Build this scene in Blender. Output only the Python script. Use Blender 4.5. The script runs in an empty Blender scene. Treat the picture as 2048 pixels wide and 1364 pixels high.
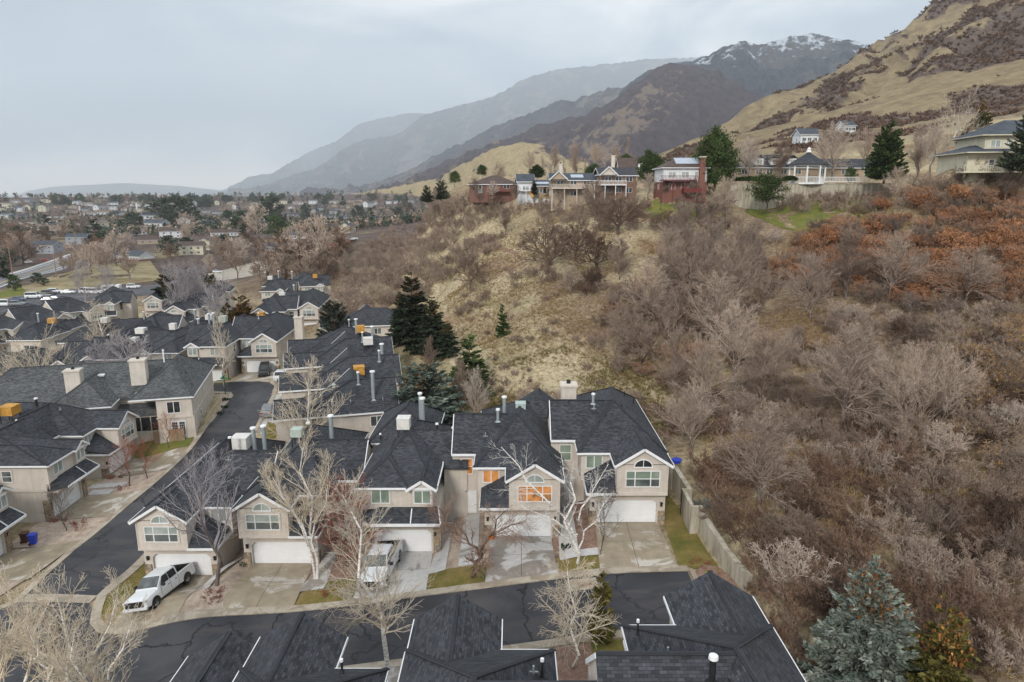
CLOUD=9.2; HAZE=0.85e-4; EXPO=0.70
import bpy, bmesh, math, random
import numpy as np
from mathutils import Vector, Matrix
PI = math.pi
# ------------------------------------------------------------------ survey: camera height 27 m, looking north, 12.3 deg down, 24 mm lens
F = 1365.0; PITCH = math.radians(12.3); CAMH = 27.0
CP, SP = math.cos(PITCH), math.sin(PITCH)
def ray(px, py):
    u = (px-1024)/F; v = (682-py)/F
    return (u, CP+v*SP, -SP+v*CP)
def PD(px, py, d):
    r = ray(px, py); return (r[0]*d, r[1]*d, CAMH+r[2]*d)
def PZ(px, py, z):
    r = ray(px, py); t = (z-CAMH)/r[2]; return (r[0]*t, r[1]*t, z)
def PY(px, py, y):
    r = ray(px, py); t = y/r[1]; return (r[0]*t, y, CAMH+r[2]*t)
sc = bpy.context.scene
col = sc.collection
rnd = random.Random(7)

# ------------------------------------------------------------------ tagging
def tag(o, label=None, cat=None, group=None, kind=None):
    if label: o['label'] = label
    if cat: o['category'] = cat
    if group: o['group'] = group
    if kind: o['kind'] = kind
    return o
def empty(name, loc=(0,0,0), rz=0.0, label=None, cat=None, group=None):
    o = bpy.data.objects.new(name, None); o.empty_display_size = .3
    o.location = loc; o.rotation_euler = (0,0,rz); col.objects.link(o)
    return tag(o, label, cat, group)
def mkobj(name, me, parent=None, loc=None, rz=None, s=None):
    o = bpy.data.objects.new(name, me); col.objects.link(o)
    if parent is not None: o.parent = parent
    if loc is not None: o.location = loc
    if rz is not None: o.rotation_euler = (0,0,rz)
    if s is not None: o.scale = s if hasattr(s,'__len__') else (s,s,s)
    return o
def copy_tree(o, parent=None):
    c = o.copy(); col.objects.link(c)
    if parent is not None: c.parent = parent
    for ch in list(o.children): copy_tree(ch, c)
    return c
def mesh_np(name, V, Fc, mat=None, smooth=False, uv=None, attr=None):
    """V (n,3); Fc (m,3|4) array -> mesh"""
    me = bpy.data.meshes.new(name)
    V = np.asarray(V, dtype=np.float32); Fc = np.asarray(Fc, dtype=np.int32)
    k = Fc.shape[1]; m = len(Fc)
    me.vertices.add(len(V)); me.vertices.foreach_set('co', V.ravel())
    me.loops.add(m*k); me.loops.foreach_set('vertex_index', Fc.ravel())
    me.polygons.add(m); me.polygons.foreach_set('loop_start', np.arange(0, m*k, k, dtype=np.int32))
    me.polygons.foreach_set('loop_total', np.full(m, k, dtype=np.int32))
    if smooth: me.polygons.foreach_set('use_smooth', np.ones(m, dtype=bool))
    if attr is not None:
        a = me.attributes.new('tone', 'FLOAT', 'POINT'); a.data.foreach_set('value', np.asarray(attr, dtype=np.float32))
    me.update(calc_edges=True)
    if mat: me.materials.append(mat)
    return me

class MB:
    """collects polygons, becomes one mesh"""
    def __init__(s): s.v=[]; s.f=[]; s.uv=[]
    def poly(s, pts, uv=None):
        i=len(s.v); s.v+= [tuple(p) for p in pts]; s.f.append(tuple(range(i,i+len(pts)))); s.uv.append(uv); return s
    def box(s, x0,x1,y0,y1,z0,z1):
        if x0>x1: x0,x1=x1,x0
        if y0>y1: y0,y1=y1,y0
        i=len(s.v)
        s.v+=[(x0,y0,z0),(x1,y0,z0),(x1,y1,z0),(x0,y1,z0),(x0,y0,z1),(x1,y0,z1),(x1,y1,z1),(x0,y1,z1)]
        for f in ((0,3,2,1),(4,5,6,7),(0,1,5,4),(1,2,6,5),(2,3,7,6),(3,0,4,7)):
            s.f.append(tuple(i+k for k in f)); s.uv.append(None)
        return s
    def prism(s, pts, vec):
        """extrude planar polygon pts by vec (both caps)"""
        n=len(pts); i=len(s.v)
        s.v+=[tuple(p) for p in pts]+[(p[0]+vec[0],p[1]+vec[1],p[2]+vec[2]) for p in pts]
        s.f.append(tuple(range(i,i+n))); s.f.append(tuple(range(i+2*n-1,i+n-1,-1)))
        for k in range(n):
            a=i+k; b=i+(k+1)%n; s.f.append((b,a,a+n,b+n))
        s.uv+= [None]*(n+2); return s
    def bar(s, a, b, w, h=None):
        """box beam from a to b"""
        h = h or w; a=Vector(a); b=Vector(b); d=(b-a)
        if d.length<1e-6: return s
        d.normalize(); up=Vector((0,0,1))
        if abs(d.z)>.95: up=Vector((0,1,0))
        r=d.cross(up).normalized(); u=r.cross(d)
        i=len(s.v)
        for p in (a,b):
            for sx,sz in ((-1,-1),(1,-1),(1,1),(-1,1)): s.v.append(tuple(p+r*(sx*w/2)+u*(sz*h/2)))
        for f in ((0,3,2,1),(4,5,6,7),(0,1,5,4),(1,2,6,5),(2,3,7,6),(3,0,4,7)):
            s.f.append(tuple(i+k for k in f)); s.uv.append(None)
        return s
    def cyl(s, x,y,z0,z1,r,n=12,r1=None):
        r1=r if r1 is None else r1; i=len(s.v)
        for k in range(n):
            a=2*PI*k/n; s.v.append((x+r*math.cos(a),y+r*math.sin(a),z0))
        for k in range(n):
            a=2*PI*k/n; s.v.append((x+r1*math.cos(a),y+r1*math.sin(a),z1))
        s.f.append(tuple(range(i+n-1,i-1,-1))); s.f.append(tuple(range(i+n,i+2*n)))
        for k in range(n): s.f.append((i+k,i+(k+1)%n,i+n+(k+1)%n,i+n+k))
        s.uv+=[None]*(n+2); return s
    def wheel(s, x,y,z,r,w,n=18,axis='y'):
        i=len(s.v)
        for side in (-1,1):
            for k in range(n):
                a=2*PI*k/n; s.v.append((x+r*math.cos(a), y+side*w/2, z+r*math.sin(a)))
        s.f.append(tuple(range(i,i+n))); s.f.append(tuple(range(i+2*n-1,i+n-1,-1)))
        for k in range(n): s.f.append((i+(k+1)%n,i+k,i+n+k,i+n+(k+1)%n))
        s.uv+=[None]*(n+2); return s
    def build(s, name, mat, parent=None, smooth=False, bevel=0, **kw):
        me=bpy.data.meshes.new(name); me.from_pydata(s.v,[],s.f)
        if any(u is not None for u in s.uv):
            l=me.uv_layers.new(name='UVMap')
            for p,u in zip(me.polygons,s.uv):
                if u is not None:
                    for li,c in zip(p.loop_indices,u): l.data[li].uv=c
        if mat: me.materials.append(mat)
        if smooth: me.polygons.foreach_set('use_smooth',[True]*len(me.polygons))
        me.update()
        o=mkobj(name,me,parent,**kw)
        if bevel:
            b=o.modifiers.new('bevel','BEVEL'); b.width=bevel; b.segments=2; b.limit_method='ANGLE'
        return o

# ------------------------------------------------------------------ noise (numpy value noise)
def vnoise(x, y, seed=0):
    x=np.asarray(x,dtype=np.float64); y=np.asarray(y,dtype=np.float64)
    xi=np.floor(x).astype(np.int64); yi=np.floor(y).astype(np.int64); fx=x-xi; fy=y-yi
    def h(a,b):
        n=(a*374761393+b*668265263+seed*1442695041)&0xffffffff
        n=((n^(n>>13))*1274126177)&0xffffffff
        return ((n^(n>>16))&0xffff)/65535.0
    sx=fx*fx*(3-2*fx); sy=fy*fy*(3-2*fy)
    return (h(xi,yi)*(1-sx)+h(xi+1,yi)*sx)*(1-sy)+(h(xi,yi+1)*(1-sx)+h(xi+1,yi+1)*sx)*sy
def fbm(x,y,o=4,seed=0):
    s=0;a=.5;t=0
    for k in range(o):
        s=s+a*vnoise(x*2**k,y*2**k,seed+k*17); t+=a; a*=.5
    return s/t
def ridged(x,y,o=4,seed=0):
    s=0;a=.5;t=0
    for k in range(o):
        s=s+a*(1-abs(2*vnoise(x*2**k,y*2**k,seed+k*17)-1)); t+=a; a*=.5
    return s/t
# ------------------------------------------------------------------ materials
class NT:
    def __init__(s,name):
        s.m=bpy.data.materials.new(name); s.m.use_nodes=True; s.t=s.m.node_tree; s.n=s.t.nodes
        s.b=s.n['Principled BSDF']
    def new(s,ty,**kw):
        n=s.n.new(ty)
        for k,v in kw.items():
            if hasattr(n,k): setattr(n,k,v)
            else: n.inputs[k.replace('_',' ')].default_value=v
        return n
    def link(s,a,b): s.t.links.new(a,b)
    def coord(s,kind='Object',scale=None):
        c=s.new('ShaderNodeTexCoord').outputs[kind]
        if scale is not None:
            mp=s.new('ShaderNodeMapping'); s.link(c,mp.inputs['Vector']); mp.inputs['Scale'].default_value=scale if hasattr(scale,'__len__') else (scale,)*3
            return mp.outputs[0]
        return c
    def noise(s,co,scale,detail=4,rough=.55,dist=0):
        n=s.new('ShaderNodeTexNoise'); n.inputs['Scale'].default_value=scale; n.inputs['Detail'].default_value=detail
        n.inputs['Roughness'].default_value=rough; n.inputs['Distortion'].default_value=dist
        s.link(co,n.inputs['Vector']); return n.outputs['Fac']
    def ramp(s,fac,stops,interp='LINEAR'):
        r=s.new('ShaderNodeValToRGB'); r.color_ramp.interpolation=interp
        e=r.color_ramp.elements
        while len(e)<len(stops): e.new(.5)
        for el,(p,c) in zip(e,stops):
            el.position=p; el.color=(c[0],c[1],c[2],1) if hasattr(c,'__len__') else (c,c,c,1)
        s.link(fac,r.inputs[0]); return r.outputs[0]
    def mix(s,fac,a,b,mode='MIX'):
        m=s.new('ShaderNodeMix',data_type='RGBA',blend_type=mode)
        for i,v in ((0,fac),(6,a),(7,b)):
            if hasattr(v,'is_output'): s.link(v,m.inputs[i])
            elif i==0: m.inputs[0].default_value=v
            else: m.inputs[i].default_value=(v[0],v[1],v[2],1)
        return m.outputs[2]
    def math(s,op,a,b=None,clamp=False):
        m=s.new('ShaderNodeMath',operation=op,use_clamp=clamp)
        for i,v in ((0,a),(1,b)):
            if v is None: continue
            if hasattr(v,'is_output'): s.link(v,m.inputs[i])
            else: m.inputs[i].default_value=v
        return m.outputs[0]
    def bump(s,h,strength=.3,dist=.02):
        b=s.new('ShaderNodeBump'); b.inputs['Strength'].default_value=strength; b.inputs['Distance'].default_value=dist
        s.link(h,b.inputs['Height']); s.link(b.outputs[0],s.b.inputs['Normal'])
    def base(s,c):
        if hasattr(c,'is_output'): s.link(c,s.b.inputs['Base Color'])
        else: s.b.inputs['Base Color'].default_value=(c[0],c[1],c[2],1)
    def rough(s,r,spec=None):
        s.b.inputs['Roughness'].default_value=r
        if spec is not None: s.b.inputs['Specular IOR Level'].default_value=spec
def simple(name,c,rough=.7,var=.15,scale=3.,bump=0,metal=0,spec=.3,coord='Object',emit=None):
    t=NT(name); co=t.coord(coord)
    n=t.noise(co,scale,5,.6)
    lo=tuple(k*(1-var) for k in c); hi=tuple(min(1,k*(1+var)) for k in c)
    t.base(t.ramp(n,[(.3,lo),(.7,hi)])); t.rough(rough,spec); t.b.inputs['Metallic'].default_value=metal
    if bump: t.bump(t.noise(co,scale*8,3),bump,.01)
    if emit:
        t.b.inputs['Emission Color'].default_value=(*emit[:3],1); t.b.inputs['Emission Strength'].default_value=emit[3]
    return t.m
MAT={}
def shingle(name,c,light,cw=.33,ch=.14):
    t=NT(name); uv=t.new('ShaderNodeUVMap').outputs[0]
    b=t.new('ShaderNodeTexBrick'); t.link(uv,b.inputs['Vector'])
    b.inputs['Scale'].default_value=1; b.inputs['Brick Width'].default_value=cw; b.inputs['Row Height'].default_value=ch
    b.inputs['Mortar Size'].default_value=.008; b.inputs['Mortar Smooth'].default_value=.3; b.inputs['Bias'].default_value=0.0
    b.offset=.5; b.offset_frequency=2
    b.inputs['Color1'].default_value=(*c,1); b.inputs['Color2'].default_value=(*light,1); b.inputs['Mortar'].default_value=(c[0]*.35,c[1]*.35,c[2]*.35,1)
    co=t.coord('Object')
    n=t.noise(co,.55,5,.65); st=t.ramp(n,[(.3,(.72,.72,.74)),(.7,(1.2,1.2,1.22))])
    g=t.noise(co,9,3,.7); st2=t.ramp(g,[(.3,.8),(.7,1.2)])
    cc=t.mix(1,b.outputs['Color'],st,'MULTIPLY'); t.base(t.mix(1,cc,st2,'MULTIPLY'))
    t.rough(.82,.35); t.bump(b.outputs['Fac'],-.5,.02)
    return t.m
MAT['roof']=shingle('charcoal_shingles',(.024,.026,.031),(.072,.076,.086))
MAT['roof_grey']=shingle('weathered_shingles',(.045,.048,.05),(.135,.14,.138))
MAT['roof_brown']=shingle('brown_shingles',(.075,.05,.042),(.12,.085,.07))
MAT['roof_slate']=shingle('slate_blue_shingles',(.05,.06,.075),(.09,.10,.12))
MAT['roof_tan']=shingle('tan_shingles',(.16,.12,.09),(.24,.18,.13))
def stucco(name,c):
    t=NT(name); co=t.coord('Object')
    n=t.noise(co,.7,5,.65); a=t.ramp(n,[(.3,tuple(k*.88 for k in c)),(.7,tuple(k*1.08 for k in c))])
    z=t.coord('Object',(3.0,3.0,.25)); s=t.noise(z,1.2,4,.6); a=t.mix(1,a,t.ramp(s,[(.35,(.91,.90,.88)),(.6,(1,1,1))]),'MULTIPLY')
    t.base(a); t.rough(.9,.15); t.bump(t.noise(co,45,3),.25,.01); return t.m
MAT['stucco']=stucco('taupe_stucco',(.62,.56,.495))
MAT['stucco_dark']=stucco('shaded_tan_stucco',(.40,.32,.265))
MAT['stucco_pale']=stucco('pale_stucco',(.66,.60,.53))
MAT['cream']=stucco('cream_siding',(.66,.62,.48))
MAT['tan_wall']=stucco('tan_wall',(.44,.35,.265))
MAT['white_wall']=stucco('white_siding',(.72,.74,.76))
MAT['grey_wall']=stucco('grey_siding',(.36,.38,.42))
def brick():
    t=NT('red_brick'); co=t.coord('Object'); b=t.new('ShaderNodeTexBrick')
    mp=t.new('ShaderNodeMapping'); t.link(co,mp.inputs[0]); mp.inputs['Rotation'].default_value=(PI/2,0,0)
    t.link(mp.outputs[0],b.inputs['Vector']); b.inputs['Scale'].default_value=2.2
    b.inputs['Color1'].default_value=(.24,.085,.06,1); b.inputs['Color2'].default_value=(.17,.065,.05,1); b.inputs['Mortar'].default_value=(.28,.21,.18,1)
    t.base(b.outputs['Color']); t.rough(.9,.1); return t.m
MAT['brick']=brick()
def stone():
    t=NT('field_stone'); co=t.coord('Object')
    v=t.new('ShaderNodeTexVoronoi',feature='F1'); v.inputs['Scale'].default_value=3.2; t.link(co,v.inputs['Vector'])
    e=t.new('ShaderNodeTexVoronoi',feature='DISTANCE_TO_EDGE'); e.inputs['Scale'].default_value=3.2; t.link(co,e.inputs['Vector'])
    c=t.ramp(v.outputs['Color'],[(.1,(.22,.16,.11)),(.45,(.42,.32,.21)),(.75,(.30,.26,.22)),(1,(.55,.46,.34))])
    t.base(t.mix(t.ramp(e.outputs['Distance'],[(.02,1),(.07,0)]),c,(.14,.12,.10))); t.rough(.9,.15); t.bump(e.outputs['Distance'],.6,.05); return t.m
MAT['stone']=stone()
MAT['white']=simple('white_trim',(.80,.80,.80),.5,.06,2,spec=.4)
MAT['trim']=simple('tan_trim',(.60,.53,.47),.7,.08,2)
MAT['door_white']=simple('white_steel_door',(.86,.87,.88),.45,.04,1.2,spec=.4)
MAT['dark']=simple('dark_metal',(.02,.02,.022),.5,.3,4)
MAT['galv']=simple('galvanised_steel',(.36,.40,.42),.45,.2,5,metal=.3,spec=.5)
MAT['cooler_white']=simple('cooler_white_paint',(.68,.66,.62),.55,.12,3)
MAT['cooler_gold']=simple('weathered_gold_paint',(.55,.28,.055),.6,.3,2.5)
MAT['cooler_green']=simple('pale_green_steel',(.42,.50,.46),.5,.15,4)
MAT['wood']=simple('aged_deck_wood',(.30,.19,.13),.8,.3,5)
MAT['cedar']=simple('cedar_fence_wood',(.36,.26,.17),.85,.3,6)
MAT['red_wood']=simple('dark_red_painted_wood',(.15,.035,.03),.7,.2,4)
MAT['plank']=simple('cream_picket_wood',(.62,.53,.34),.8,.15,6)
def glass(name,c,c2,emit=None,rough=.08):
    t=NT(name); co=t.coord('Object')
    n=t.noise(co,.9,2,.5); cc=t.ramp(n,[(.35,c),(.65,c2)]); t.base(cc); t.rough(rough,.6)
    if emit:
        r=t.ramp(t.noise(co,1.7,4,.6),[(.38,tuple(k*.12 for k in emit)),(.52,emit),(.72,tuple(min(1,k*1.5) for k in emit))]); t.link(r,t.b.inputs['Emission Color']); t.b.inputs['Emission Strength'].default_value=.42
    return t.m
MAT['glass']=glass('window_glass',(.055,.065,.065),(.16,.18,.17))
MAT['glass_blind']=glass('window_with_blind',(.26,.31,.28),(.42,.45,.42),rough=.15)
MAT['glass_green']=glass('window_green_tint',(.17,.225,.175),(.28,.335,.265),rough=.12)
MAT['glass_lit']=glass('lit_window',(.2,.1,.04),(.3,.16,.06),emit=(.50,.19,.055))
MAT['glass_dark']=glass('dark_window_glass',(.012,.015,.017),(.04,.045,.05))
MAT['lamp']=simple('lamp_glow',(.9,.6,.3),.5,.05,2,emit=(1,.55,.2,6))
def asphalt():
    t=NT('wet_asphalt'); co=t.coord('Object')
    n=t.noise(co,.16,6,.62); c=t.ramp(n,[(.36,(.018,.019,.025)),(.5,(.036,.037,.045)),(.64,(.078,.077,.082))])
    p=t.noise(t.coord('Object',(.25,1.1,1)),.35,5,.6,1.0); c=t.mix(t.ramp(p,[(.50,0),(.62,.6)]),c,(.078,.068,.066))
    # cracks and sealed joints
    v=t.new('ShaderNodeTexVoronoi',feature='DISTANCE_TO_EDGE'); v.inputs['Scale'].default_value=.17
    d=t.new('ShaderNodeVectorMath',operation='ADD'); nn=t.new('ShaderNodeTexNoise'); nn.inputs['Scale'].default_value=.6; nn.inputs['Detail'].default_value=5
    t.link(co,nn.inputs['Vector']); t.link(co,d.inputs[0]); sc_=t.new('ShaderNodeVectorMath',operation='SCALE'); sc_.inputs['Scale'].default_value=2.6
    t.link(nn.outputs['Color'],sc_.inputs[0]); t.link(sc_.outputs[0],d.inputs[1]); t.link(d.outputs[0],v.inputs['Vector'])
    c=t.mix(t.ramp(v.outputs['Distance'],[(.006,.95),(.020,0)]),c,(.010,.010,.012))
    g=t.noise(co,30,2,.7); c=t.mix(1,c,t.ramp(g,[(.3,.85),(.7,1.15)]),'MULTIPLY')
    t.base(c); t.link(t.ramp(n,[(.35,.38),(.65,.72)]),t.b.inputs['Roughness']); t.b.inputs['Specular IOR Level'].default_value=.35
    t.bump(t.noise(co,40,2),.15,.01); return t.m
MAT['asphalt']=asphalt()
MAT['asphalt_far']=simple('grey_highway_asphalt',(.13,.13,.14),.6,.18,.15,spec=.4)
MAT['line']=simple('road_paint',(.6,.6,.58),.6,.2,1)
MAT['yellow_line']=simple('yellow_road_paint',(.6,.42,.1),.6,.2,1)
def concrete(name,dry,wet,thr=.5,scale=.33):
    t=NT(name); co=t.coord('Object')
    n=t.noise(co,scale,6,.62,.6); w=t.ramp(n,[(thr-.025,0),(thr+.03,1)])
    g=t.noise(co,2.4,5,.7); d=t.ramp(g,[(.3,tuple(k*.85 for k in dry)),(.7,tuple(min(1,k*1.1) for k in dry))])
    e=t.ramp(t.noise(co,1.1,5,.6),[(.3,tuple(k*.8 for k in wet)),(.7,tuple(k*1.15 for k in wet))])
    c=t.mix(w,d,e); t.base(c)
    r=t.ramp(w,[(0,.85),(1,.42)]); t.link(r,t.b.inputs['Roughness']); t.b.inputs['Specular IOR Level'].default_value=.3
    t.bump(t.noise(co,30,3),.12,.01); return t.m
MAT['conc']=concrete('damp_concrete',(.52,.50,.48),(.27,.235,.20),.50)
MAT['conc_wet']=concrete('wet_tan_concrete',(.56,.515,.45),(.34,.28,.20),.44)
MAT['conc_dry']=concrete('dry_concrete',(.56,.54,.52),(.30,.28,.25),.62)
MAT['kerb']=concrete('kerb_concrete',(.44,.38,.30),(.32,.265,.20),.5,.6)
MAT['joint']=simple('control_joint',(.10,.09,.08),.9,.2,2)
def retw():
    t=NT('stained_retaining_concrete'); z=t.coord('Object',(1,1,.15)); n=t.noise(z,1.6,6,.65)
    c=t.ramp(n,[(.3,(.20,.165,.125)),(.5,(.42,.38,.30)),(.7,(.55,.51,.43))]); t.base(c); t.rough(.9,.1); t.bump(t.noise(t.coord('Object'),12,4),.3,.02); return t.m
MAT['retaining']=retw()
def grassmat(name,a,b,c,scale=.5):
    t=NT(name); co=t.coord('Object'); n=t.noise(co,scale,6,.68); g=t.noise(co,14,4,.75)
    x=t.ramp(n,[(.3,a),(.5,b),(.7,c)]); t.base(t.mix(1,x,t.ramp(g,[(.25,.55),(.75,1.45)]),'MULTIPLY')); t.rough(.95,.05); t.bump(g,.8,.05); return t.m
MAT['lawn']=grassmat('winter_lawn',(.10,.11,.03),(.19,.155,.05),(.30,.215,.095))
MAT['lawn_green']=grassmat('green_lawn',(.10,.13,.03),(.16,.17,.045),(.22,.18,.06))
MAT['gravel']=grassmat('pink_gravel',(.30,.22,.17),(.44,.35,.28),(.54,.45,.37),1.5)
MAT['mulch']=grassmat('rust_bark_mulch',(.19,.115,.085),(.28,.18,.135),(.36,.25,.19),2)
def bark(name,c,c2,marks=False):
    t=NT(name); co=t.coord('Object',(1,1,.35)) if not marks else t.coord('Object',(.6,.6,2.6))
    n=t.noise(co,5,4,.6); x=t.ramp(n,[(.36,c2),(.50,c)]); 
    oi=t.new('ShaderNodeObjectInfo').outputs['Random']; x=t.mix(1,x,t.ramp(oi,[(0,(.85,.85,.87)),(1,(1.15,1.12,1.08))]),'MULTIPLY')
    t.base(x); t.rough(.9,.1); return t.m
MAT['bark_white']=bark('white_birch_bark',(.84,.81,.76),(.28,.24,.21),True)
MAT['bark_cream']=bark('cream_twigs',(.66,.58,.46),(.46,.38,.29))
MAT['bark_grey']=bark('grey_bark',(.20,.165,.15),(.12,.095,.085))
MAT['bark_brown']=bark('brown_bark',(.15,.11,.085),(.08,.055,.042))
MAT['bark_red']=bark('reddish_twigs',(.36,.135,.095),(.25,.09,.065))
MAT['bark_tan']=bark('tan_brown_twigs',(.34,.23,.18),(.22,.145,.115))
MAT['bark_frost']=bark('pale_grey_twigs',(.42,.39,.40),(.30,.27,.28))
MAT['trunk']=bark('conifer_trunk',(.13,.09,.065),(.07,.05,.04))
def scrub(name,c,c2,c3):
    t=NT(name); at=t.new('ShaderNodeAttribute',attribute_name='tone').outputs['Fac']
    oi=t.new('ShaderNodeObjectInfo').outputs['Random']
    x=t.ramp(at,[(0,c2),(.6,c),(1,c3)]); x=t.mix(1,x,t.ramp(oi,[(0,(.50,.47,.46)),(.35,(.78,.72,.68)),(.7,(1,.94,.88)),(1,(1.0,.99,.98))]),'MULTIPLY')
    t.base(x); t.rough(.95,.05); return t.m
MAT['scrub_grey']=scrub('grey_scrub_twigs',(.41,.33,.275),(.22,.165,.13),(.60,.51,.44))
MAT['scrub_brown']=scrub('brown_scrub_twigs',(.29,.195,.145),(.14,.085,.06),(.46,.34,.265))
MAT['scrub_dark']=scrub('dark_scrub_twigs',(.20,.14,.11),(.095,.06,.045),(.33,.25,.205))
MAT['scrub_pale']=scrub('pale_scrub_twigs',(.55,.46,.39),(.33,.265,.215),(.76,.66,.58))
MAT['leaf_rust']=scrub('rust_leaves',(.50,.24,.12),(.32,.145,.07),(.64,.37,.20))
MAT['leaf_gold']=scrub('gold_leaves',(.42,.25,.075),(.25,.14,.045),(.55,.37,.15))
MAT['sage']=scrub('sage_leaves',(.26,.29,.27),(.13,.14,.13),(.40,.43,.41))
MAT['straw']=scrub('straw_grass',(.42,.32,.15),(.24,.17,.07),(.60,.49,.27))
MAT['straw_green']=scrub('green_straw_grass',(.24,.22,.08),(.13,.115,.04),(.42,.36,.16))
MAT['n_blue']=scrub('blue_spruce_needles',(.31,.385,.34),(.12,.165,.14),(.58,.66,.60))
MAT['n_teal']=scrub('blue_green_spruce_needles',(.15,.195,.165),(.05,.07,.058),(.31,.37,.32))
MAT['n_dark']=scrub('dark_spruce_needles',(.07,.10,.062),(.028,.042,.028),(.14,.185,.125))
MAT['n_green']=scrub('green_pine_needles',(.075,.12,.042),(.025,.04,.016),(.15,.215,.08))
MAT['n_olive']=scrub('olive_conifer_needles',(.13,.12,.035),(.04,.04,.014),(.24,.20,.07))
MAT['cones']=scrub('orange_brown_cones',(.33,.15,.05),(.18,.075,.03),(.46,.25,.10))
MAT['hedge']=scrub('hedge_leaves',(.05,.085,.025),(.015,.028,.008),(.10,.15,.045))
# hillside ground: straw grass, green patches, bare red dirt
def hill():
    t=NT('hillside_grass'); co=t.coord('Object')
    n1=t.noise(co,.035,6,.62); n2=t.noise(co,.10,6,.65,.4); n3=t.noise(co,2.2,6,.75)
    c=t.ramp(n1,[(.30,(.20,.165,.095)),(.46,(.29,.24,.145)),(.6,(.40,.335,.21)),(.75,(.28,.20,.13))])
    c=t.mix(t.ramp(n2,[(.52,0),(.66,.75)]),c,(.14,.135,.04))
    n4=t.noise(t.coord('Object',(1,1,1)),.055,5,.6,.3); c=t.mix(t.ramp(n4,[(.56,0),(.68,.7)]),c,(.235,.135,.075))
    c=t.mix(1,c,t.ramp(n3,[(.25,.55),(.75,1.4)]),'MULTIPLY')
    t.base(c); t.rough(.97,.03); t.bump(n3,.9,.25); return t.m
MAT['hill']=hill()
def mountain(name,grass,brush,brush2,bs=.012,thr=.5,snow=None,detail=.02):
    """grass slopes with oak-brush patches; optional snow above a height"""
    t=NT(name); co=t.coord('Object')
    n=t.noise(co,bs,8,.62,.5); at=t.new('ShaderNodeAttribute',attribute_name='tone').outputs['Fac']
    f=t.math('ADD',n,t.math('MULTIPLY',t.math('SUBTRACT',at,.5),.55))
    b=t.ramp(t.noise(co,detail,6,.65),[(.3,brush),(.7,brush2)])
    g=t.noise(co,bs*9,6,.7); gr=t.mix(1,(grass),t.ramp(g,[(.3,.72),(.7,1.25)]),'MULTIPLY')
    c=t.mix(t.ramp(f,[(thr-.03,0),(thr+.03,1)]),gr,b)
    if snow:
        geo=t.new('ShaderNodeNewGeometry'); sp=t.new('ShaderNodeSeparateXYZ'); t.link(geo.outputs['Position'],sp.inputs[0])
        z=t.math('DIVIDE',t.math('SUBTRACT',sp.outputs[2],snow[0]),snow[1])
        s2=t.noise(co,snow[2],8,.7); k=t.math('ADD',z,t.math('MULTIPLY',t.math('SUBTRACT',s2,.5),3.2))
        c=t.mix(t.ramp(k,[(.46,0),(.60,.8)]),c,(.62,.68,.76))
    t.base(c); t.rough(.98,.02); t.bump(t.noise(co,bs*7,8,.7),.8,snow[3] if snow else 6.0); return t.m
# ------------------------------------------------------------------ ground heights from surveyed points
ctrl=[]
def cw(*p): ctrl.append(tuple(p))
def cd(px,py,d): ctrl.append(PD(px,py,d))
for a in ((1253,1046,57),(1045,1077,56.5),(805,1105,57),(563,1130,57),(370,1152,56.2)): cd(*a)
for a in ((9,44.5,-.1),(0,45,-1.1),(-9,45,-2.4),(-19,45.4,-3.5),(-28,45.5,-4.8),(-27.9,52.4,-4.9),(12,38,-.1),(2,38,-1.0),(-8,38,-2.3),(-20,38,-3.8),(-30,38,-5.1),
          (9,20,-.5),(-5,20,-2.0),(-20,20,-4),(0,8,-1.5),(-35,20,-5.4),(-42,38,-5.7),(-36,52,-5.3),(-47.5,58,-6.2),(-47.5,68,-6.0),(-48.4,79,-6.2),(-62,60,-6.6),(-60,90,-6),(-36.5,72,-5.0),(-42.2,87.4,-4.2),(-36,85,-4.3),(-43,114,-3.1),(-52,108,-3.8),(-60,108,-4.8),(-70,108,-6),(-30,66,-4.6),
          (-20,66,-3.2),(-8,66,-1.8),(2,66,-.6),(10,72,.4),(-13,72,-1.8),(-25,72,-2.6),(-28,82,-2.4),(-33,95,-3.2),(-16,98,-.6),(-30,125,-3.0),(-60,140,-5),(-120,140,-7),(-80,180,-7),(-150,230,-8.5),(-60,230,-7),(-25,150,-2.5),
          (-60,190,-5.5),(-40,215,-4),(-100,300,-9),(-200,300,-9),(-120,100,-6),(-100,60,-5),(-200,500,-9),(-100,500,-9),(-400,800,-6),(0,900,2),(-200,1500,0),(-900,1500,0),(-900,500,-12),(300,1700,60),
          (12.6,44.5,0),(14.2,47,0),(13.6,56,.1),(13.5,38,-.1),(16.8,46,.5),(17,60,.6),(19,70,1.6),(17.5,34,.4),(30,30,3.0),(25,18,1.5),(60,40,14),(90,80,27),(100,110,33),(60,10,10),
          (20,200,27.5),(-4.3,178,26.8),(3.2,173,26.4),(-12,185,26),(14,165,25.3),(24,161,25.7),(33,150,26.4),(40,151,26.8),(60,167,30),(78,168,30.2),(69,112,30.2),(78,108,31),(60,152,26.5),(60,200,30),(100,150,31),(110,200,40),(-22,215,25),(-28,260,13),(-50,300,-2),(30,300,27),(100,300,43),(160,260,52),(230,290,64),
          (248,480,89),(130,480,62),(50,500,36),(-50,420,-8),(-80,800,-8),(60,800,28),(200,800,72),(327,960,112),(422,960,172),(524,950,232),(642,950,300),
          (521,640,225),(700,600,330),(900,900,440),(400,400,160),(330,300,112),(600,1400,200),(250,1300,60)): cw(*a)
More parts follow.
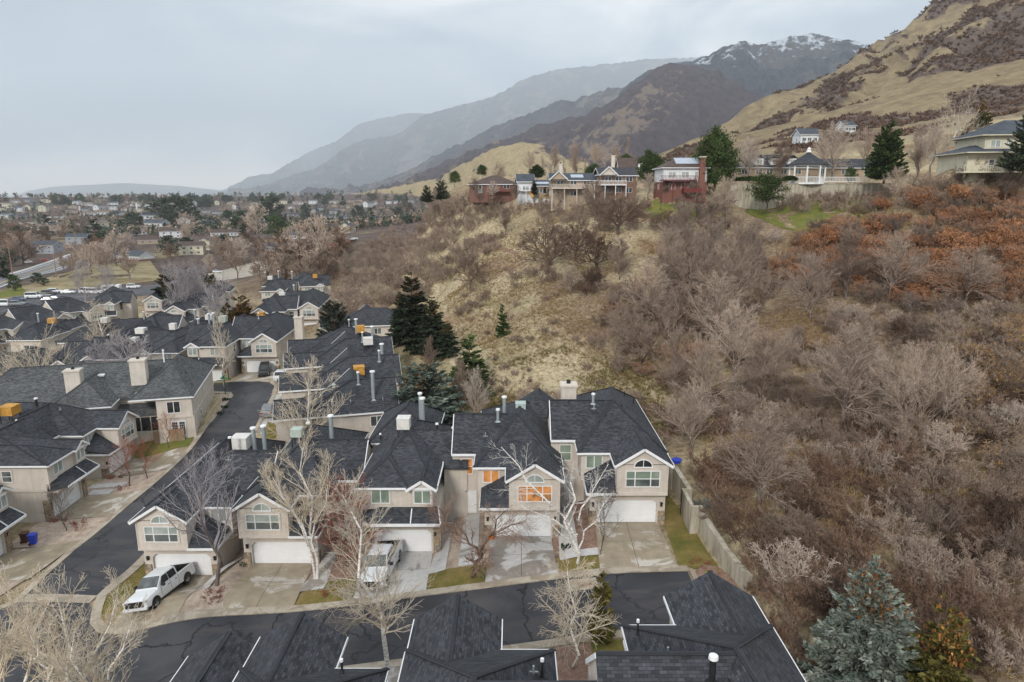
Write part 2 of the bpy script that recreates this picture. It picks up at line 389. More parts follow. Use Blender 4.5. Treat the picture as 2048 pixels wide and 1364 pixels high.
for a in ((950,840,82),(1250,760,92),(870,720,110),(1200,700,100),(1150,550,125),(1150,470,142),(1100,405,162),(1000,440,166),(990,500,150),(900,450,185),(700,480,262),
          (760,560,180),(690,600,170),(930,600,130),(900,720,100),(830,690,106),(1400,600,105),(1400,450,135),(1330,400,150),(1500,410,148),(1700,400,142),(1850,420,121),
          (1600,550,112),(1600,750,84),(1400,850,76),(1700,1000,53),(1900,950,54),(1900,700,75),(1950,500,95),(2040,400,102),(1950,340,112),(2000,1300,38),(1050,650,108),(1000,780,93)): cd(*a)
CT=np.array(ctrl)
def _phi(r): return np.sqrt(r*r+36.0)
_D=np.sqrt((CT[:,None,0]-CT[None,:,0])**2+(CT[:,None,1]-CT[None,:,1])**2)
_w=np.linalg.solve(_phi(_D)+np.eye(len(CT))*(-.0),CT[:,2]-0.0)
# retaining wall line (bottom-left face), x as a function of y
RW=[(30,17.6),(36.0,16.9),(45.0,15.35),(52.0,14.9),(52.01,14.6),(58.5,14.4),(60,14.2),(75,13.9)]
def rwx(y): return np.interp(y,[a for a,b in RW],[b for a,b in RW])
def ss(a,b,v): t=np.clip((v-a)/(b-a),0,1); return t*t*(3-2*t)
def zg0(x,y):
    x=np.asarray(x,dtype=np.float64); y=np.asarray(y,dtype=np.float64); sh=x.shape; xf=x.ravel(); yf=y.ravel(); out=np.empty(xf.shape)
    for i in range(0,len(xf),20000):
        a=xf[i:i+20000]; b=yf[i:i+20000]
        out[i:i+20000]=_phi(np.sqrt((a[:,None]-CT[None,:,0])**2+(b[:,None]-CT[None,:,1])**2))@_w
    return out.reshape(sh)
def ss(a,b,v): t=np.clip((v-a)/(b-a),0,1); return t*t*(3-2*t)
PADS=[(9.56,52.4,0,0),(.82,52.4,-1.3,0),(-9.19,52.4,-2.64,0),(-19.44,52.4,-3.8,0),(-27.9,52.4,-4.9,0),(-48.4,79.2,-6.3,91),(-47.6,67.7,-6.1,91),(-47.8,56.2,-6.3,91)]
def zgrid(x,y):
    x=np.asarray(x,float); y=np.asarray(y,float); z=zg0(x,y)
    for cx,cy,pz,rz in PADS:
        a=math.radians(rz); dx=x-cx; dy=y-cy; lx=dx*math.cos(a)+dy*math.sin(a); ly=-dx*math.sin(a)+dy*math.cos(a)
        wt=(1-ss(2.6,4.3,np.abs(lx)))*ss(-6.5,-.4,ly)*(1-ss(8,14,ly)); z=z*(1-wt)+(pz-.13)*wt
    near=(ss(24,30,y)*(1-ss(70,80,y)))
    # lawn side stays low, fill behind the wall
    step=1.8*ss(.15,1.0,x-rwx(y))*near
    z=z+step*(1-ss(6,16,x-rwx(y)))
    hillm=ss(1.5,6,z)*ss(1.5,6,x-rwx(np.clip(y,30,75))+ (y>78)*40)
    z=z+hillm*((fbm(x*.11,y*.11,4,3)-.5)*1.5+(fbm(x*.4,y*.4,3,9)-.5)*.5)
    # spurs and gullies on the big slope
    big=ss(330,520,y)*ss(30,110,z)
    t=(y*.55-x*.30); w=fbm(x*.006,y*.006,3,5)*160
    z=z+big*((ridged((t+w)*.011,x*.0016,4,21)-.62)*74+(ridged(x*.02,y*.02,4,8)-.6)*20+(fbm(x*.06,y*.06,3,88)-.5)*6)
    mid=ss(220,300,y)*ss(25,60,z)*(1-big)
    z=z+mid*((ridged((t+w*.5)*.02,x*.004,3,31)-.6)*12)
    return z
# the far field levels out into the valley
def zfar(x,y):
    z=zgrid(x,y); r=np.hypot(x,y)
    k=ss(1500,2600,r); base=0*x-100*ss(2500,6000,r)
    left=ss(0,-500,x) if False else (1-ss(-300,200,x-.25*y+250))
    z=z*(1-k)+base*k
    return z
def axis(segs):
    out=[segs[0][0]]
    for a,b,s in segs:
        n=max(1,int(round((b-a)/s)))
        out+=list(np.linspace(a,b,n+1)[1:])
    return np.array(out)
def grid_mesh(name,xs,ys,Z,mat,tone=None):
    X,Y=np.meshgrid(xs,ys); V=np.stack([X.ravel(),Y.ravel(),Z.ravel()],1)
    nx=len(xs);ny=len(ys); i=np.arange((ny-1)*(nx-1)); r=i//(nx-1); c=i%(nx-1); a=r*nx+c
    Fc=np.stack([a,a+1,a+nx+1,a+nx],1)
    return mesh_np(name,V,Fc,mat,True,attr=None if tone is None else tone.ravel())
def g(x,y):
    return float(zgrid(np.array([x]),np.array([y]))[0])
def gv(x,y): return zgrid(np.asarray(x,float),np.asarray(y,float))
def GP(px,py):
    """ground point seen at a pixel"""
    r=ray(px,py); t=np.concatenate([np.arange(20,200,.25),np.arange(200,1600,2)])
    zz=zfar(r[0]*t,r[1]*t); dz=CAMH+r[2]*t-zz; k=np.argmax(dz<0)
    if dz[k]>=0: k=len(t)-1
    return (float(r[0]*t[k]),float(r[1]*t[k]),float(zz[k]))
def GPD(px,py):
    p=GP(px,py); return p
xs=axis([(-16000,-4000,1500),(-4000,-1000,250),(-1000,-200,25),(-200,-70,4),(-70,50,.8),(50,200,3),(200,800,8),(800,3000,200),(3000,16000,1500)])
ys=axis([(-60,20,8),(20,130,.8),(130,300,2.2),(300,1200,8),(1200,3000,150),(3000,18000,1500)])
GX,GY=np.meshgrid(xs,ys)
GZ=zfar(GX,GY)
def ground_mat():
    """near hill grass; oak brush in belts on the big slope"""
    t=NT('hillside_ground'); co=t.coord('Object')
    at=t.new('ShaderNodeAttribute',attribute_name='tone').outputs['Fac']
    n1=t.noise(co,.035,6,.62); n2=t.noise(co,.10,6,.65,.4); n3=t.noise(co,1.6,7,.78)
    c=t.ramp(n1,[(.30,(.24,.185,.115)),(.42,(.36,.285,.18)),(.54,(.52,.43,.28)),(.66,(.34,.245,.165)),(.8,(.24,.155,.105))])
    c=t.mix(t.ramp(n2,[(.52,0),(.66,.5)]),c,(.26,.235,.11))
    n4=t.noise(co,.055,5,.6,.3); c=t.mix(t.ramp(n4,[(.56,0),(.68,.75)]),c,(.22,.125,.075))
    c=t.mix(1,c,t.ramp(n3,[(.3,.35),(.7,1.45)]),'MULTIPLY')
    li=t.math('ADD',at,t.math('MULTIPLY',t.math('SUBTRACT',n2,.5),2.2)); lc=t.ramp(n3,[(.32,(.07,.042,.028)),(.5,(.18,.115,.075)),(.7,(.36,.27,.18))])
    c=t.mix(t.ramp(li,[(.66,0),(1.0,.72)]),c,lc)
    # far slope: brush mask
    f=t.math('ADD',t.math('MULTIPLY',t.math('SUBTRACT',t.noise(co,.07,8,.75,.4),.5),.9),at)
    b=t.ramp(t.noise(co,.22,8,.8),[(.32,(.05,.038,.032)),(.5,(.12,.09,.078)),(.7,(.22,.175,.15))])
    gr=t.ramp(t.noise(co,.09,8,.75),[(.3,(.13,.10,.065)),(.48,(.235,.185,.115)),(.7,(.36,.285,.175))])
    far=t.mix(t.ramp(f,[(.44,0),(.56,1)]),gr,b)
    sp=t.new('ShaderNodeSeparateXYZ'); t.link(co,sp.inputs[0])
    k=t.ramp(t.math('DIVIDE',sp.outputs[1],1000),[(.20,0),(.27,1)])
    c=t.mix(k,c,far)
    t.base(c); t.rough(.97,.03); t.bump(n3,.8,.3); return t.m
MAT['ground']=ground_mat()
def brush_mask(x,y):
    x=np.asarray(x,float);y=np.asarray(y,float)
    w=fbm(x*.006,y*.006,3,5)*160; t=(y*.55-x*.30)+w; al=(x*.88+y*.48)
    e=fbm(t*.022,al*.0055,4,91); f=fbm(x*.03,y*.03,4,17); q=fbm(t*.05,al*.012,3,55)
    z=zg0(x,y)
    up=ss(110,260,z)*.16
    m=.53+(e-.55)*1.7+(f-.5)*1.5+(q-.5)*1.6+(fbm(x*.09,y*.09,3,23)-.5)*1.1+up*2.2
    return np.clip(m,0,1)
tone=np.where(GX-.06*(GY-230)<-20,.30+.75*fbm(GX*.013,GY*.013,4,71),brush_mask(GX,GY))
tone=np.where((GY>230)&(GY<330)&(GX>-20)&(GX<400),np.maximum(tone,.35),tone)
lit=np.clip(ss(13,24,GX)*ss(-5,15,GX-(GY-95)*.55)*1.0,0,1)
lit=np.maximum(lit,ss(0,10,GX-16)*(1-ss(80,100,GY))); lit=np.where(GX<13,0,lit)*(1-ss(140,160,GY)*.6)
bank=ss(118,140,GY)*(1-ss(-26,-6,GX-(GY-150)*.25))*ss(-60,-46,GX); lit=np.maximum(lit,bank*.8)
dirt=ss(1,6,GX)*(1-ss(20,26,GX))*ss(96,102,GY)*(1-ss(122,132,GY)); lit=np.maximum(lit,dirt*.95)
tone=np.where(GY<215,lit,tone)
gm=grid_mesh('ground',xs,ys,GZ,MAT['ground'],np.clip(tone,0,1))
tag(mkobj('ground',gm),kind='structure',label='valley floor and golden hillside ground')

# ------------------------------------------------------------------ mountains: crest polylines with distance, real slopes
def lerp_poly(P,n):
    P=np.array(P,float); s=np.concatenate([[0],np.cumsum(np.hypot(np.diff(P[:,0]),np.diff(P[:,1])))]); t=np.linspace(0,s[-1],n)
    return np.stack([np.interp(t,s,P[:,k]) for k in range(P.shape[1])],1)
def ridge(name,crest,base,mat,n=260,m=110,gully=60,gs=.004,seed=1,rough=8,conv=1.25,label=None,tonef=None,spur=.0,low=None,jag=0):
    A=lerp_poly([PD(*c) for c in crest],n); B=lerp_poly([PD(*c) for c in base],n)
    if low is not None: B[:,2]=low
    if jag: Lc=np.concatenate([[0],np.cumsum(np.hypot(np.diff(A[:,0]),np.diff(A[:,1])))]); A[:,2]+=(ridged(Lc*gs*3.3,Lc*0+seed,5,seed+3)-.66)*jag
    v=np.linspace(0,1,m)[:,None]
    L=np.concatenate([[0],np.cumsum(np.hypot(np.diff(A[:,0]),np.diff(A[:,1])))])[None,:]
    X=A[None,:,0]*(1-v)+B[None,:,0]*v; Y=A[None,:,1]*(1-v)+B[None,:,1]*v
    Z=A[None,:,2]+(B[None,:,2]-A[None,:,2])*(1-(1-v)**conv)
    amp=(np.sin(v*PI)**.6)*1.0
    sk=L+spur*v*L.max()*.3+ (fbm(X*gs,Y*gs,3,seed)-.5)/gs*1.2
    G=ridged(sk*gs,v*1.2+seed,4,seed)-.62
    G2=ridged(X*gs*3.1,Y*gs*3.1,4,seed+5)-.6
    Z=Z+G*gully*amp+G2*gully*.35*(amp+.12)+(fbm(X*gs*14,Y*gs*14,3,seed+9)-.5)*rough*(.4+amp)
    # back side
    Ab=A.copy(); Ab[:,1]+=(A[:,2]-B[:,2])*1.2; Ab[:,2]=B[:,2]
    X=np.vstack([Ab[None,:,0],X]);Y=np.vstack([Ab[None,:,1],Y]);Z=np.vstack([Ab[None,:,2],Z])
    V=np.stack([X.ravel(),Y.ravel(),Z.ravel()],1); nx=n; ny=m+1
    i=np.arange((ny-1)*(nx-1)); r=i//(nx-1); c=i%(nx-1); a=r*nx+c
    Fc=np.stack([a,a+nx,a+nx+1,a+1],1)
    if tonef is None: tone=.5-G*.9
    else: tone=tonef(v,L/L.max(),G)
    tone=np.vstack([tone[:1],tone])
    me=mesh_np(name,V,Fc,mat,True,attr=np.clip(tone,0,1).ravel())
    tag(mkobj(name,me),kind='structure',label=label)
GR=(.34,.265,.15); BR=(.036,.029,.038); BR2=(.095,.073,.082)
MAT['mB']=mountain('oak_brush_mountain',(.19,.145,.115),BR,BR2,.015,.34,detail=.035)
MAT['mG']=mountain('golden_foothill',(.38,.30,.175),BR,BR2,.010,.70,detail=.03)
MAT['mC']=mountain('snowy_mountain',(.09,.09,.10),(.025,.03,.045),(.075,.08,.10),.005,.40,snow=(560,430,.014,20.0),detail=.012)
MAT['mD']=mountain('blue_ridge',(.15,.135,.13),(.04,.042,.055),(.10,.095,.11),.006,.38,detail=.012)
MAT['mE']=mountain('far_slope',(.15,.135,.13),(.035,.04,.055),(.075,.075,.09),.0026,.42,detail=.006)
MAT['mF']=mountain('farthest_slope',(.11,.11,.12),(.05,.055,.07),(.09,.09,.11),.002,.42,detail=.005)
ridge('foothill',[(700,388,2300),(800,372,2000),(875,355,1800),(930,325,1650),(985,298,1550),(1040,281,1500),(1085,290,1480),(1130,312,1440),(1200,330,1400),(1300,352,1350)],
      [(700,402,1500),(900,400,1250),(1050,378,1050),(1200,372,950),(1320,370,900)],MAT['mG'],low=-50,n=200,m=90,gully=26,gs=.009,seed=4,rough=5,jag=8,
      label='golden grass foothill with a few dark brush patches',tonef=lambda v,L,G:.38-G*1.2+.45*ss(.45,.9,L))
def sc_(P,k): return [(a,b,c*k) for a,b,c in P]
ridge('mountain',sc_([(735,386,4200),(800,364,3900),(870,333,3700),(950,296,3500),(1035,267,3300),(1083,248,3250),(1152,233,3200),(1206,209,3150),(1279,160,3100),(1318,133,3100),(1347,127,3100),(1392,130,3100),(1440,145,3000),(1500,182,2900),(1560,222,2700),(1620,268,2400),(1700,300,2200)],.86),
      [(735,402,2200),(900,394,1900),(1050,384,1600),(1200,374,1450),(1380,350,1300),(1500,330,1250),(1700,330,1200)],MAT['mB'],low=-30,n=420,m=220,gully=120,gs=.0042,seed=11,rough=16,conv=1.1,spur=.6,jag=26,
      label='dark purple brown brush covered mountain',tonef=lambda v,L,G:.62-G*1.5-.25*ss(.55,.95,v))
ridge('mountain',sc_([(1215,250,5600),(1240,180,5600),(1300,137,5600),(1345,126,5500),(1385,122,5400),(1410,113,5400),(1450,92,5300),(1490,82,5300),(1515,90,5300),(1540,84,5200),(1570,73,5200),(1620,65,5200),(1655,70,5200),(1700,79,5100),(1735,86,5100),(1760,100,5000),(1850,150,4800)],.64),
      sc_([(1240,300,4200),(1450,290,3600),(1600,300,3200),(1850,300,3000)],.78),MAT['mC'],n=420,m=220,gully=150,gs=.0036,seed=23,rough=20,conv=1.0,spur=-.3,jag=22,
      label='snow dusted rocky mountain peak',tonef=lambda v,L,G:.5+G*1.4)
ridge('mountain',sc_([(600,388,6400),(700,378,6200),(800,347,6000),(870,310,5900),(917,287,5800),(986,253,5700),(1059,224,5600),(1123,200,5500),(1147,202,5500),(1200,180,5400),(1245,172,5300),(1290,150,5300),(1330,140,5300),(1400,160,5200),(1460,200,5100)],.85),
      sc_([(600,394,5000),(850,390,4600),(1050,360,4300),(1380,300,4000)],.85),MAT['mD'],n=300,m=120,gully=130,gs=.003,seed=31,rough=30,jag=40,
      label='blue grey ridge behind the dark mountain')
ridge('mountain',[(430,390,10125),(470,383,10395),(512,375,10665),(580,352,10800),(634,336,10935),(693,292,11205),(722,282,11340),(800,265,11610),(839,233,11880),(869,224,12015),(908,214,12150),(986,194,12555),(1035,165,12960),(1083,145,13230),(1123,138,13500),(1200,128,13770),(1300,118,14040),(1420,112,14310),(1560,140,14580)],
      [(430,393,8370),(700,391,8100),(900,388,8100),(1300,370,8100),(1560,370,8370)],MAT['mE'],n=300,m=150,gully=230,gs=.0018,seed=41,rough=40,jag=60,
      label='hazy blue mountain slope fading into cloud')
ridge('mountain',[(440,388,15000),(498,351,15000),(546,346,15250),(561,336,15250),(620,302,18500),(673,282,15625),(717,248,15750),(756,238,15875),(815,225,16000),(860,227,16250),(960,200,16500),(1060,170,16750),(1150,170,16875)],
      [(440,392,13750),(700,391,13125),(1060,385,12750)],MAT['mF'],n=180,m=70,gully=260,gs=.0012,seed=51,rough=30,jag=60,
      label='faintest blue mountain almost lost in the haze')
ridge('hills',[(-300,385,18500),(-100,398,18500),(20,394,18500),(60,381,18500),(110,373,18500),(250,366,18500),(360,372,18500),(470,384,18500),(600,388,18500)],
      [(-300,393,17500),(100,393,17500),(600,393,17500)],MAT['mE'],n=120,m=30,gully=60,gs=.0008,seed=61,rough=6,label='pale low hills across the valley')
# ------------------------------------------------------------------ camera, light, sky, haze
cam=bpy.data.cameras.new('camera'); cam.lens=F/2048*36; cam.sensor_width=36; cam.clip_start=.5; cam.clip_end=60000
co_=bpy.data.objects.new('camera',cam); col.objects.link(co_); co_.location=(0,0,CAMH); co_.rotation_euler=(PI/2-PITCH,0,0); sc.camera=co_
SE=math.radians(31); SAZ=math.radians(197)   # sun behind the thin cloud, from behind-left of the camera
s=bpy.data.lights.new('sun','SUN'); s.energy=1.5; s.angle=math.radians(11); s.color=(1,.94,.86)
so=bpy.data.objects.new('sun',s); col.objects.link(so)
d=Vector((math.sin(SAZ)*math.cos(SE),math.cos(SAZ)*math.cos(SE),math.sin(SE))); so.rotation_euler=d.to_track_quat('Z','Y').to_euler(); so.location=d*100
w=bpy.data.worlds.new('World'); sc.world=w; w.use_nodes=True; nt=w.node_tree; N=nt.nodes; Lk=nt.links.new
bg=N['Background']; bg.inputs['Strength'].default_value=.1
sky=N.new('ShaderNodeTexSky'); sky.sky_type='NISHITA'; sky.sun_disc=False; sky.sun_elevation=SE; sky.sun_rotation=SAZ; sky.dust_density=2
tc=N.new('ShaderNodeTexCoord'); sp=N.new('ShaderNodeSeparateXYZ'); Lk(tc.outputs['Generated'],sp.inputs[0])
mp=N.new('ShaderNodeMapping'); mp.inputs['Scale'].default_value=(1,1,2.6); Lk(tc.outputs['Generated'],mp.inputs[0])
def wn(scale,detail,rough,dist=0,loc=None):
    n=N.new('ShaderNodeTexNoise'); n.inputs['Scale'].default_value=scale; n.inputs['Detail'].default_value=detail; n.inputs['Roughness'].default_value=rough; n.inputs['Distortion'].default_value=dist
    Lk(mp.outputs[0],n.inputs['Vector']); return n.outputs['Fac']
def wr(f,st):
    r=N.new('ShaderNodeValToRGB'); e=r.color_ramp.elements
    while len(e)<len(st): e.new(.5)
    for el,(p,c) in zip(e,st): el.position=p; el.color=(*c,1)
    Lk(f,r.inputs[0]); return r.outputs[0]
def wm(f,a,b,mode='MIX'):
    m=N.new('ShaderNodeMix'); m.data_type='RGBA'; m.blend_type=mode
    for i,v in ((0,f),(6,a),(7,b)):
        if hasattr(v,'is_output'): Lk(v,m.inputs[i])
        elif i==0: m.inputs[0].default_value=v
        else: m.inputs[i].default_value=(*v,1)
    return m.outputs[2]
cl=wr(wn(2.4,8,.56,.5),[(.38,(.36,.43,.50)),(.46,(.55,.61,.67)),(.53,(.76,.79,.81)),(.60,(1.05,1.04,1.02))])
el=wr(sp.outputs[2],[(0,(.84,.87,.92)),(.06,(.90,.92,.95)),(.25,(1,1,1)),(1,(1,1,1))])
cl=wm(1,cl,el,'MULTIPLY')
az=N.new('ShaderNodeVectorMath'); az.operation='DOT_PRODUCT'; az.inputs[1].default_value=(-.62,.78,-.0); Lk(tc.outputs['Generated'],az.inputs[0])
lf=wr(az.outputs['Value'],[(.70,(0,0,0)),(.97,(1,1,1))]); low=wr(sp.outputs[2],[(.0,(.9,.9,.9)),(.025,(.8,.8,.8)),(.055,(0,0,0)),(1,(0,0,0))]); mid=wr(sp.outputs[2],[(.02,(0,0,0)),(.10,(1,1,1)),(.20,(.75,.75,.75)),(.36,(0,0,0))])
cl=wm(wm(1,lf,low,'MULTIPLY'),cl,(1.0,.93,.84)); cl=wm(wm(1,lf,mid,'MULTIPLY'),cl,(.20,.27,.34))
sc10=N.new('ShaderNodeVectorMath'); sc10.operation='SCALE'; sc10.inputs['Scale'].default_value=CLOUD; Lk(cl,sc10.inputs[0])
Lk(wm(.95,sky.outputs[0],sc10.outputs[0]),bg.inputs['Color'])
if HAZE>0:
    hb=MB().box(-17000,17000,-3000,20000,-140,3300).build('haze',None); tag(hb,kind='stuff',label='thin pale haze filling the valley air',cat='haze')
    hm=bpy.data.materials.new('haze_air'); hm.use_nodes=True; t=hm.node_tree; t.nodes.remove(t.nodes['Principled BSDF'])
    v=t.nodes.new('ShaderNodeVolumePrincipled'); v.inputs['Color'].default_value=(.87,.94,1.0,1); v.inputs['Density'].default_value=HAZE; v.inputs['Anisotropy'].default_value=.1
    t.links.new(v.outputs[0],t.nodes['Material Output'].inputs['Volume']); hb.data.materials.append(hm)
sc.view_settings.view_transform='Standard'; sc.view_settings.look='None'; sc.view_settings.exposure=EXPO; sc.view_settings.gamma=1
sc.cycles.max_bounces=5; sc.cycles.diffuse_bounces=2; sc.cycles.glossy_bounces=2; sc.cycles.transmission_bounces=2; sc.cycles.volume_bounces=3; sc.cycles.transparent_max_bounces=4
sc.cycles.use_denoising=True; sc.cycles.caustics_reflective=False; sc.cycles.caustics_refractive=False
sc.cycles.sample_clamp_indirect=4
try: sc.render.use_persistent_data=False
except Exception: pass
# ------------------------------------------------------------------ houses
class H:
    def __init__(s, root, mx=1):
        s.root=root; s.mx=mx
    def mb(s): return MB()
    def put(s, mb, name, mat, parent=None, **kw):
        if s.mx<0:
            mb.v=[(-x,y,z) for x,y,z in mb.v]
            mb.f=[tuple(reversed(f)) for f in mb.f]; mb.uv=[None if u is None else list(reversed(u)) for u in mb.uv]
        return mb.build(name, MAT[mat] if isinstance(mat,str) else mat, parent or s.root, **kw)
def fuv(pts):
    a,b,c=Vector(pts[0]),Vector(pts[1]),Vector(pts[2]); n=(b-a).cross(c-a).normalized()
    if n.z<0: n=-n
    h=Vector((0,0,1)).cross(n)
    h=h.normalized() if h.length>1e-4 else Vector((1,0,0)); v=n.cross(h)
    return [(Vector(p).dot(h),Vector(p).dot(v)) for p in pts]
def slab(rm, pts, th=.16):
    n=len(pts); i=len(rm.v); a,b,c=[Vector(p) for p in pts[:3]]
    if (b-a).cross(c-a).z<0: pts=list(reversed(pts))
    rm.poly(pts, fuv(pts))
    low=[(p[0],p[1],p[2]-th) for p in pts]; rm.poly(list(reversed(low)))
    for k in range(n):
        p,q=pts[k],pts[(k+1)%n]; rm.poly([p,(p[0],p[1],p[2]-th),(q[0],q[1],q[2]-th),q])
def cap(cm,a,b):
    k=len(cm.f); cm.bar((a[0],a[1],a[2]+.01),(b[0],b[1],b[2]+.01),.25,.05)
    for i in range(k,len(cm.f)): cm.uv[i]=[(.1,.07),(.22,.07),(.22,.1),(.1,.1)]
def roof_rect(rm, fm, cm, wm, x0,x1,y0,y1,ze,A,B,zr,oh=.35,th=.16,gut=True,along=None):
    """roof over a rectangle, eave height ze, ridge from A to B at zr; ridge end on the edge = gable"""
    A=(*A,zr); B=(*B,zr); c00=(x0,y0,ze);c10=(x1,y0,ze);c11=(x1,y1,ze);c01=(x0,y1,ze)
    if along is None: along='Y' if abs(B[1]-A[1])>abs(B[0]-A[0]) else 'X'
    def eave(p,q):
        if fm is not None: fm.bar((p[0],p[1],p[2]-th*.55),(q[0],q[1],q[2]-th*.55),.11,th+.01)
    def rake(p,q):
        if fm is not None: fm.bar((p[0],p[1],p[2]-.19),(q[0],q[1],q[2]-.19),.08,.22)
    if along=='Y':
        slab(rm,[c01,c00,A,B],th); slab(rm,[c10,c11,B,A],th); eave(c01,c00); eave(c10,c11)
        for (p,q,R,yy,sg) in ((c00,c10,A,y0,1),(c11,c01,B,y1,-1)):
            if abs(R[1]-yy)<.05:
                rake(p,R); rake(q,R)
                if wm is not None:
                    k=oh/(abs(x1-x0)/2)*(zr-ze); wm.prism([(x0+oh,yy+sg*oh,ze-.12),(x1-oh,yy+sg*oh,ze-.12),(x1-oh,yy+sg*oh,ze+k-.14),(R[0],yy+sg*oh,zr-.15),(x0+oh,yy+sg*oh,ze+k-.14)],(0,sg*.15,0))
            else:
                slab(rm,[p,q,R],th); eave(p,q); cap(cm,p,R); cap(cm,q,R)
    else:
        slab(rm,[c00,c10,B,A],th); slab(rm,[c11,c01,A,B],th); eave(c00,c10); eave(c11,c01)
        for (p,q,R,xx,sg) in ((c01,c00,A,x0,1),(c10,c11,B,x1,-1)):
            if abs(R[0]-xx)<.05:
                rake(p,R); rake(q,R)
                if wm is not None:
                    k=oh/(abs(y1-y0)/2)*(zr-ze); wm.prism([(xx+sg*oh,y0+oh,ze-.12),(xx+sg*oh,y1-oh,ze-.12),(xx+sg*oh,y1-oh,ze+k-.14),(xx+sg*oh,R[1],zr-.15),(xx+sg*oh,y0+oh,ze+k-.14)],(sg*.15,0,0))
            else:
                slab(rm,[p,q,R],th); eave(p,q); cap(cm,p,R); cap(cm,q,R)
    cap(cm,A,B)
def mapper(face,pl):
    if face=='S': return lambda u0,u1,z0,z1,a,b:(u0,u1,pl-b,pl-a,z0,z1)
    if face=='N': return lambda u0,u1,z0,z1,a,b:(u0,u1,pl+a,pl+b,z0,z1)
    if face=='E': return lambda u0,u1,z0,z1,a,b:(pl+a,pl+b,u0,u1,z0,z1)
    return lambda u0,u1,z0,z1,a,b:(pl-b,pl-a,u0,u1,z0,z1)
def window(h,face,pl,u0,u1,z0,z1,cols=2,rows=1,glass='glass_blind',trim=True,name='window',parent=None,widths=None,fr='white',label=None,low=None):
    m=mapper(face,pl); f=h.mb(); w=.055
    def B(a,b,c,d,o0,o1): f.box(*m(a,b,c,d,o0,o1))
    B(u0,u1,z0,z0+w,0,.075);B(u0,u1,z1-w,z1,0,.075);B(u0,u0+w,z0+w,z1-w,0,.075);B(u1-w,u1,z0+w,z1-w,0,.075)
    ws=widths or [1]*cols; tot=sum(ws); x=u0
    for i,wd in enumerate(ws[:-1]):
        x+=(u1-u0)*wd/tot; B(x-w*.7,x+w*.7,z0+w,z1-w,0,.07)
    for r in range(1,rows):
        zz=z0+(z1-z0)*r/rows; B(u0+w,u1-w,zz-w*.5,zz+w*.5,0,.062)
    o=h.put(f,name,fr,parent)
    if label: o['label']=label
    zm=(z0+z1)/2
    if low and rows==2:
        p=h.mb(); p.box(*m(u0+w*.5,u1-w*.5,zm,z1-w*.5,.004,.032)); h.put(p,'pane',glass,o)
        p=h.mb(); p.box(*m(u0+w*.5,u1-w*.5,z0+w*.5,zm,.004,.03)); h.put(p,'pane',low,o)
    else:
        p=h.mb(); p.box(*m(u0+w*.5,u1-w*.5,z0+w*.5,z1-w*.5,.004,.032)); h.put(p,'pane',glass,o)
    if trim:
        t=h.mb(); q=.11
        for a in ((u0-q,u1+q,z0-q,z0),(u0-q,u1+q,z1,z1+q),(u0-q,u0,z0,z1),(u1,u1+q,z0,z1)): t.box(*m(*a,0,.05))
        h.put(t,'window_trim','trim',o)
    return o
def arch_window(h,face,pl,uc,z0,r,hh,glass='glass_dark'):
    def P(u,z,o): 
        return {'S':(u,pl-o,z),'N':(u,pl+o,z),'E':(pl+o,u,z),'W':(pl-o,u,z)}[face]
    n=14; f=h.mb(); out=[];inn=[]
    for k in range(n+1):
        a=PI*k/n; out.append((uc+r*math.cos(a),z0+hh*math.sin(a))); inn.append((uc+(r-.08)*math.cos(a),z0+.05+(hh-.13)*math.sin(a)))
    v=Vector(P(0,0,.075))-Vector(P(0,0,0)); v=tuple(v)
    for k in range(n):
        f.prism([P(*out[k],0),P(*out[k+1],0),P(*inn[k+1],0),P(*inn[k],0)],v)
    m=mapper(face,pl); f.box(*m(uc-r,uc+r,z0-.03,z0+.06,0,.08)); f.box(*m(uc-.025,uc+.025,z0,z0+hh*.95,0,.06))
    o=h.put(f,'arched_window','white'); g_=h.mb(); vv=tuple(Vector(P(0,0,.03))-Vector(P(0,0,.004)))
    g_.prism([P(*p,.004) for p in inn],vv); h.put(g_,'pane',glass,o); return o
def garage(h,x0,x1,y,hgt=2.12,mat='door_white'):
    f=h.mb(); c=.33; n=4
    for k in range(n):
        a=.02+k*hgt/n; b=(k+1)*hgt/n-.035
        if k==n-1:
            f.prism([(x0,y,a),(x1,y,a),(x1,y,b-c),(x1-.12,y,b-.1),(x1-c,y,b),(x0+c,y,b),(x0+.12,y,b-.1),(x0,y,b-c)],(0,.05,0))
        else: f.box(x0,x1,y,y+.05,a,b)
        for g2 in (1,): f.box(x0+.05,x1-.05,y+.02,y+.045,b-.005,b+.04) if k<n-1 else None
    return h.put(f,'garage_door',mat)
def front_wall(w,x0,x1,y0,y1,z0,z1,dx0,dx1,dh=2.12):
    """garage front wall with a real opening whose top corners are clipped"""
    w.box(x0,dx0,y0,y1,z0,z1); w.box(dx1,x1,y0,y1,z0,z1); w.box(dx0,dx1,y0,y1,dh,z1)
    c=.33
    w.prism([(dx0,y0,dh-c),(dx0+c,y0,dh),(dx0,y0,dh)],(0,y1-y0,0)); w.prism([(dx1,y0,dh-c),(dx1,y0,dh),(dx1-c,y0,dh)],(0,y1-y0,0))
def pipe(h,x,y,z0,z1,r=.11,mat='galv',name='vent_pipe',capm='white'):
    p=h.mb(); p.cyl(x,y,z0,z1,r,10); p.cyl(x,y,z0,z0+.12,r*2.2,10,r*1.1); o=h.put(p,name,mat)
    q=h.mb(); q.cyl(x,y,z1,z1+.14,r*1.55,10,r*1.4); h.put(q,'vent_cap',capm,o)
def tjack(h,x,y,z):
    p=h.mb(); p.cyl(x,y,z-.1,z+.35,.05,8); p.box(x-.22,x+.22,y-.03,y+.03,z-.02,z+.06); h.put(p,'roof_jack','galv')
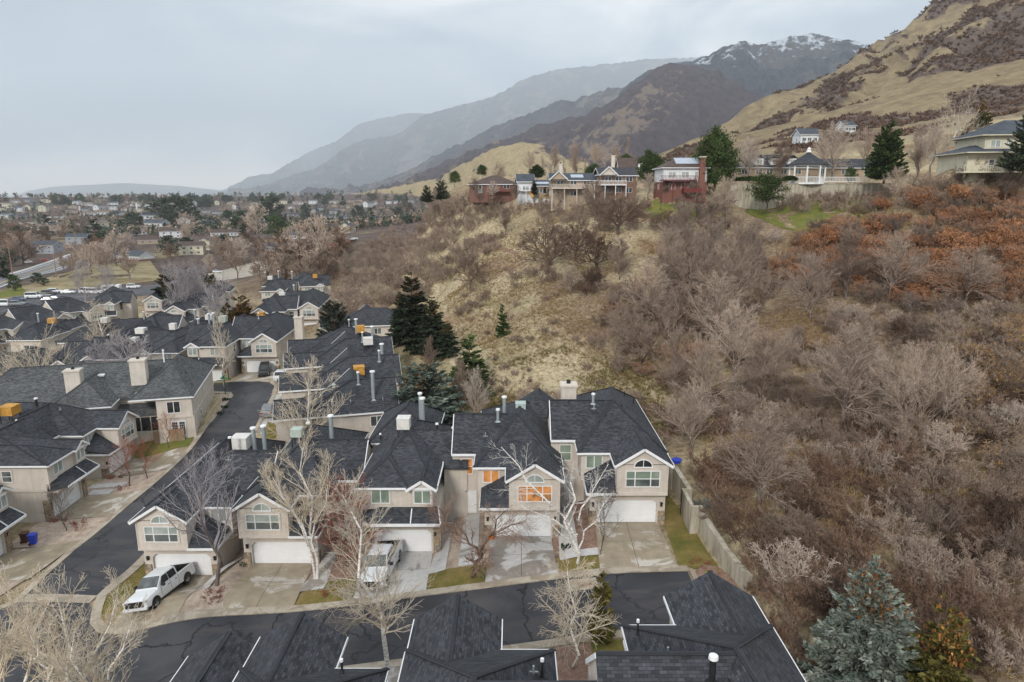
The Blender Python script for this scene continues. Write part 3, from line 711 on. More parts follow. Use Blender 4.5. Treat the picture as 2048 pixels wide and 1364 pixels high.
def cooler(h,x,y,z,mat='cooler_white',w=1.0,hh=.95):
    p=h.mb(); p.box(x-w/2,x+w/2,y-w/2,y+w/2,z,z+hh); p.box(x-w/2-.03,x+w/2+.03,y-w/2-.03,y+w/2+.03,z+hh,z+hh+.05)
    for k in range(5): p.box(x-w/2+.1,x+w/2-.1,y-w/2-.02,y-w/2+.01,z+.15+k*.14,z+.2+k*.14)
    o=h.put(p,'rooftop_cooler',mat,bevel=.02); q=h.mb()
    for a in (-1,1):
        for b in (-1,1): q.box(x+a*w*.42-.04,x+a*w*.42+.04,y+b*w*.42-.04,y+b*w*.42+.04,z-1.0,z)
    q.box(x-w*.5,x+w*.5,y-w*.5,y-w*.42,z-.05,z); h.put(q,'stand','dark',o)
def coneroof_vent(h,x,y,z):
    p=h.mb(); p.cyl(x,y,z-.1,z+.25,.16,12); p.cyl(x,y,z+.25,z+.42,.28,12,.12); h.put(p,'turbine_vent','cooler_green')
def chimney(h,x0,x1,y0,y1,z0,z1,mat='stucco_pale'):
    p=h.mb(); p.box(x0,x1,y0,y1,z0,z1); o=h.put(p,'chimney',mat)
    q=h.mb(); q.box(x0-.12,x1+.12,y0-.12,y1+.12,z1,z1+.16); q.box(x0-.05,x1+.05,y0-.05,y1+.05,z1+.16,z1+.22); h.put(q,'chimney_cap','stucco_pale',o)
    r=h.mb(); r.cyl((x0+x1)/2,(y0+y1)/2,z1+.2,z1+.55,.2,10); h.put(r,'flue',"dark",o); return o
def sconce(h,x,y,z):
    p=h.mb(); p.box(x-.08,x+.08,y-.18,y,z-.16,z+.12); p.box(x-.11,x+.11,y-.21,y,z+.12,z+.17); h.put(p,'wall_lamp','dark')

def unitA(name,loc,rz,mx=1,base=2.6,gable_back=False,lit=False,roof='roof',wall='stucco',stonebase=True,glassy=('glass_blind','glass'),dp=17.0):
    """two storey unit: arched gable bay over a double garage, hipped main roof, recessed link"""
    root=empty(name,loc,rz); h=H(root,mx)
    w=h.mb()
    front_wall(w,-3.1,3.05,0,.35,-base,3.0,-2.44,2.44)
    w.box(-3.1,3.05,.35,dp-.4,-base,3.0); w.box(-3.7,3.05,1.95,dp-.4,3.0,5.62)
    w.box(-1.0,3.05,-.75,5,3.0,5.55)
    w.box(-6.1,-3.1,4.65,10.2,-base,5.7)
    rm=h.mb();fm=h.mb();cm=h.mb()
    B=(-.1,dp) if gable_back else (0.1,dp-5.6)
    roof_rect(rm,fm,cm,w,-4.05,3.5,1.5,dp,5.65,(-.3,7.1),(B[0] if not gable_back else -.28,B[1]),8.5)
    roof_rect(rm,fm,cm,w,-1.35,3.42,-1.1,6.5,5.62,(1.035,-1.1),(1.035,6.5),7.12)
    roof_rect(rm,None,cm,w,-6.15,-.3,4.25,10.6,5.75,(-6.15,7.4),(-.3,7.4),8.45,oh=.1)
    fm.bar((-6.15,4.25,5.66),(-4.0,4.25,5.66),.13,.2); fm.bar((-6.15,4.25,5.66),(-6.15,7.4,8.36),.07,.22)
    slab(rm,[(-3.45,-.85,3.08),(-1.0,-.85,3.08),(-1.0,1.95,5.0)],.1); slab(rm,[(-3.45,-.85,3.08),(-1.0,1.95,5.0),(-3.45,1.95,3.6)],.1)
    fm.bar((-3.45,-.88,3.0),(-1.0,-.88,3.0),.12,.18); fm.bar((-3.48,-.85,3.0),(-3.48,1.95,3.0),.12,.18)
    w.box(-3.15,-1.0,-.3,0,2.75,2.98)
    h.put(w,'wall',wall); ro=h.put(rm,'roof',roof); h.put(cm,'ridge_cap',roof,ro); h.put(fm,'fascia_and_gutter','white')
    t=h.mb(); t.box(-1.05,3.1,-.8,.1,2.86,3.12); t.box(3.0,3.09,-.79,.6,3.12,5.4); t.box(-1.06,-.98,-.79,.0,3.12,5.4); t.box(-2.52,2.52,-.05,0,2.14,2.26); h.put(t,'wall_trim','trim')
    if stonebase:
        t=h.mb(); t.box(2.56,3.14,-.12,.5,-base,1.15); h.put(t,'stone_pier','stone')
        t=h.mb(); t.box(-3.2,-2.56,-.12,.5,-base,1.15); h.put(t,'stone_pier','stone')
    garage(h,-2.44,2.44,.22)
    g1,g2=glassy
    gl='glass_lit' if lit else g1
    window(h,'S',-.75,-.35,2.42,3.62,5.02,widths=[1,1.7,1],cols=3,rows=2,glass=gl,low=None if lit else 'glass')
    arch_window(h,'S',-.75,1.035,5.3,.78,.72,'glass_dark' if g1!='glass_blind' else 'glass_blind')
    window(h,'S',1.95,-3.3,-1.9,4.1,5.25,2,1,glass=gl)
    window(h,'S',4.65,-5.35,-4.3,3.7,5.2,1,2,glass='glass_lit' if lit else g2)
    window(h,'E',3.05,9,10.4,3.9,5.1,2,1,glass=g2); window(h,'E',3.05,5,6,.9,2.2,1,2,glass=g2)
    window(h,'N',dp-.4,-2.5,-.5,3.9,5.1,2,1,glass=g2); window(h,'N',dp-.4,.2,2.4,.2,2.2,2,1,glass=g2)
    d=h.mb(); d.box(-4.9,-4.0,4.55,4.66,0,2.05); d.box(-4.98,-3.92,4.5,4.6,2.05,2.15); h.put(d,'entry_door','white')
    sconce(h,-2.85,0,1.75); sconce(h,2.8,0,1.75)
    dn=h.mb(); dn.box(3.06,3.13,.02,.1,-base+.2,2.8); h.put(dn,'downspout','trim')
    return root,h
def unitB(name,loc,rz,mx=1,base=2.6,roof='roof',wall='stucco',glass='glass_green'):
    """two storey unit: low hipped roof over the garage, small gabled bay to one side"""
    root=empty(name,loc,rz); h=H(root,mx)
    w=h.mb(); front_wall(w,-3.0,3.15,-.1,.25,-base,3.3,-2.44,2.44); w.box(-3.0,3.15,.25,15,-base,4.0)
    w.box(-3.15,2.6,-.6,13.6,3.3,6.25); w.box(1.06,2.74,-.85,.5,4.55,6.3); w.box(3.15,5.2,4.5,10,-base,5.8)
    w.box(-4.2,1.5,9,17.6,-base,6.4)
    rm=h.mb();fm=h.mb();cm=h.mb()
    roof_rect(rm,fm,cm,w,-3.55,.9,-1.05,6.5,6.3,(-1.35,2.3),(-1.35,6.5),7.7)
    roof_rect(rm,None,cm,w,-3.5,3.05,-1.0,14.0,6.3,(-.1,6.2),(.1,9.5),8.5)
    fm.bar((.9,-1.02,6.2),(2.9,-1.02,6.2),.13,.2); fm.bar((3.08,-1.0,6.2),(3.08,14,6.2),.13,.2)
    roof_rect(rm,fm,cm,w,.62,3.12,-1.25,4.0,6.28,(1.9,-1.25),(1.9,4.0),7.1,oh=.2)
    roof_rect(rm,None,cm,w,-.1,5.3,4.0,10.4,5.9,(-.1,7.0),(5.3,7.0),8.4,oh=.1)
    roof_rect(rm,fm,cm,w,-4.6,1.9,8.6,18,6.45,(-1.35,12.4),(-1.35,14.4),8.9)
    # lower roof
    slab(rm,[(-2.2,-1.8,3.5),(3.4,-1.8,3.5),(3.1,-.55,4.45),(-1.7,-.55,4.45)],.12); slab(rm,[(-3.3,-.4,3.5),(-2.2,-1.8,3.5),(-1.7,-.55,4.45),(-3.1,-.45,4.4)],.12)
    fm.bar((-2.2,-1.84,3.42),(3.4,-1.84,3.42),.13,.2); fm.bar((3.42,-1.8,3.42),(3.12,-.55,4.4),.08,.2); fm.bar((1.0,-1.8,3.56),(1.0,-.8,4.36),.08,.07)
    h.put(w,'wall',wall); ro=h.put(rm,'roof',roof); h.put(cm,'ridge_cap',roof,ro); h.put(fm,'fascia_and_gutter','white')
    t=h.mb(); t.box(2.62,3.25,-.25,.4,-base,2.3); h.put(t,'stone_pier','stone')
    t=h.mb(); t.box(-3.1,-2.56,-.25,.4,-base,2.3); h.put(t,'stone_pier','stone')
    t=h.mb(); t.box(-2.95,3.1,-1.3,-.1,3.05,3.3); h.put(t,'wall_trim','trim')
    garage(h,-2.44,2.44,.1)
    window(h,'S',-.85,1.2,2.6,4.85,6.0,2,1,glass=glass); window(h,'S',-.6,-2.3,-.8,4.75,6.05,2,1,glass=glass)
    window(h,'W',-4.2,12,13.6,4.2,5.4,2,1,glass='glass'); window(h,'W',-3.15,3,4,4.4,5.6,1,2,glass='glass'); window(h,'N',17.6,-3,-1,4,5.4,2,1,glass='glass')
    sconce(h,-2.8,-.1,1.8); sconce(h,2.8,-.1,1.8)
    return root,h
def A_(lab,x,y,z,rz=0,**k):
    r,h=unitA('townhouse',(x,y,z),math.radians(rz),**k); tag(r,lab,'townhouse','attached townhouses with charcoal roofs'); return r,h
def B_(lab,x,y,z,rz=0,**k):
    r,h=unitB('townhouse',(x,y,z),math.radians(rz),**k); tag(r,lab,'townhouse','attached townhouses with charcoal roofs'); return r,h
# --- front row
r5,h5=A_('end townhouse with stucco chimney beside the concrete retaining wall',9.56,52.4,0,glassy=('glass_green','glass_green'))
chimney(h5,-4.9,-3.5,9.3,10.6,4,9.1,'stucco'); pipe(h5,-2.2,6.9,8.2,9.1,.12,'galv'); tjack(h5,-2.2,6.2,8.0)
for a in ((-1.9,4.6,7.1),(1.3,11,7.9),(2.3,11.5,7.0),(.3,6.4,8.1)):
    p=h5.mb(); p.cyl(a[0],a[1],a[2]-.2,a[2]+.3,.05,8); h5.put(p,'plumbing_vent','dark')
r4,h4=A_('townhouse with glowing orange windows behind the multi stemmed white birch',.82,52.4,-1.3,lit=True)
pipe(h4,-1.55,9.6,6.5,9.3,.17); cooler(h4,.0,9.9,7.9,'cooler_green',.95,.8); pipe(h4,-2.1,6.7,7.9,9.0,.13); tjack(h4,-3.2,5.6,6.9)
w4=h4.mb(); roof_rect(w4,None,h4.mb(),None,-1,4.6,10,18,5.9,(1.6,12.5),(1.9,15),8.7); h4.put(w4,'roof','roof')
r3,h3=B_('townhouse with green tinted windows above the silver pickup',-9.19,52.4,-2.64)
pipe(h3,.55,10.6,7.0,10.2,.2); pipe(h3,.2,11.6,7.0,10.4,.16); cooler(h3,-.7,7.0,8.55,'cooler_white',1.15,1.0); pipe(h3,2.3,7.2,8.0,8.8,.1,'dark'); pipe(h3,-3.0,7.5,7.2,7.7,.07,'dark')
r2,h2=A_('townhouse between the two lowest front units with a birch at its corner',-19.44,52.4,-3.8,mx=-1)
cooler(h2,.3,7.1,8.9,'cooler_green',.95,.7); pipe(h2,-.6,7.6,8.0,9.9,.14,'dark'); pipe(h2,-2.2,9.4,7.0,10.0,.2)
r1,h1=A_('lowest front townhouse at the road corner with a white pickup outside',-27.9,52.4,-4.9,mx=-1)
cooler(h1,-1.9,9.6,7.9,'cooler_white',1.5,1.15); pipe(h1,-3.0,9.9,7,9.7,.2); pipe(h1,-4.0,9.9,7,9.9,.2); pipe(h1,-1.7,7.6,8.3,9.6,.12,'dark'); tjack(h1,-2,6.2,8.0)
# --- foreground roofs (fronts face the road, backs to the camera)
rf4,hf4=A_('nearest townhouse roof at right with white capped flue beside the brush',9.6,32.1,0.0,180,mx=-1)
pipe(hf4,-1.6,8.3,7.8,8.9,.13,'dark'); tjack(hf4,-2.7,5.5,7.0); pipe(hf4,-3.6,3.2,6.3,7.0,.05,'dark')
rf3,hf3=A_('nearest townhouse roof in the middle foreground with the white gutters',-1.9,32.1,-1.4,180)
pipe(hf3,-3.3,4.4,6.4,7.2,.06,'dark'); tjack(hf3,-2.9,4.4,6.6)
rf2,hf2=A_('nearest townhouse roof left of the leaning birch trunk',-10.4,32.1,-2.5,180)
pipe(hf2,-2.0,2.6,6.3,6.9,.06,'dark')
rf1,hf1=A_('lowest foreground townhouse roof with the peak nearest the street corner',-16.55,32.1,-3.7,180,mx=-1)
# --- left row facing the side street
rl1,hl1=A_('left side townhouse beside the green lawn with gabled corner window',-48.4,79.2,-6.3,91)
cooler(hl1,-3.6,9.8,8.2,'cooler_gold',1.6,1.0); pipe(hl1,-5.2,10.6,7,10,.22); pipe(hl1,-1.3,8.2,8.3,9.3,.14,'dark'); tjack(hl1,-1.2,5.6,7.9)
rl2,hl2=B_('left side townhouse with stone garage front behind the small bare tree',-47.6,67.7,-6.1,91,glass='glass_blind')
rl3,hl3=B_('left edge townhouse beside the brown and blue bins',-47.8,56.2,-6.3,91,glass='glass_blind')
# --- row behind the front row, backs to the hillside
M=[('townhouse seen from its plain end wall behind the front row',-25.1,72.3,-2.2,'galv'),('townhouse with gold cooler in the stepped row below the spruces',-27.7,82,-1.9,'galv'),
   ('third townhouse of the stepped row below the tall spruces',-30.3,91.7,-1.6,'galv'),('farthest townhouse of the stepped row below the tall spruces',-32.8,101.2,-1.8,'galv')]
for i,(lab,x,y,z,_) in enumerate(M):
    r,h=A_(lab,x,y,z,-75,gable_back=(i<3),dp=13.6 if i else 12.2)
    pipe(h,[1.9,-.6,-1.2,1][i],[9.5,11.5,11,9][i],6.6,9.8,.2); pipe(h,[.3,1.4,.6,-1][i],[8,11,9.5,8][i],8,9.4,.12)
    if i==0: coneroof_vent(h,.5,5.3,8.0); tjack(h,2.2,7,6.6); tjack(h,2.2,10.5,6.6)
    if i==1: cooler(h,2.6,8.4,6.9,'cooler_gold',1.3,1.0)
    if i==2: cooler(h,1.5,10.2,7.9,'cooler_white',1.3,.9)
    if i==3: cooler(h,1.6,9.6,7.9,'cooler_gold',1.1,1.0)
# --- helpers to copy units far away: place by the apex of the gable
def apex_root(px,py,base,rz,kind,mx=1):
    za=7.12; P=PZ(px,py,base+za); lx,ly=((1.035*mx,-1.1) if kind=='A' else (1.9*mx,-1.25)); a=math.radians(rz)
    return (P[0]-(lx*math.cos(a)-ly*math.sin(a)),P[1]-(lx*math.sin(a)+ly*math.cos(a)),base)
def far_unit(kind,px,py,base,rz,lab,mx=1,extra=None):
    loc=apex_root(px,py,base,rz,kind,mx)
    r,h=(A_ if kind=='A' else B_)(lab,loc[0],loc[1],loc[2],rz,mx=mx,**({'glass':'glass_blind'} if kind=='B' else {}))
    if extra: 
        for e in extra:
            if e[0]=='p': pipe(h,*e[1:])
            else: cooler(h,*e[1:])
    return r,h
rc,hc=far_unit('A',524,665.5,-3.0,3,'townhouse at the end of the side street with a black car outside')
pipe(hc,-1.9,7,8,9,.1); chimney(hc,4.4,5.8,6.4,7.8,-2,8.2,'stucco')
far_unit('B',381,684,-3.7,2,'townhouse with bright window curtains left of the street end house',mx=-1,extra=[('c',.2,8.5,8.6,'cooler_green',1.2,1.0),('p',2,9,7.5,10,.2),('p',3,9.5,7,9.8,.18)])
far_unit('B',285,697,-4.7,2,'townhouse with white rooftop cooler above the grey roofed building',mx=-1,extra=[('c',.5,7,8.6,'cooler_white',1.0,1.0),('p',-3,9,7.5,10,.2)])
far_unit('B',173.6,710,-5.9,2,'townhouse behind the bushy bare trees left of the middle row',mx=-1,extra=[('c',-2,9,8.6,'cooler_white',1.5,.9)])
far_unit('B',115,719.5,-6.4,2,'leftmost townhouse of the middle row behind the large pale tree',mx=-1,extra=[('c',-5,9,7.6,'cooler_white',1.7,.9),('p',-2,7,8,9.4,.14,'dark')])
far_unit('A',-20,748,-6.6,2,'townhouse cut by the left edge in the middle row',mx=1)
# --- second middle row beyond, gables toward the camera
far_unit('A',352-6,590+20,-5.2,14,'townhouse with pale gable below the frosted bare trees',mx=-1)
far_unit('A',302.6,590,-6.2,14,'townhouse with arched gable facing the inner lane',mx=-1)
far_unit('B',218,586+16,-6.8,14,'townhouse with a stepped white roof edge near the parking lot')
far_unit('B',395,608-18,-6.0,14,'townhouse among the frosted pale trees near the highway',mx=-1)
# --- far left row stepping along the parking lot
for k,(px,py,b) in enumerate(((47,642,-7.2),(126.7,625.6,-7.2),(192.4,609,-7.2))):
    far_unit('A',px,py,b,62,('left edge townhouse of the gabled row by the parking lot','middle townhouse of the gabled row by the parking lot','right end townhouse of the gabled row by the parking lot')[k])
far_unit('A',-35,662,-7.2,62,'partly cut townhouse starting the gabled row by the parking lot')
# --- right far cluster
far_unit('A',616,603,-4.6,6,'townhouse with bright gable window below the grey scrub bank',extra=[('p',-4,9,7,9.6,.2)])
far_unit('A',517,615,-5.0,6,'townhouse left of the bright gabled one below the scrub bank',mx=-1,extra=[('c',-2,9,8,'cooler_white',1.3,.9)])
far_unit('B',640,566,-5.2,20,'townhouse with stucco chimney farthest back at the scrub bank',extra=[('c',1,4,8,'cooler_gold',1.2,1.0)])
far_unit('B',560,576,-5.6,10,'townhouse with two tall flues near the creek trees',extra=[('c',-2,8,8.4,'cooler_white',1.3,.9),('p',0,10,7.5,10.5,.2),('p',4,8,7.5,10.5,.2)])
far_unit('A',640,645-10,-3.6,-80,'townhouse gable end behind the dark blue spruce')
# plain long building between the rows
def longhouse(lab,x,y,z,rz,L,W,roof='roof',eave=3.2,rise=2.4,wall='stucco_pale'):
    root=empty('townhouse',(x,y,z),math.radians(rz)); tag(root,lab,'townhouse'); h=H(root)
    w=h.mb(); w.box(0,L,.4,W-.4,-2,eave); rm=h.mb();fm=h.mb();cm=h.mb()
    roof_rect(rm,fm,cm,w,-.4,L+.4,0,W,eave,(W/2,W/2),(L-W/2,W/2),eave+rise)
    h.put(w,'wall',wall); ro=h.put(rm,'roof',roof); h.put(cm,'ridge_cap',roof,ro); h.put(fm,'fascia_and_gutter','white')
    for k in range(int(L//4)): window(h,'S',.4,2+k*4,3.2+k*4,1.2,2.5,2,1,glass='glass')
    for k in (.3,.55,.8): tjack(h,L*k,W*.3,eave+rise*.6)
    return root,h
p=PZ(303,640,-2.6); longhouse('long low townhouse block with a plain back wall in the middle rows',p[0],p[1],-5.6,8,19,11)
for k,(x,y,z,lab) in enumerate(((-52,143,-5.4,'townhouse turned away behind the curtained one in the middle rows'),(-62.5,143.5,-6.0,'townhouse turned away behind the bushy bare trees'),(-73,144,-6.5,'townhouse turned away between the gabled rows'),(-84,144.5,-6.8,'townhouse turned away left of the white bare tree'),(-95,145,-7.0,'leftmost townhouse turned away from the camera'))):
    r_,h_=(A_ if k%2 else B_)(lab,x,y,z,182); pipe(h_,1.2,9,7.6,10,.16); cooler(h_,-1.8,9.5,8.2,'cooler_white' if k%2 else 'cooler_gold',1.3,.9)
far_unit('A',250,660,-5.4,2,'townhouse with hidden gable between the middle rows',mx=-1)
# --- weathered grey roofed building with two stucco chimneys
def grey_building():
    root=empty('townhouse',(-41.3,84.9,-4.2),math.radians(14.5)); tag(root,'townhouse block with weathered grey roof and two big stucco chimneys','townhouse'); h=H(root)
    # local: front eave at y=0, right eave x=0 ; ridge runs back
    w=h.mb(); w.box(-4.6,-.35,.35,16.5,-2.6,5.25); w.box(-17,-4.6,6.0,15.5,-2.6,4.9)
    w=w; rm=h.mb();fm=h.mb();cm=h.mb()
    w2=h.mb(); w2.box(-4.6,-.35,.1,.5,2.55,5.2)
    roof_rect(rm,fm,cm,w,-7.6,0,0,17.2,5.35,(-3.8,8.0),(-3.8,12.5),8.3)
    roof_rect(rm,None,cm,w,-27,-3.8,3.0,17,4.9,(-24,10),(-3.8,10),8.2,oh=.2)
    roof_rect(rm,fm,cm,None,-17,-9.5,-.5,10,4.9,(-13.3,4),(-13.3,10),7.4)
    w.box(-16.6,-9.9,-.1,8,-2.6,4.85); w.box(-26.6,-4.6,3.6,16.4,-2.6,4.8)
    h.put(w,'wall','stucco'); ro=h.put(rm,'roof','roof_grey'); h.put(cm,'ridge_cap','roof_grey',ro); h.put(fm,'fascia_and_gutter','white')
    t=h.mb(); t.box(-4.7,-.3,.25,.36,2.5,2.68); t.box(-.35,-.27,.3,16.5,2.5,2.64); t.box(-.36,-.2,.25,.9,-2.6,2.5); h.put(t,'wall_trim','trim')
    window(h,'S',.35,-3.35,-1.75,3.2,4.75,2,1,glass='glass_dark')
    # french doors in a darker recess
    d=h.mb(); 
    for k in (0,1):
        x0=-3.05+k*.88; d.box(x0,x0+.86,.27,.33,-.1,2.1)
    o=h.put(d,'french_door','white'); gq=h.mb()
    for k in (0,1):
        for i in range(3):
            for j in range(5): gq.box(-2.93+k*.88+i*.22,-2.93+k*.88+i*.22+.18,.24,.29,.2+j*.36,.2+j*.36+.31)
    h.put(gq,'door_glass','glass_dark',o)
    window(h,'E',-.35,5.2,6.0,.3,1.9,1,2,glass='glass'); 
    # glazed lean-to between
    s_=h.mb(); s_.box(-9.5,-4.7,2.0,2.2,-2.6,.5); s_.box(-9.5,-4.7,2.0,2.2,2.4,2.6); 
    for k in range(5): s_.box(-9.5+k*1.2,-9.4+k*1.2,1.98,2.2,.5,2.4)
    o=h.put(s_,'sunroom_frame','stucco_pale'); q=h.mb(); q.box(-9.5,-4.7,2.08,2.14,.5,2.4); h.put(q,'sunroom_glass','glass_dark',o)
    rr=h.mb(); slab(rr,[(-9.7,1.8,2.7),(-4.6,1.8,2.7),(-4.6,5,4.9),(-9.7,5,4.9)],.1); h.put(rr,'roof','roof_grey'); 
    chimney(h,-8.5,-6.6,5.2,6.6,4.5,9.2); chimney(h,-15.8,-14.0,3.8,5.2,4,8.6)
    pipe(h,-5.2,9.5,7,9.6,.1,'white')
    for a in ((-2.2,5,7.2),(-1.9,6.5,7.0)): 
        p=h.mb(); p.cyl(*a[:2],a[2]-.3,a[2]+.25,.05,8); h.put(p,'plumbing_vent','dark')
    sk=h.mb(); sk.box(-13,-12.2,7,7.8,7.0,7.2); h.put(sk,'skylight','white')
    return root
grey_building()
# ------------------------------------------------------------------ roads, kerbs, drives, lawns: sheets draped a few mm apart on the ground
def drape(name, poly, off, mat, cell=1.0, thick=0, **kw):
    bm=bmesh.new(); vs=[bm.verts.new((x,y,0)) for x,y in poly]; bm.faces.new(vs); bm.normal_update()
    X=[p[0] for p in poly];Y=[p[1] for p in poly]
    x=math.floor(min(X)/cell)*cell+cell
    while x<max(X):
        bmesh.ops.bisect_plane(bm,geom=bm.verts[:]+bm.edges[:]+bm.faces[:],plane_co=(x,0,0),plane_no=(1,0,0)); x+=cell
    y=math.floor(min(Y)/cell)*cell+cell
    while y<max(Y):
        bmesh.ops.bisect_plane(bm,geom=bm.verts[:]+bm.edges[:]+bm.faces[:],plane_co=(0,y,0),plane_no=(0,1,0)); y+=cell
    bmesh.ops.triangulate(bm,faces=[f for f in bm.faces if len(f.verts)>4])
    co=np.array([v.co[:] for v in bm.verts]); zz=gv(co[:,0],co[:,1])+off
    for v,z in zip(bm.verts,zz): v.co.z=z
    if thick:
        r=bmesh.ops.extrude_face_region(bm,geom=bm.faces[:])
        for v in [e for e in r['geom'] if isinstance(e,bmesh.types.BMVert)]: v.co.z-=thick
    bmesh.ops.recalc_face_normals(bm,faces=bm.faces[:])
    if not thick and bm.faces and sum(f.normal.z for f in bm.faces)<0: bmesh.ops.reverse_faces(bm,faces=bm.faces[:])
    me=bpy.data.meshes.new(name); bm.to_mesh(me); bm.free(); me.materials.append(MAT[mat] if isinstance(mat,str) else mat)
    o=mkobj(name,me); tag(o,kind='structure',**kw); return o
def rect(x0,x1,y0,y1): return [(x0,y0),(x1,y0),(x1,y1),(x0,y1)]
def G2(*pts): return [GP(*p)[:2] for p in pts]
B0=.05
drape('street',[(-52,37.2),(12.6,38.6),(12.75,44.9),(-29,44.9),(-31,45.3),(-32.3,46.4),(-33.1,48.0),(-33.9,49.0),(-39.6,49.0),(-41,47.4),(-43,46.2),(-52,45.6)],B0+.03,'asphalt',label='dark wet asphalt street between the front row and the foreground roofs')
drape('street',[(-33.9,50.1),(-34.3,58),(-34.4,86),(-35.3,92),(-36.0,98),(-37.0,102.3),(-38.6,104.6),(-41,105.8),(-46,106.9),(-56,108),(-75,107.8),(-75,102.5),(-56,102.6),(-46.5,102.2),(-43.2,101),(-42.2,99.2),(-41.4,90),(-40.7,82),(-40.8,68.6),(-40.8,58),(-39.6,50.1)],B0+.03,'asphalt',label='asphalt side street climbing to the cul-de-sac')
drape('gutter_strip',[(-33.9,49.0),(-33.9,50.1),(-39.6,50.1),(-39.6,49.0)],B0+.04,'kerb',label='concrete valley gutter across the side street')
def strip(pts,w,off,thick,mat,name='kerb',label=None,side=1):
    P=[Vector((x,y)) for x,y in pts]; L=[];R=[]
    for i,p in enumerate(P):
        a=P[max(0,i-1)];b=P[min(len(P)-1,i+1)]; d=(b-a).normalized(); n=Vector((-d.y,d.x))*side
        L.append((p.x,p.y)); R.append((p.x+n.x*w,p.y+n.y*w))
    drape(name,L+R[::-1],off,mat,thick=thick,label=label)
strip([(12.9,44.9),(-29,44.9),(-31,45.3),(-32.3,46.4),(-33.1,48.0),(-33.9,50.1),(-34.3,58),(-34.4,70)],.75,B0+.10,.3,'kerb',label='concrete kerb and gutter along the front row',side=-1)
strip([(12.75,38.6),(12.9,44.9)],.35,B0+.14,.3,'kerb',label='concrete kerb at the dead end of the street',side=-1)
strip([(12.6,38.6),(-52,37.2)],.7,B0+.10,.3,'kerb',label='concrete kerb along the foreground houses',side=1)
strip([(-46.5,102.2),(-43.2,101),(-42.2,99.2),(-41.4,90),(-40.7,82),(-40.8,68.6),(-40.8,58),(-39.6,50.1),(-39.6,49),(-41,47.4),(-43,46.2),(-52,45.6)],.6,B0+.10,.3,'kerb',label='concrete kerb along the left row',side=-1)
strip([(-34.4,70),(-34.4,86),(-35.3,92),(-36.0,98),(-37.0,102.3),(-38.6,104.6),(-41,105.8),(-46,106.9),(-56,108)],.6,B0+.10,.3,'kerb',label='concrete kerb round the cul-de-sac',side=-1)
# drives, front row
D=B0+.075
def drive(name,x0,x1,xa,xb,mat,lab,y0=45.65,y1=52.6):
    drape(name,[(xa,y0),(xb,y0),(x1,y1),(x0,y1)],D,mat,label=lab)
    m=(x0+x1)/2; mb=(xa+xb)/2
    for (a,b) in (((m,y1),(mb,y0)),((x0+.05,(y0+y1)/2+.3),(x1-.05,(y0+y1)/2+.3))):
        dx,dy=b[0]-a[0],b[1]-a[1]; L=math.hypot(dx,dy); nx,ny=-dy/L*.018,dx/L*.018
        drape('paving_joint',[(a[0]+nx,a[1]+ny),(b[0]+nx,b[1]+ny),(b[0]-nx,b[1]-ny),(a[0]-nx,a[1]-ny)],D+.006,'joint',label='control joint in a concrete driveway')
drive('driveway',6.95,12.2,6.5,12.2,'conc_wet','half wet tan driveway beside the end lawn')
drive('driveway',-1.75,3.3,-2.0,3.4,'conc','light concrete driveway under the lit townhouse')
drive('driveway',-11.9,-6.7,-11.9,-6.4,'conc_dry','driveway with the silver pickup on it')
drive('driveway',-22.1,-16.9,-22.0,-16.3,'conc_wet','stained tan driveway below the low white garage')
drive('driveway',-30.6,-25.3,-30.3,-25.0,'conc_wet','driveway with the white pickup on it')
# walks
drape('path',[(3.7,48.6),(5.2,48.6),(5.3,57),(4.1,57)],D,'conc_dry',label='narrow pale entry path between the two right houses'); drape('path',[(3.7,47.6),(6.9,47.6),(6.9,48.6),(3.7,48.6)],D,'conc_dry',label='short pale path across to the wet driveway')
drape('path',[(-4.2,48.4),(-2.7,48.4),(-2.9,57),(-4.3,57)],D,'conc_dry',label='entry path right of the planted strip'); drape('path',[(-6.6,48.2),(-5.2,48.2),(-5.2,57),(-6.4,57)],D,'conc_dry',label='entry path left of the planted strip')
drape('path',[(-16.6,47.6),(-14.6,47.6),(-14.6,49),(-15.2,57),(-16.4,57)],D,'conc',label='entry path beside the white birch')
drape('path',[(-24.6,47.8),(-23.6,47.8),(-22.9,57),(-24.2,57)],D,'conc',label='entry path between the two lowest houses')
# beds and lawns
L_=B0+.035
drape('lawn',[(12.35,45.7),(13.0,45.7),(14.6,44.0),(15.1,45),(14.8,52),(14.3,58.5),(13.9,66),(13.2,66),(12.7,52.5)],L_,'lawn',label='end lawn between the driveway and the retaining wall')
drape('dirt_bed',[(13.2,38.5),(17.3,36),(16.2,41),(15.2,45),(14.4,46),(13.25,44.8)],L_,'mulch',label='bare dirt corner at the end of the street')
drape('lawn',[(3.5,45.7),(6.5,45.7),(6.9,47.6),(3.6,47.6)] ,L_,'lawn',label='small lawn around the multi stemmed birch'); drape('lawn',[(3.4,47.6),(6.8,47.6),(6.8,48.5),(3.4,48.3)],L_-.012,'lawn',label='lawn edge behind the small birch lawn')
drape('gravel_bed',[(3.3,48.6),(7,48.6),(6.7,57),(3.2,57)],L_-.008,'mulch',label='bark bed between the right two houses')
drape('lawn',[(-6.4,45.7),(-2.05,45.7),(-1.9,48.3),(-6.5,48.3)],L_,'lawn',label='small lawn around the crooked bare tree')
drape('gravel_bed',[(-6.7,48.3),(-1.7,48.3),(-1.7,57),(-6.7,57)],L_-.008,'gravel',label='gravel bed between paths at the lit house')
drape('lawn',[(-16.3,45.7),(-12.0,45.7),(-12.0,49),(-16.2,48.4)],L_,'lawn',label='narrow lawn between silver pickup and tan driveway')
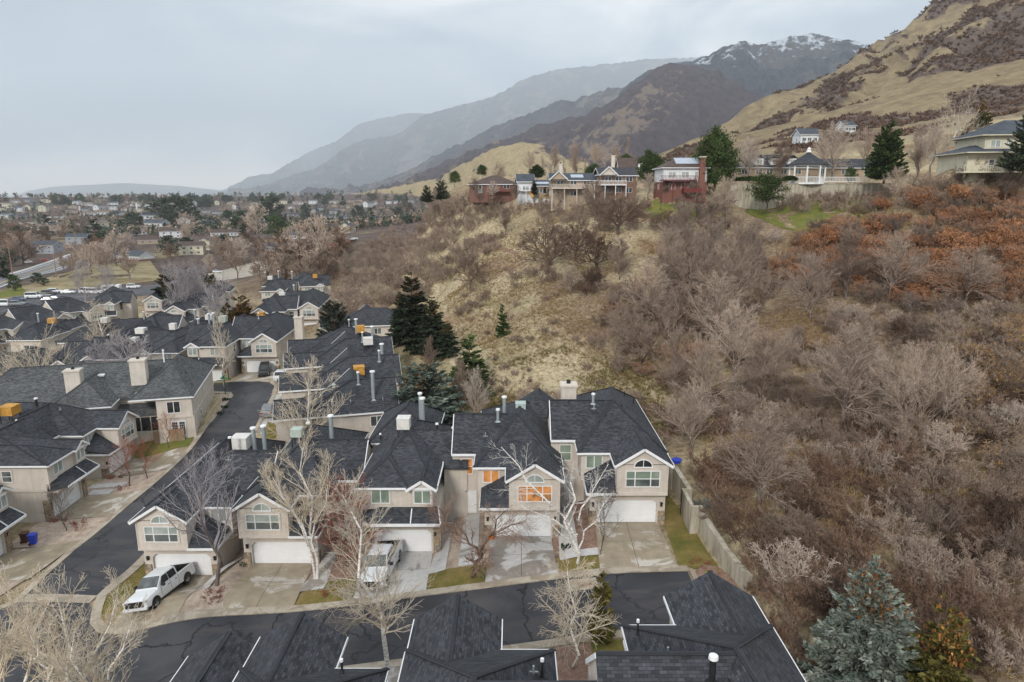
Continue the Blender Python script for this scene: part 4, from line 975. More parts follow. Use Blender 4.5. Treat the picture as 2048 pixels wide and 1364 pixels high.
drape('gravel_bed',[(-16.9,48.4),(-11.9,48.9),(-11.9,57),(-16.9,57)],L_-.008,'mulch',label='bark bed by the white birch')
drape('gravel_bed',[(-25.0,45.7),(-22.0,45.7),(-22.0,57),(-25.3,57)],L_,'gravel',label='pink gravel bed around the grey bare tree')
drape('lawn',[(-30.3,45.7),(-31.2,45.9),(-32.1,46.7),(-32.8,48),(-33.2,50),(-33.5,57),(-31.4,57),(-31.3,52.5),(-30.7,52.5)],L_,'lawn',label='corner lawn beside the white pickup')
drape('lawn',[(-33.6,57),(-31.4,57),(-31.4,69),(-33.6,69)],L_,'lawn_green',label='side lawn along the side street')
drape('lawn',rect(4.9,8.4,33.5,37.7),L_,'lawn',label='small lawn behind the foreground birch')
drape('gravel_bed',rect(2.6,5.0,33.0,37.7),L_,'mulch',label='bark bed at the foot of the foreground birch')
drape('gravel_bed',rect(-8.6,-5.6,30,37.6),L_,'gravel',label='gravel bed at the foot of the leaning birch')
drape('driveway',[(-10.0,32),(-8.6,32),(-5.0,37.6),(-13,37.6),(-13,32)],D,'conc',label='foreground driveway glimpsed beside the leaning birch')
drape('driveway',rect(-4.5,.6,32,37.7),D,'conc',label='foreground driveway hidden below the middle roof'); drape('driveway',rect(7,12.2,32,37.7),D,'conc',label='foreground driveway below the right roof')
# left row
drape('driveway',[(-48.3,76.7),(-41.4,76.6),(-41.3,82.6),(-48.3,81.9)],D,'conc_wet',label='tan driveway in front of the left house with the corner window')
drape('driveway',[(-47.6,65.2),(-41.45,65),(-41.45,71),(-47.6,70.4)],D,'conc_wet',label='tan driveway of the left stone fronted house')
drape('driveway',[(-47.6,53.6),(-41.3,52.5),(-41.45,60),(-47.8,59.2)],D,'conc_wet',label='stained driveway beside the bins')
for (a,b,lab) in ((70.4,76.6,'rock bed with dry shrubs between the left driveways'),(59.6,65.1,'pale rock bed around the small bare tree'),(46.6,53.4,'pale rock bed at the left edge')):
    drape('gravel_bed',[(-48.5,a),(-41.45 if a>50 else -42.5,a),(-41.45,b),(-48.5,b)],L_,'gravel',label=lab)
drape('path',rect(-48.6,-44.5,72.6,73.9),D,'conc_dry',label='pale entry path of the left row'); drape('path',rect(-47.5,-45,70.9,71.9),D,'conc_dry',label='second pale entry slab of the left row')
drape('lawn',[(-48.6,82.2),(-41.6,82.7),(-42.3,88),(-43.6,87.5),(-49,86.5)],L_,'lawn_green',label='green lawn in front of the cedar fence')
drape('gravel_bed',[(-41.4,82.8),(-41.3,90),(-42.2,99.0),(-43.2,100.9),(-45,101.3),(-43.2,93.5),(-41.9,87.5)],L_,'gravel',label='pink rock strip beside the grey roofed building')
drape('driveway',G2((487,742),(549,741),(548,765),(524,763),(466,764)),D,'conc_wet',label='tan driveway under the black car')
drape('lawn',G2((434,771),(432,752),(458,748),(464,765)),L_,'lawn_green',label='small green patch by the street sign'); drape('lawn',G2((560,705),(596,702),(600,735),(552,747)),L_,'lawn_green',label='green lawn right of the end house')
drape('lawn',G2((523,880),(535,845),(552,848),(552,878)),L_,'lawn',label='small lawn by the dark parked car'); drape('driveway',G2((509,862),(528,800),(600,770),(596,830),(540,880)),L_-.01,'conc',label='concrete apron of the stepped row')
# ---- retaining wall with stepped sections
def retain():
    root=empty('retaining_wall',(15,50,0)); tag(root,'stained concrete retaining wall stepping up beside the end townhouse','retaining wall'); o0=Vector((15,50,0))
    def seg(a,b,t0,t1,th=.42):
        m=MB(); a=Vector((*a,0));b=Vector((*b,0)); d=(b-a).normalized(); n=Vector((d.y,-d.x,0))*th
        if n.x<0: n=-n
        pts=[a,b,b+n,a+n]; lo=[(p.x-15,p.y-50,-1.5) for p in pts]; hi=[(p.x-15,p.y-50,z) for p,z in zip(pts,(t0,t1,t1,t0))]
        m.poly(lo[::-1]).poly(hi)
        for k in range(4): m.poly([lo[k],lo[(k+1)%4],hi[(k+1)%4],hi[k]])
        o=m.build('wall_section',MAT['retaining'],root); bm=bmesh.new(); bm.from_mesh(o.data); bmesh.ops.recalc_face_normals(bm,faces=bm.faces[:]); bm.to_mesh(o.data); bm.free()
    seg((15.85,41.6),(15.35,45),1.7,1.75); seg((15.35,45),(14.9,50.8),1.75,2.15)
    seg((14.3,50.6),(15.2,50.6),2.5,2.5,.3); seg((14.3,50.8),(14.3,53.6),2.5,2.6,.3); seg((14.3,53.6),(14.9,53.6),2.6,2.6,.3)
    seg((14.9,53.9),(14.6,58.5),2.4,2.7); seg((14.0,58.4),(14.7,58.4),3.0,3.0,.3); seg((14.0,58.7),(13.95,64),3.0,3.2); seg((13.95,64),(13.8,72),3.0,3.0)
retain()
# ------------------------------------------------------------------ vegetation generators (numpy)
def _unit(v): return v/np.maximum(np.linalg.norm(v,axis=-1,keepdims=True),1e-9)
def branches(rng, stems, specs, nseg=3):
    """stems: list of (p0,dir,len,r0,r1,bend) ; specs: (n,t0,t1,len_lo,len_hi,spread,up,rr)
    returns segment arrays P0,P1,R0,R1,T"""
    P=np.array([s[0] for s in stems],float); Dn=_unit(np.array([s[1] for s in stems],float)); L=np.array([s[2] for s in stems],float)
    R=np.array([s[3] for s in stems],float); R1=np.array([s[4] for s in stems],float); Bd=np.array([s[5] for s in stems],float)
    out=[]
    for lev in range(len(specs)+1):
        ns=nseg+2 if lev==0 else (nseg if lev<len(specs) else 2)
        tt=np.linspace(0,1,ns+1)
        pts=P[:,None,:]+Dn[:,None,:]*L[:,None,None]*tt[None,:,None]+Bd[:,None,:]*L[:,None,None]*(tt**2)[None,:,None]
        if ns>1: pts[:,1:-1]+=rng.normal(0,.035,(len(P),ns-1,3))*L[:,None,None]
        rr=R[:,None]+(R1-R)[:,None]*tt[None,:]
        out.append((pts[:,:-1].reshape(-1,3),pts[:,1:].reshape(-1,3),rr[:,:-1].ravel(),rr[:,1:].ravel(),np.full(len(P)*ns,lev/len(specs))))
        if lev==len(specs): break
        n,t0,t1,l0,l1,spread,up,rk=specs[lev]
        m=len(P)*n; idx=np.repeat(np.arange(len(P)),n); t=t0+(t1-t0)*(np.tile(np.arange(n),len(P))+rng.random(m))/n
        k=np.minimum((t*ns).astype(int),ns-1); f=t*ns-k
        p=pts[idx,k]*(1-f)[:,None]+pts[idx,k+1]*f[:,None]; d=_unit(pts[idx,k+1]-pts[idx,k])
        rv=rng.normal(0,1,(m,3)); rv-= (rv*d).sum(1,keepdims=True)*d; rv=_unit(rv)
        sp=spread*(.7+.6*rng.random(m)); nd=d*np.cos(sp)[:,None]+rv*np.sin(sp)[:,None]; nd[:,2]+=up; nd=_unit(nd)
        nl=L[idx]*(l0+(l1-l0)*rng.random(m))*(1.15-.55*(t-t0)/(max(t1-t0,.01)))
        pr=R[idx]+(R1-R)[idx]*t
        P=p;Dn=nd;Bd=rng.normal(0,.12,(m,3)); Bd[:,2]+=up*.45; L=nl; R=pr*rk; R1=R*.45
    return [np.concatenate([o[i] for o in out]) for i in range(5)]
def tubes(segs, rmin=.008, sides=3, rs=1.0):
    P0,P1,A,B,T=segs; A=np.maximum(A*rs,rmin); B=np.maximum(B*rs,rmin*.8); d=_unit(P1-P0); up=np.where(np.abs(d[:,2:3])>.9,np.array([[1.,0,0]]),np.array([[0,0,1.]]))
    x=_unit(np.cross(d,up)); y=np.cross(d,x); n=len(P0); V=np.empty((n,2*sides,3))
    for k in range(sides):
        a=2*PI*k/sides; o=x*math.cos(a)+y*math.sin(a); V[:,k]=P0+o*A[:,None]; V[:,sides+k]=P1+o*B[:,None]
    base=np.arange(n)[:,None]*2*sides
    Fs=[np.concatenate([base+k,base+(k+1)%sides,base+sides+(k+1)%sides,base+sides+k],1) for k in range(sides)]
    return V.reshape(-1,3),np.concatenate(Fs),np.repeat(T,2*sides)
def split_mesh(name,segs,mat_t,mat_c,rmin,lev=.34,rmin2=None):
    """trunk mesh and crown mesh"""
    m=segs[4]<lev
    a=[s[m] for s in segs]; b=[s[~m] for s in segs]
    V,Fc,T=tubes(a,rmin*1.5,6); tm=mesh_np(name+'_trunk',V,Fc,mat_t,True)
    V,Fc,T=tubes(b,rmin,3); tone=np.clip(np.repeat(np.random.RandomState(3).normal(.55,.22,len(b[0])),6),0,1); cm=mesh_np(name+'_crown',V,Fc,mat_c,False,attr=tone)
    return tm,cm
def leaves(rng,pts,n,size,jit):
    idx=rng.integers(0,len(pts),n); c=pts[idx]+rng.normal(0,jit,(n,3)); a=_unit(rng.normal(0,1,(n,3))); b=_unit(np.cross(a,rng.normal(0,1,(n,3))))
    s=size*(.5+rng.random((n,1))); V=np.stack([c-a*s,c+b*s*.5,c+a*s,c-b*s*.5],1).reshape(-1,3)
    return V,np.arange(4*n).reshape(-1,4),np.repeat(np.clip(rng.normal(.5,.25,n),0,1),4)
def shrub_mesh(seed,Hh=3.2,R=2.2,mat='scrub_grey',dens=1.0,rmin=.014,leaf=None,stems=9,lowpoly=False,upb=.10):
    rng=np.random.default_rng(seed); st=[]
    for k in range(stems):
        a=2*PI*k/stems+rng.random()*.7; t=rng.uniform(.15,.75); d=(math.cos(a)*t*R/Hh*1.5,math.sin(a)*t*R/Hh*1.5,1); 
        L=Hh*rng.uniform(.6,.86); p=(math.cos(a)*.25*R*rng.random(),math.sin(a)*.25*R*rng.random(),-.3)
        st.append((p,d,L,.05,.018,(rng.normal(0,.12),rng.normal(0,.12),-.05)))
    if lowpoly: sp=[(6,.2,1,.35,.6,.65,.1,.6),(7,.25,1,.35,.6,.7,.08,.5)]
    else: sp=[(int(7*dens),.2,1,.30,.55,.62,upb,.6),(int(6*dens),.2,1,.4,.65,.65,upb,.55),(6,.15,1,.35,.62,.7,.06,.6)]
    segs=branches(rng,st,sp); V,Fc,T=tubes(segs,rmin,3)
    tone=np.repeat(np.clip(rng.normal(.5,.22,len(segs[0])),0,1),6)
    me=mesh_np('shrub',V,Fc,MAT[mat],False,attr=tone); lm=None
    if leaf:
        tips=segs[1][segs[4]>.6]; V,Fc,T=leaves(rng,tips,int(leaf[1]*(.25 if lowpoly else 1)),leaf[2],.12); lm=mesh_np('leaves',V,Fc,MAT[leaf[0]],attr=T)
    return me,lm
def conifer_mesh(seed,Hh,R,mat,n_br=110,spr=60,cone=0,shape=.85,droop=.25,size=.22,fat=1.0,top=.0):
    """whorled branches clad in sprays of needle blades"""
    rng=np.random.default_rng(seed); Vs=[];Ts=[]
    u=rng.random(n_br); hfrac=1-np.sqrt(u)*.97; h=hfrac*Hh
    az=rng.random(n_br)*2*PI; L=R*((1-hfrac)**shape)*rng.uniform(.72,1.12,n_br)+.12
    d=np.stack([np.cos(az),np.sin(az),.15+.55*hfrac-droop*(1-hfrac)],1)
    m=np.maximum(6,(spr*(L/R)**1.2).astype(int)); idx=np.repeat(np.arange(n_br),m); M=len(idx); t=rng.random(M)**.6
    c=np.stack([np.zeros(M),np.zeros(M),h[idx]],1)+d[idx]*(L[idx]*t)[:,None]; c[:,2]-=droop*.5*L[idx]*t*t*1.0
    c[:,2]+= .18*L[idx]*(t**3)
    side=np.stack([-np.sin(az[idx]),np.cos(az[idx]),np.zeros(M)],1); w=(rng.random(M)*2-1); c+=side*(w*.26*L[idx]*(1.05-t)*fat)[:,None]
    c+=rng.normal(0,.035*R**.5,(M,3))
    a=_unit(d[idx]*(.8)+side*np.sign(w)[:,None]*.7+rng.normal(0,.35,(M,3))); b=_unit(np.cross(a,rng.normal(0,1,(M,3))+np.array([0,0,1.2])))
    s=(size*(.6+.8*rng.random(M)))[:,None]; wd=s*.34
    V=np.stack([c-a*s*.5-b*wd*.3,c+b*wd,c+a*s,c-b*wd],1).reshape(-1,3)
    brt=rng.normal(.45,.16,n_br)
    T=np.repeat(np.clip(brt[idx]+rng.normal(0,.16,M),0,1),4)
    cm=mesh_np('crown',V,np.arange(4*M).reshape(-1,4),MAT[mat],attr=T)
    tr=branches(rng,[((0,0,-.5),(0,0,1),Hh*.98,.035*Hh*.55,.02,(0,0,0))],[]) if False else None
    st=[((0,0,-.6),(0,0,1),Hh+.3,.022*Hh,.02,(0,0,0))]+[((0,0,h[k]),d[k],L[k]*.85,.035,.01,(0,0,-droop*.4)) for k in range(0,n_br,2)]
    P0=[];P1=[];A=[];B=[]
    for s0 in st:
        p=np.array(s0[0]);q=p+_unit(np.array(s0[1],float))*s0[2]; P0.append(p);P1.append(q);A.append(s0[3]);B.append(s0[4])
    V,Fc,_=tubes([np.array(P0),np.array(P1),np.array(A),np.array(B),np.zeros(len(P0))],.012,5)
    tm=mesh_np('trunk',V,Fc,MAT['trunk'],True); km=None
    if cone:
        k=np.where(hfrac[idx]>.62-top)[0]; k=rng.choice(k,min(cone,len(k))); cc=c[k]+rng.normal(0,.08,(len(k),3)); n=len(cc); a=_unit(rng.normal(0,.35,(n,3))+np.array([0,0,-1.])); b=_unit(np.cross(a,rng.normal(0,1,(n,3)))); s=.10+.08*rng.random((n,1))
        V=np.stack([cc-a*s*.6,cc+b*s*.45,cc+a*s,cc-b*s*.45],1).reshape(-1,3); nv=len(cm.vertices); V0=np.empty(nv*3,np.float32); cm.vertices.foreach_get('co',V0); T0=np.empty(nv,np.float32); cm.attributes['tone'].data.foreach_get('value',T0); na=nv//4
        cm=mesh_np('crown',np.concatenate([V0.reshape(-1,3),V]),np.arange(nv+4*n).reshape(-1,4),MAT[mat],attr=np.concatenate([T0,np.repeat(rng.random(n),4)])); cm.materials.append(MAT['cones'])
        mi=np.zeros(na+n,np.int32); mi[na:]=1; cm.polygons.foreach_set('material_index',mi)
    return tm,cm,None
def pine_mesh(seed,Hh,R,mat,limbs=26,tufts=150,base=.25,size=.20,flat=1.0):
    """irregular round crowned pine: tufts on the ends of limbs"""
    rng=np.random.default_rng(seed); st=[((0,0,-.6),(rng.normal(0,.04),rng.normal(0,.04),1),Hh*.9,.024*Hh,.04,(0,0,0))]
    for k in range(limbs):
        f=base+(1-base)*(k+rng.random())/limbs; a=k*2.4+rng.random(); prof=math.sin(min(1,(f-base)/(1-base)*.8+.25)*PI)**.6 if f<.97 else .4
        st.append(((0,0,f*Hh*.88),(math.cos(a),math.sin(a),.25+.9*(f-.4)),R*prof*rng.uniform(.75,1.1),.06,.02,(0,0,.12)))
    segs=branches(rng,st,[(6,.35,1,.3,.55,.8,.12,.5)])
    V,Fc,_=tubes(segs,.02,4); tm=mesh_np('trunk',V,Fc,MAT['trunk'],True)
    tips=segs[1][(segs[4]>.5)|(np.arange(len(segs[4]))>8)]; tips=tips[tips[:,2]>Hh*base*.9]; n=limbs*tufts
    idx=rng.integers(0,len(tips),n); c=tips[idx]+rng.normal(0,.17*R**.8,(n,3))*np.array([1,1,.7])
    a=_unit(rng.normal(0,1,(n,3))+np.array([0,0,.6])); b=_unit(np.cross(a,rng.normal(0,1,(n,3)))); s=size*(.6+.8*rng.random((n,1)))
    V=np.stack([c-a*s*.4,c+b*s*.35,c+a*s,c-b*s*.35],1).reshape(-1,3); bt=rng.normal(.45,.17,len(tips))
    cm=mesh_np('crown',V,np.arange(4*n).reshape(-1,4),MAT[mat],attr=np.repeat(np.clip(bt[idx]+rng.normal(0,.14,n),0,1),4))
    return tm,cm,None
def put_tree(name,ms,loc,s=1,rz=0,label=None,cat='tree',group=None,names=('trunk','crown','cones'),lean=None):
    r=empty(name,loc,rz,label,cat,group); r.scale=(s,s,s) if not hasattr(s,'__len__') else s
    if lean: r.rotation_euler=(lean[0],lean[1],rz)
    for m,nm in zip(ms,names):
        if m is not None: mkobj(nm,m,r)
    return r
def bare_tree(seed,Hh,W,bark_t,bark_c,stems=None,rmin=.011,n1=16,tr=.11,n2=7,n3=6,n4=0,up=.12,spread=.75,lean=(0,0),t0=.28,len1=(.34,.5)):
    rng=np.random.default_rng(seed)
    st=stems or [((0,0,-.3),(lean[0],lean[1],1),Hh,tr,.02,(rng.normal(0,.04),rng.normal(0,.04),0))]
    sp=[(n1,t0,1,len1[0]*W,len1[1]*W,spread,up,.55),(n2,.2,1,.35,.6,.6,up*.8,.55),(n3,.15,1,.35,.6,.65,up*.5,.6)]
    if n4: sp.append((n4,.1,1,.4,.7,.6,.0,.7))
    segs=branches(rng,st,sp)
    return split_mesh('bare',segs,MAT[bark_t],MAT[bark_c],rmin,lev=.3 if not n4 else .2)
# ------------------------------------------------------------------ individual near trees
def gz(x,y,dz=0): return (x,y,g(x,y)+dz)
BC='bark_cream'
def addtree(ms,x,y,label,s=1,rz=0,name='bare_tree',group=None,**k): return put_tree(name,ms,gz(x,y),s,rz,label,'tree',group,**k)
rng0=np.random.default_rng(5)
# tall twin birch at the corner of the second house
st=[((0,0,-.3),(-.02,.05,1),12.2,.16,.03,(-.03,0,0)),((-.15,.1,-.3),(-.16,.02,1),10.6,.13,.03,(-.10,.0,0)),((.1,.1,2.0),(.10,.1,1),8.5,.10,.02,(.05,0,0)),((-.7,.1,4.2),(-.45,.0,1),5.6,.08,.02,(-.12,0,.1)),((-.6,0,3.2),(-.2,-.25,1),6.6,.08,.02,(-.1,0,.1))]
addtree(bare_tree(11,12,1,'bark_white',BC,stems=st,n1=13,n2=7,n3=6,up=.10,spread=.6,t0=.3,len1=(.20,.33),rmin=.0085),-15.6,49.3,'tall twin trunked white birch at the corner of the house with the low garage',s=.93)
# leaning aspen over the street
st=[((0,0,-.3),(-.13,.02,1),12.3,.17,.03,(-.06,0,0))]
addtree(bare_tree(12,12,1,'bark_white',BC,stems=st,n1=64,n2=6,n3=5,up=.10,spread=.95,t0=.2,len1=(.17,.26),rmin=.009),-7.6,36.9,'white aspen leaning left over the street in front of the silver pickup')
# foreground small birch
st=[((0,0,-.3),(-.06,.02,1),6.6,.11,.02,(0,0,0))]
addtree(bare_tree(13,6.6,1,'bark_white',BC,stems=st,n1=36,n2=7,n3=5,up=-.02,spread=1.15,t0=.22,len1=(.28,.42),rmin=.009),3.6,35.9,'small white birch between the foreground roofs')
# multi stemmed birch
st=[((0,0,-.3),(-.04,0,1),8.6,.13,.03,(0,0,0)),((-.1,0,2.2),(-.75,.05,1),8.0,.095,.025,(-.10,0,.08)),((0,0,1.0),(.35,-.1,1),5.0,.08,.02,(.12,0,.0)),((0,0,.9),(-.5,-.2,.8),3.2,.07,.02,(-.25,0,.1)),((0,0,2.4),(-1,.1,.5),4.4,.07,.02,(-.2,0,.15)),((.05,0,3.6),(.4,.1,1),4.6,.07,.02,(.1,0,0))]
addtree(bare_tree(14,9,1,'bark_white','bark_white',stems=st,n1=9,n2=5,n3=4,up=-.04,spread=.7,t0=.35,len1=(.20,.34),rmin=.0075),4.9,46.8,'multi stemmed bright white birch on the small lawn beside the lit house')
# crooked tree
st=[((0,0,-.3),(.12,0,1),2.6,.16,.12,(.10,0,0)),((.5,0,2.2),(.55,.1,1),3.2,.11,.03,(.1,0,.1)),((.45,0,2.1),(-.7,0,1),2.8,.11,.03,(-.1,0,.15)),((-1.2,0,3.6),(-.7,.2,.9),2.6,.07,.02,(0,0,0)),((1.2,.1,3.4),(.9,.1,.5),2.8,.06,.02,(.1,0,-.1))]
addtree(bare_tree(15,6,1,'bark_brown','bark_tan',stems=st,n1=12,n2=8,n3=6,n4=0,up=-.10,spread=.8,t0=.25,len1=(.4,.8),rmin=.0065),-2.9,46.6,'crooked dark trunked weeping tree on the lawn before the lit house')
# grey tree by the white pickup
addtree(bare_tree(16,10,1,'bark_grey','bark_frost',n1=24,n2=8,n3=6,up=.16,spread=.8,t0=.25,len1=(.3,.42),tr=.17,rmin=.0085),-23.2,48.2,'grey spreading bare tree in the pink gravel beside the white pickup',s=.98)
# big pale trees bottom left
for i,(x,y,hh,w) in enumerate(((-29.3,34.0,9.6,1),(-25.6,34.2,9.8,1),(-23.4,32.2,8.8,.9))):
    st=[((0,0,-.3),(.02,0,1),hh,.17,.02,(0,0,0)),((0,0,1.5),(.45,.1,1),hh*.8,.12,.02,(.0,0,.1)),((0,0,1.2),(-.45,.1,1),hh*.8,.12,.02,(0,0,.1)),((0,0,2.4),(.1,-.4,1),hh*.62,.1,.02,(0,0,.1))]
    addtree(bare_tree(30+i,hh,w,'bark_white',BC,stems=st,n1=13,n2=7,n3=5,up=.16,spread=.65,t0=.25,len1=(.26,.4),rmin=.010),x,y,('pale bare cottonwood cut by the left edge at the bottom corner','pale bare cottonwood with upright limbs in the bottom left corner','rightmost pale bare cottonwood at the bottom left, beside the street')[i])
# small trees
small=bare_tree(41,4.6,1,'bark_brown','bark_red',n1=16,n2=6,n3=5,up=.16,spread=.7,t0=.3,len1=(.35,.55),tr=.075,rmin=.008)
small2=bare_tree(42,4.2,1,'bark_grey','bark_grey',n1=16,n2=6,n3=5,up=.2,spread=.7,t0=.25,len1=(.4,.6),tr=.07,rmin=.008)
addtree(small2,-44.4,62.2,'small dark bare tree in the pale rock bed behind the blue bin')
addtree(small2,-44.9,50.6,'thin bare tree at the left edge near the street corner',s=1.15,rz=2)
addtree(small,-43.6,72.6,'small reddish bare tree by the entry slabs of the left row',rz=1,s=1.1)
addtree(small,-42.6,74.4,'spindly red twigged tree leaning over the side street edge',rz=4,s=.95)
addtree(small,-44.2,83.0,'young red twigged tree on the green lawn before the cedar fence',s=.9,rz=3)
redt=bare_tree(43,6.0,1,'bark_brown','bark_red',n1=30,n2=9,n3=8,up=.1,spread=.85,t0=.12,len1=(.35,.55),tr=.09,rmin=.009)
addtree(redt,-13.5,50.6,'dense red twigged small tree between the birch and the silver pickup',s=1.12)
addtree(small2,6.9,47.6,'thin twiggy sapling left of the half wet driveway',s=(.8,.8,1.1),rz=2)
birch_far=bare_tree(51,9,1,'bark_white',BC,n1=30,n2=7,n3=4,up=.08,spread=.9,t0=.2,len1=(.26,.4),tr=.13,rmin=.013)
birch_wide=bare_tree(52,9,1,'bark_white',BC,n1=18,n2=7,n3=5,up=.14,spread=.85,t0=.2,len1=(.45,.62),tr=.18,rmin=.014)
frost=bare_tree(53,8,1,'bark_frost','bark_frost',n1=24,n2=8,n3=6,up=.18,spread=.75,t0=.15,len1=(.34,.5),tr=.12,rmin=.016)
def at_base(px,py,y): 
    p=PY(px,py,y); return p[0],y
def tree_top(ms,hm,px,pytop,y,label,name='bare_tree',group=None,rz=0,wid=1.0,**k):
    """tree at distance y whose top is seen at (px,pytop)"""
    p=PY(px,pytop,y); zb=g(p[0],y); s=max(.2,(p[2]-zb)/hm)
    return put_tree(name,ms,(p[0],y,zb),(s*wid,s*wid,s),rz,label,'tree',group,**k)
tree_top(birch_far,9,617,745,67.5,'white birch standing before the plain end wall of the stepped row')
tree_top(birch_wide,9,72,700,92,'large spreading pale tree behind the left row roofs',rz=1)
tree_top(birch_wide,9,20,720,98,'pale tree cut by the left edge behind the roofs',rz=3)
tree_top(birch_far,9,437,640,104,'tall slim birch beside the inner lane corner',rz=2,wid=.55)
tree_top(birch_far,9,192,618,128,'white bare tree between the gabled rows',rz=2)
tree_top(frost,8,248,690,101,'pale twiggy tree behind the two stucco chimneys',wid=1.3)
tree_top(frost,8,205,700,103,'bushy bare tree left of the stucco chimneys',rz=2,wid=1.2)
for i,(px,py,y) in enumerate(((345,552,160),(372,545,166),(400,552,164),(443,578,140),(165,540,215),(210,545,210))):
    tree_top(frost,8,px,py,y,('frosted grey tree nearest the dark firs by the far gabled house','tallest frosted grey tree of the far rows','frosted grey tree right of its tall neighbour','frosted grey tree left of the orange topped fir','bare tree left of the white trailer by the parking lot','bare tree beside the white trailer')[i],rz=i)
# ---- spruces
sp_big=conifer_mesh(61,9.0,3.2,'n_blue',n_br=330,spr=190,cone=600,size=.18,droop=.3,shape=.72)
sp_olive=conifer_mesh(62,7.0,2.2,'n_olive',n_br=170,spr=110,cone=520,size=.20,droop=.25,shape=.8,top=.1)
sp_dark=conifer_mesh(63,11,2.9,'n_dark',n_br=210,spr=85,cone=420,size=.34,droop=.35,shape=.8)
sp_blue=conifer_mesh(64,9,3.9,'n_teal',n_br=300,spr=120,cone=700,size=.34,droop=.3,shape=.55)
sp_thin=conifer_mesh(65,8,1.9,'n_green',n_br=120,spr=60,size=.34,droop=.3,shape=.8)
def conif(ms,hm,px,py,y,label,rz=0,wid=1,group=None,name='spruce_tree'): return tree_top(ms,hm,px,py,y,label,name,group,rz,wid)
p=PY(1728,1118,31.0); put_tree('spruce_tree',sp_big,(p[0]+.6,31,p[2]-9.0),1,0,'large blue spruce with brown cones in the lower right corner','tree')
p=PY(1897,1195,29.5); put_tree('spruce_tree',sp_olive,(p[0],29.5,p[2]-7.0),1,1,'olive spruce with orange cones right of the large blue spruce','tree')
p=PY(848,722,75); put_tree('spruce_tree',sp_blue,(p[0],75,p[2]-9.6),(1.35,1.35,1.06),2,'wide blue spruce with rusty cone laden top behind the front row','tree')
conif(sp_dark,11,822,541,103,'tallest dark spruce with orange cones on the slope below the scrub',wid=1.2)
conif(sp_dark,11,800,580,104,'bluish spruce at the left flank of the tall one',1,1.1)
conif(sp_dark,11,863,590,101,'dark spruce right of the tallest one',2,1.35)
conif(sp_dark,11,893,640,99,'lowest spruce at the right of the dark group',3,1.5)
conif(sp_thin,8,938,670,88,'green spruce standing alone on the lower grass slope',0,1.5)
conif(sp_thin,8,1005,608,104,'small lone spruce on the open grass slope',2,1.0)
conif(sp_blue,9,668,600,108,'dark blue spruce with rusty top beside the far stucco gable',1,.9)
conif(sp_olive,7,475,583,132,'orange brown fir between the far roofs',2,1.2)
conif(sp_olive,7,455,598,130,'shorter orange brown fir beside its taller twin',4,1.1)
conif(sp_dark,11,327,536,182,'dark fir beside the frosted grey trees',2,1.5); conif(sp_dark,11,370,532,190,'dark fir behind the frosted grey trees',3,1.3)
conif(sp_dark,11,409,538,185,'small dark fir left of its twin near the creek road',1,.9); conif(sp_dark,11,421,540,184,'small dark fir right of its twin near the creek road',4,.9)
# slim juniper by the small birch
jun=conifer_mesh(66,4.2,.62,'n_olive',n_br=90,spr=26,size=.24,droop=.1,shape=.6)
p=PY(1205,1156,37.9); put_tree('juniper',jun,gz(p[0],37.9),(1.1,1.1,1.18),0,'slim yellow green juniper behind the small foreground birch','tree')
# ------------------------------------------------------------------ hillside scrub
def inpoly(px,py,poly):
    c=False; n=len(poly); j=n-1
    for i in range(n):
        xi,yi=poly[i]; xj,yj=poly[j]
        if (yi>py)!=(yj>py) and px<(xj-xi)*(py-yi)/(yj-yi)+xi: c=not c
        j=i
    return c
SH={}
for k,(m,seed,Hh,R,leaf) in {'g1':('scrub_grey',101,3.4,2.3,None),'g2':('scrub_grey',102,2.8,2.5,None),'p1':('scrub_pale',103,3.4,2.2,None),'b1':('scrub_brown',104,3.0,2.4,None),'b2':('scrub_brown',105,2.4,2.2,None),
     'd1':('scrub_dark',106,2.8,2.2,None),'d2':('scrub_dark',107,3.4,2.4,None),'r1':('scrub_brown',108,3.1,2.3,('leaf_rust',3000,.088)),'r2':('scrub_grey',109,3.3,2.3,('leaf_rust',1900,.08)),'y1':('scrub_grey',110,2.9,2.2,('leaf_gold',700,.085))}.items():
    SH[k]=shrub_mesh(seed,Hh,R,m,rmin=.0125,leaf=leaf)
PT={'t1':bare_tree(121,7.5,1,'bark_grey','scrub_pale',n1=26,n2=10,n3=9,up=.14,spread=.75,t0=.12,len1=(.36,.54),tr=.15,rmin=.0135),
    't2':bare_tree(122,7,1,'bark_brown','scrub_grey',stems=[((0,0,-.3),(.1,0,1),6.8,.16,.02,(.1,0,0)),((0,0,.5),(-.6,.1,1),6.2,.13,.02,(-.1,0,0)),((0,0,.8),(.7,-.1,1),5.6,.12,.02,(.1,0,0))],n1=13,n2=10,n3=9,up=.06,spread=.8,t0=.2,rmin=.0135,len1=(.36,.52)),
    't3':bare_tree(123,6,1,'bark_brown','scrub_dark',stems=[((0,0,-.3),(.05,0,1),5.8,.2,.02,(.0,0,0)),((0,0,1.0),(-1.1,.1,.8),4.6,.14,.02,(-.1,0,.15)),((0,0,1.4),(1.1,-.1,.9),4.4,.13,.02,(.1,0,.1)),((0,0,.9),(.2,-.9,.9),3.8,.12,.02,(.1,0,.1))],n1=12,n2=8,n3=8,up=.02,spread=.9,t0=.25,rmin=.016,len1=(.36,.55)),
    't4':bare_tree(124,8,1,'bark_grey','scrub_grey',n1=40,n2=9,n3=8,up=.22,spread=.62,t0=.08,len1=(.26,.42),tr=.13,rmin=.013)}
_d=shrub_mesh(131,7.4,5.2,'scrub_pale',rmin=.013,stems=20,upb=.3)
PT['dome']=(_d[0],None)
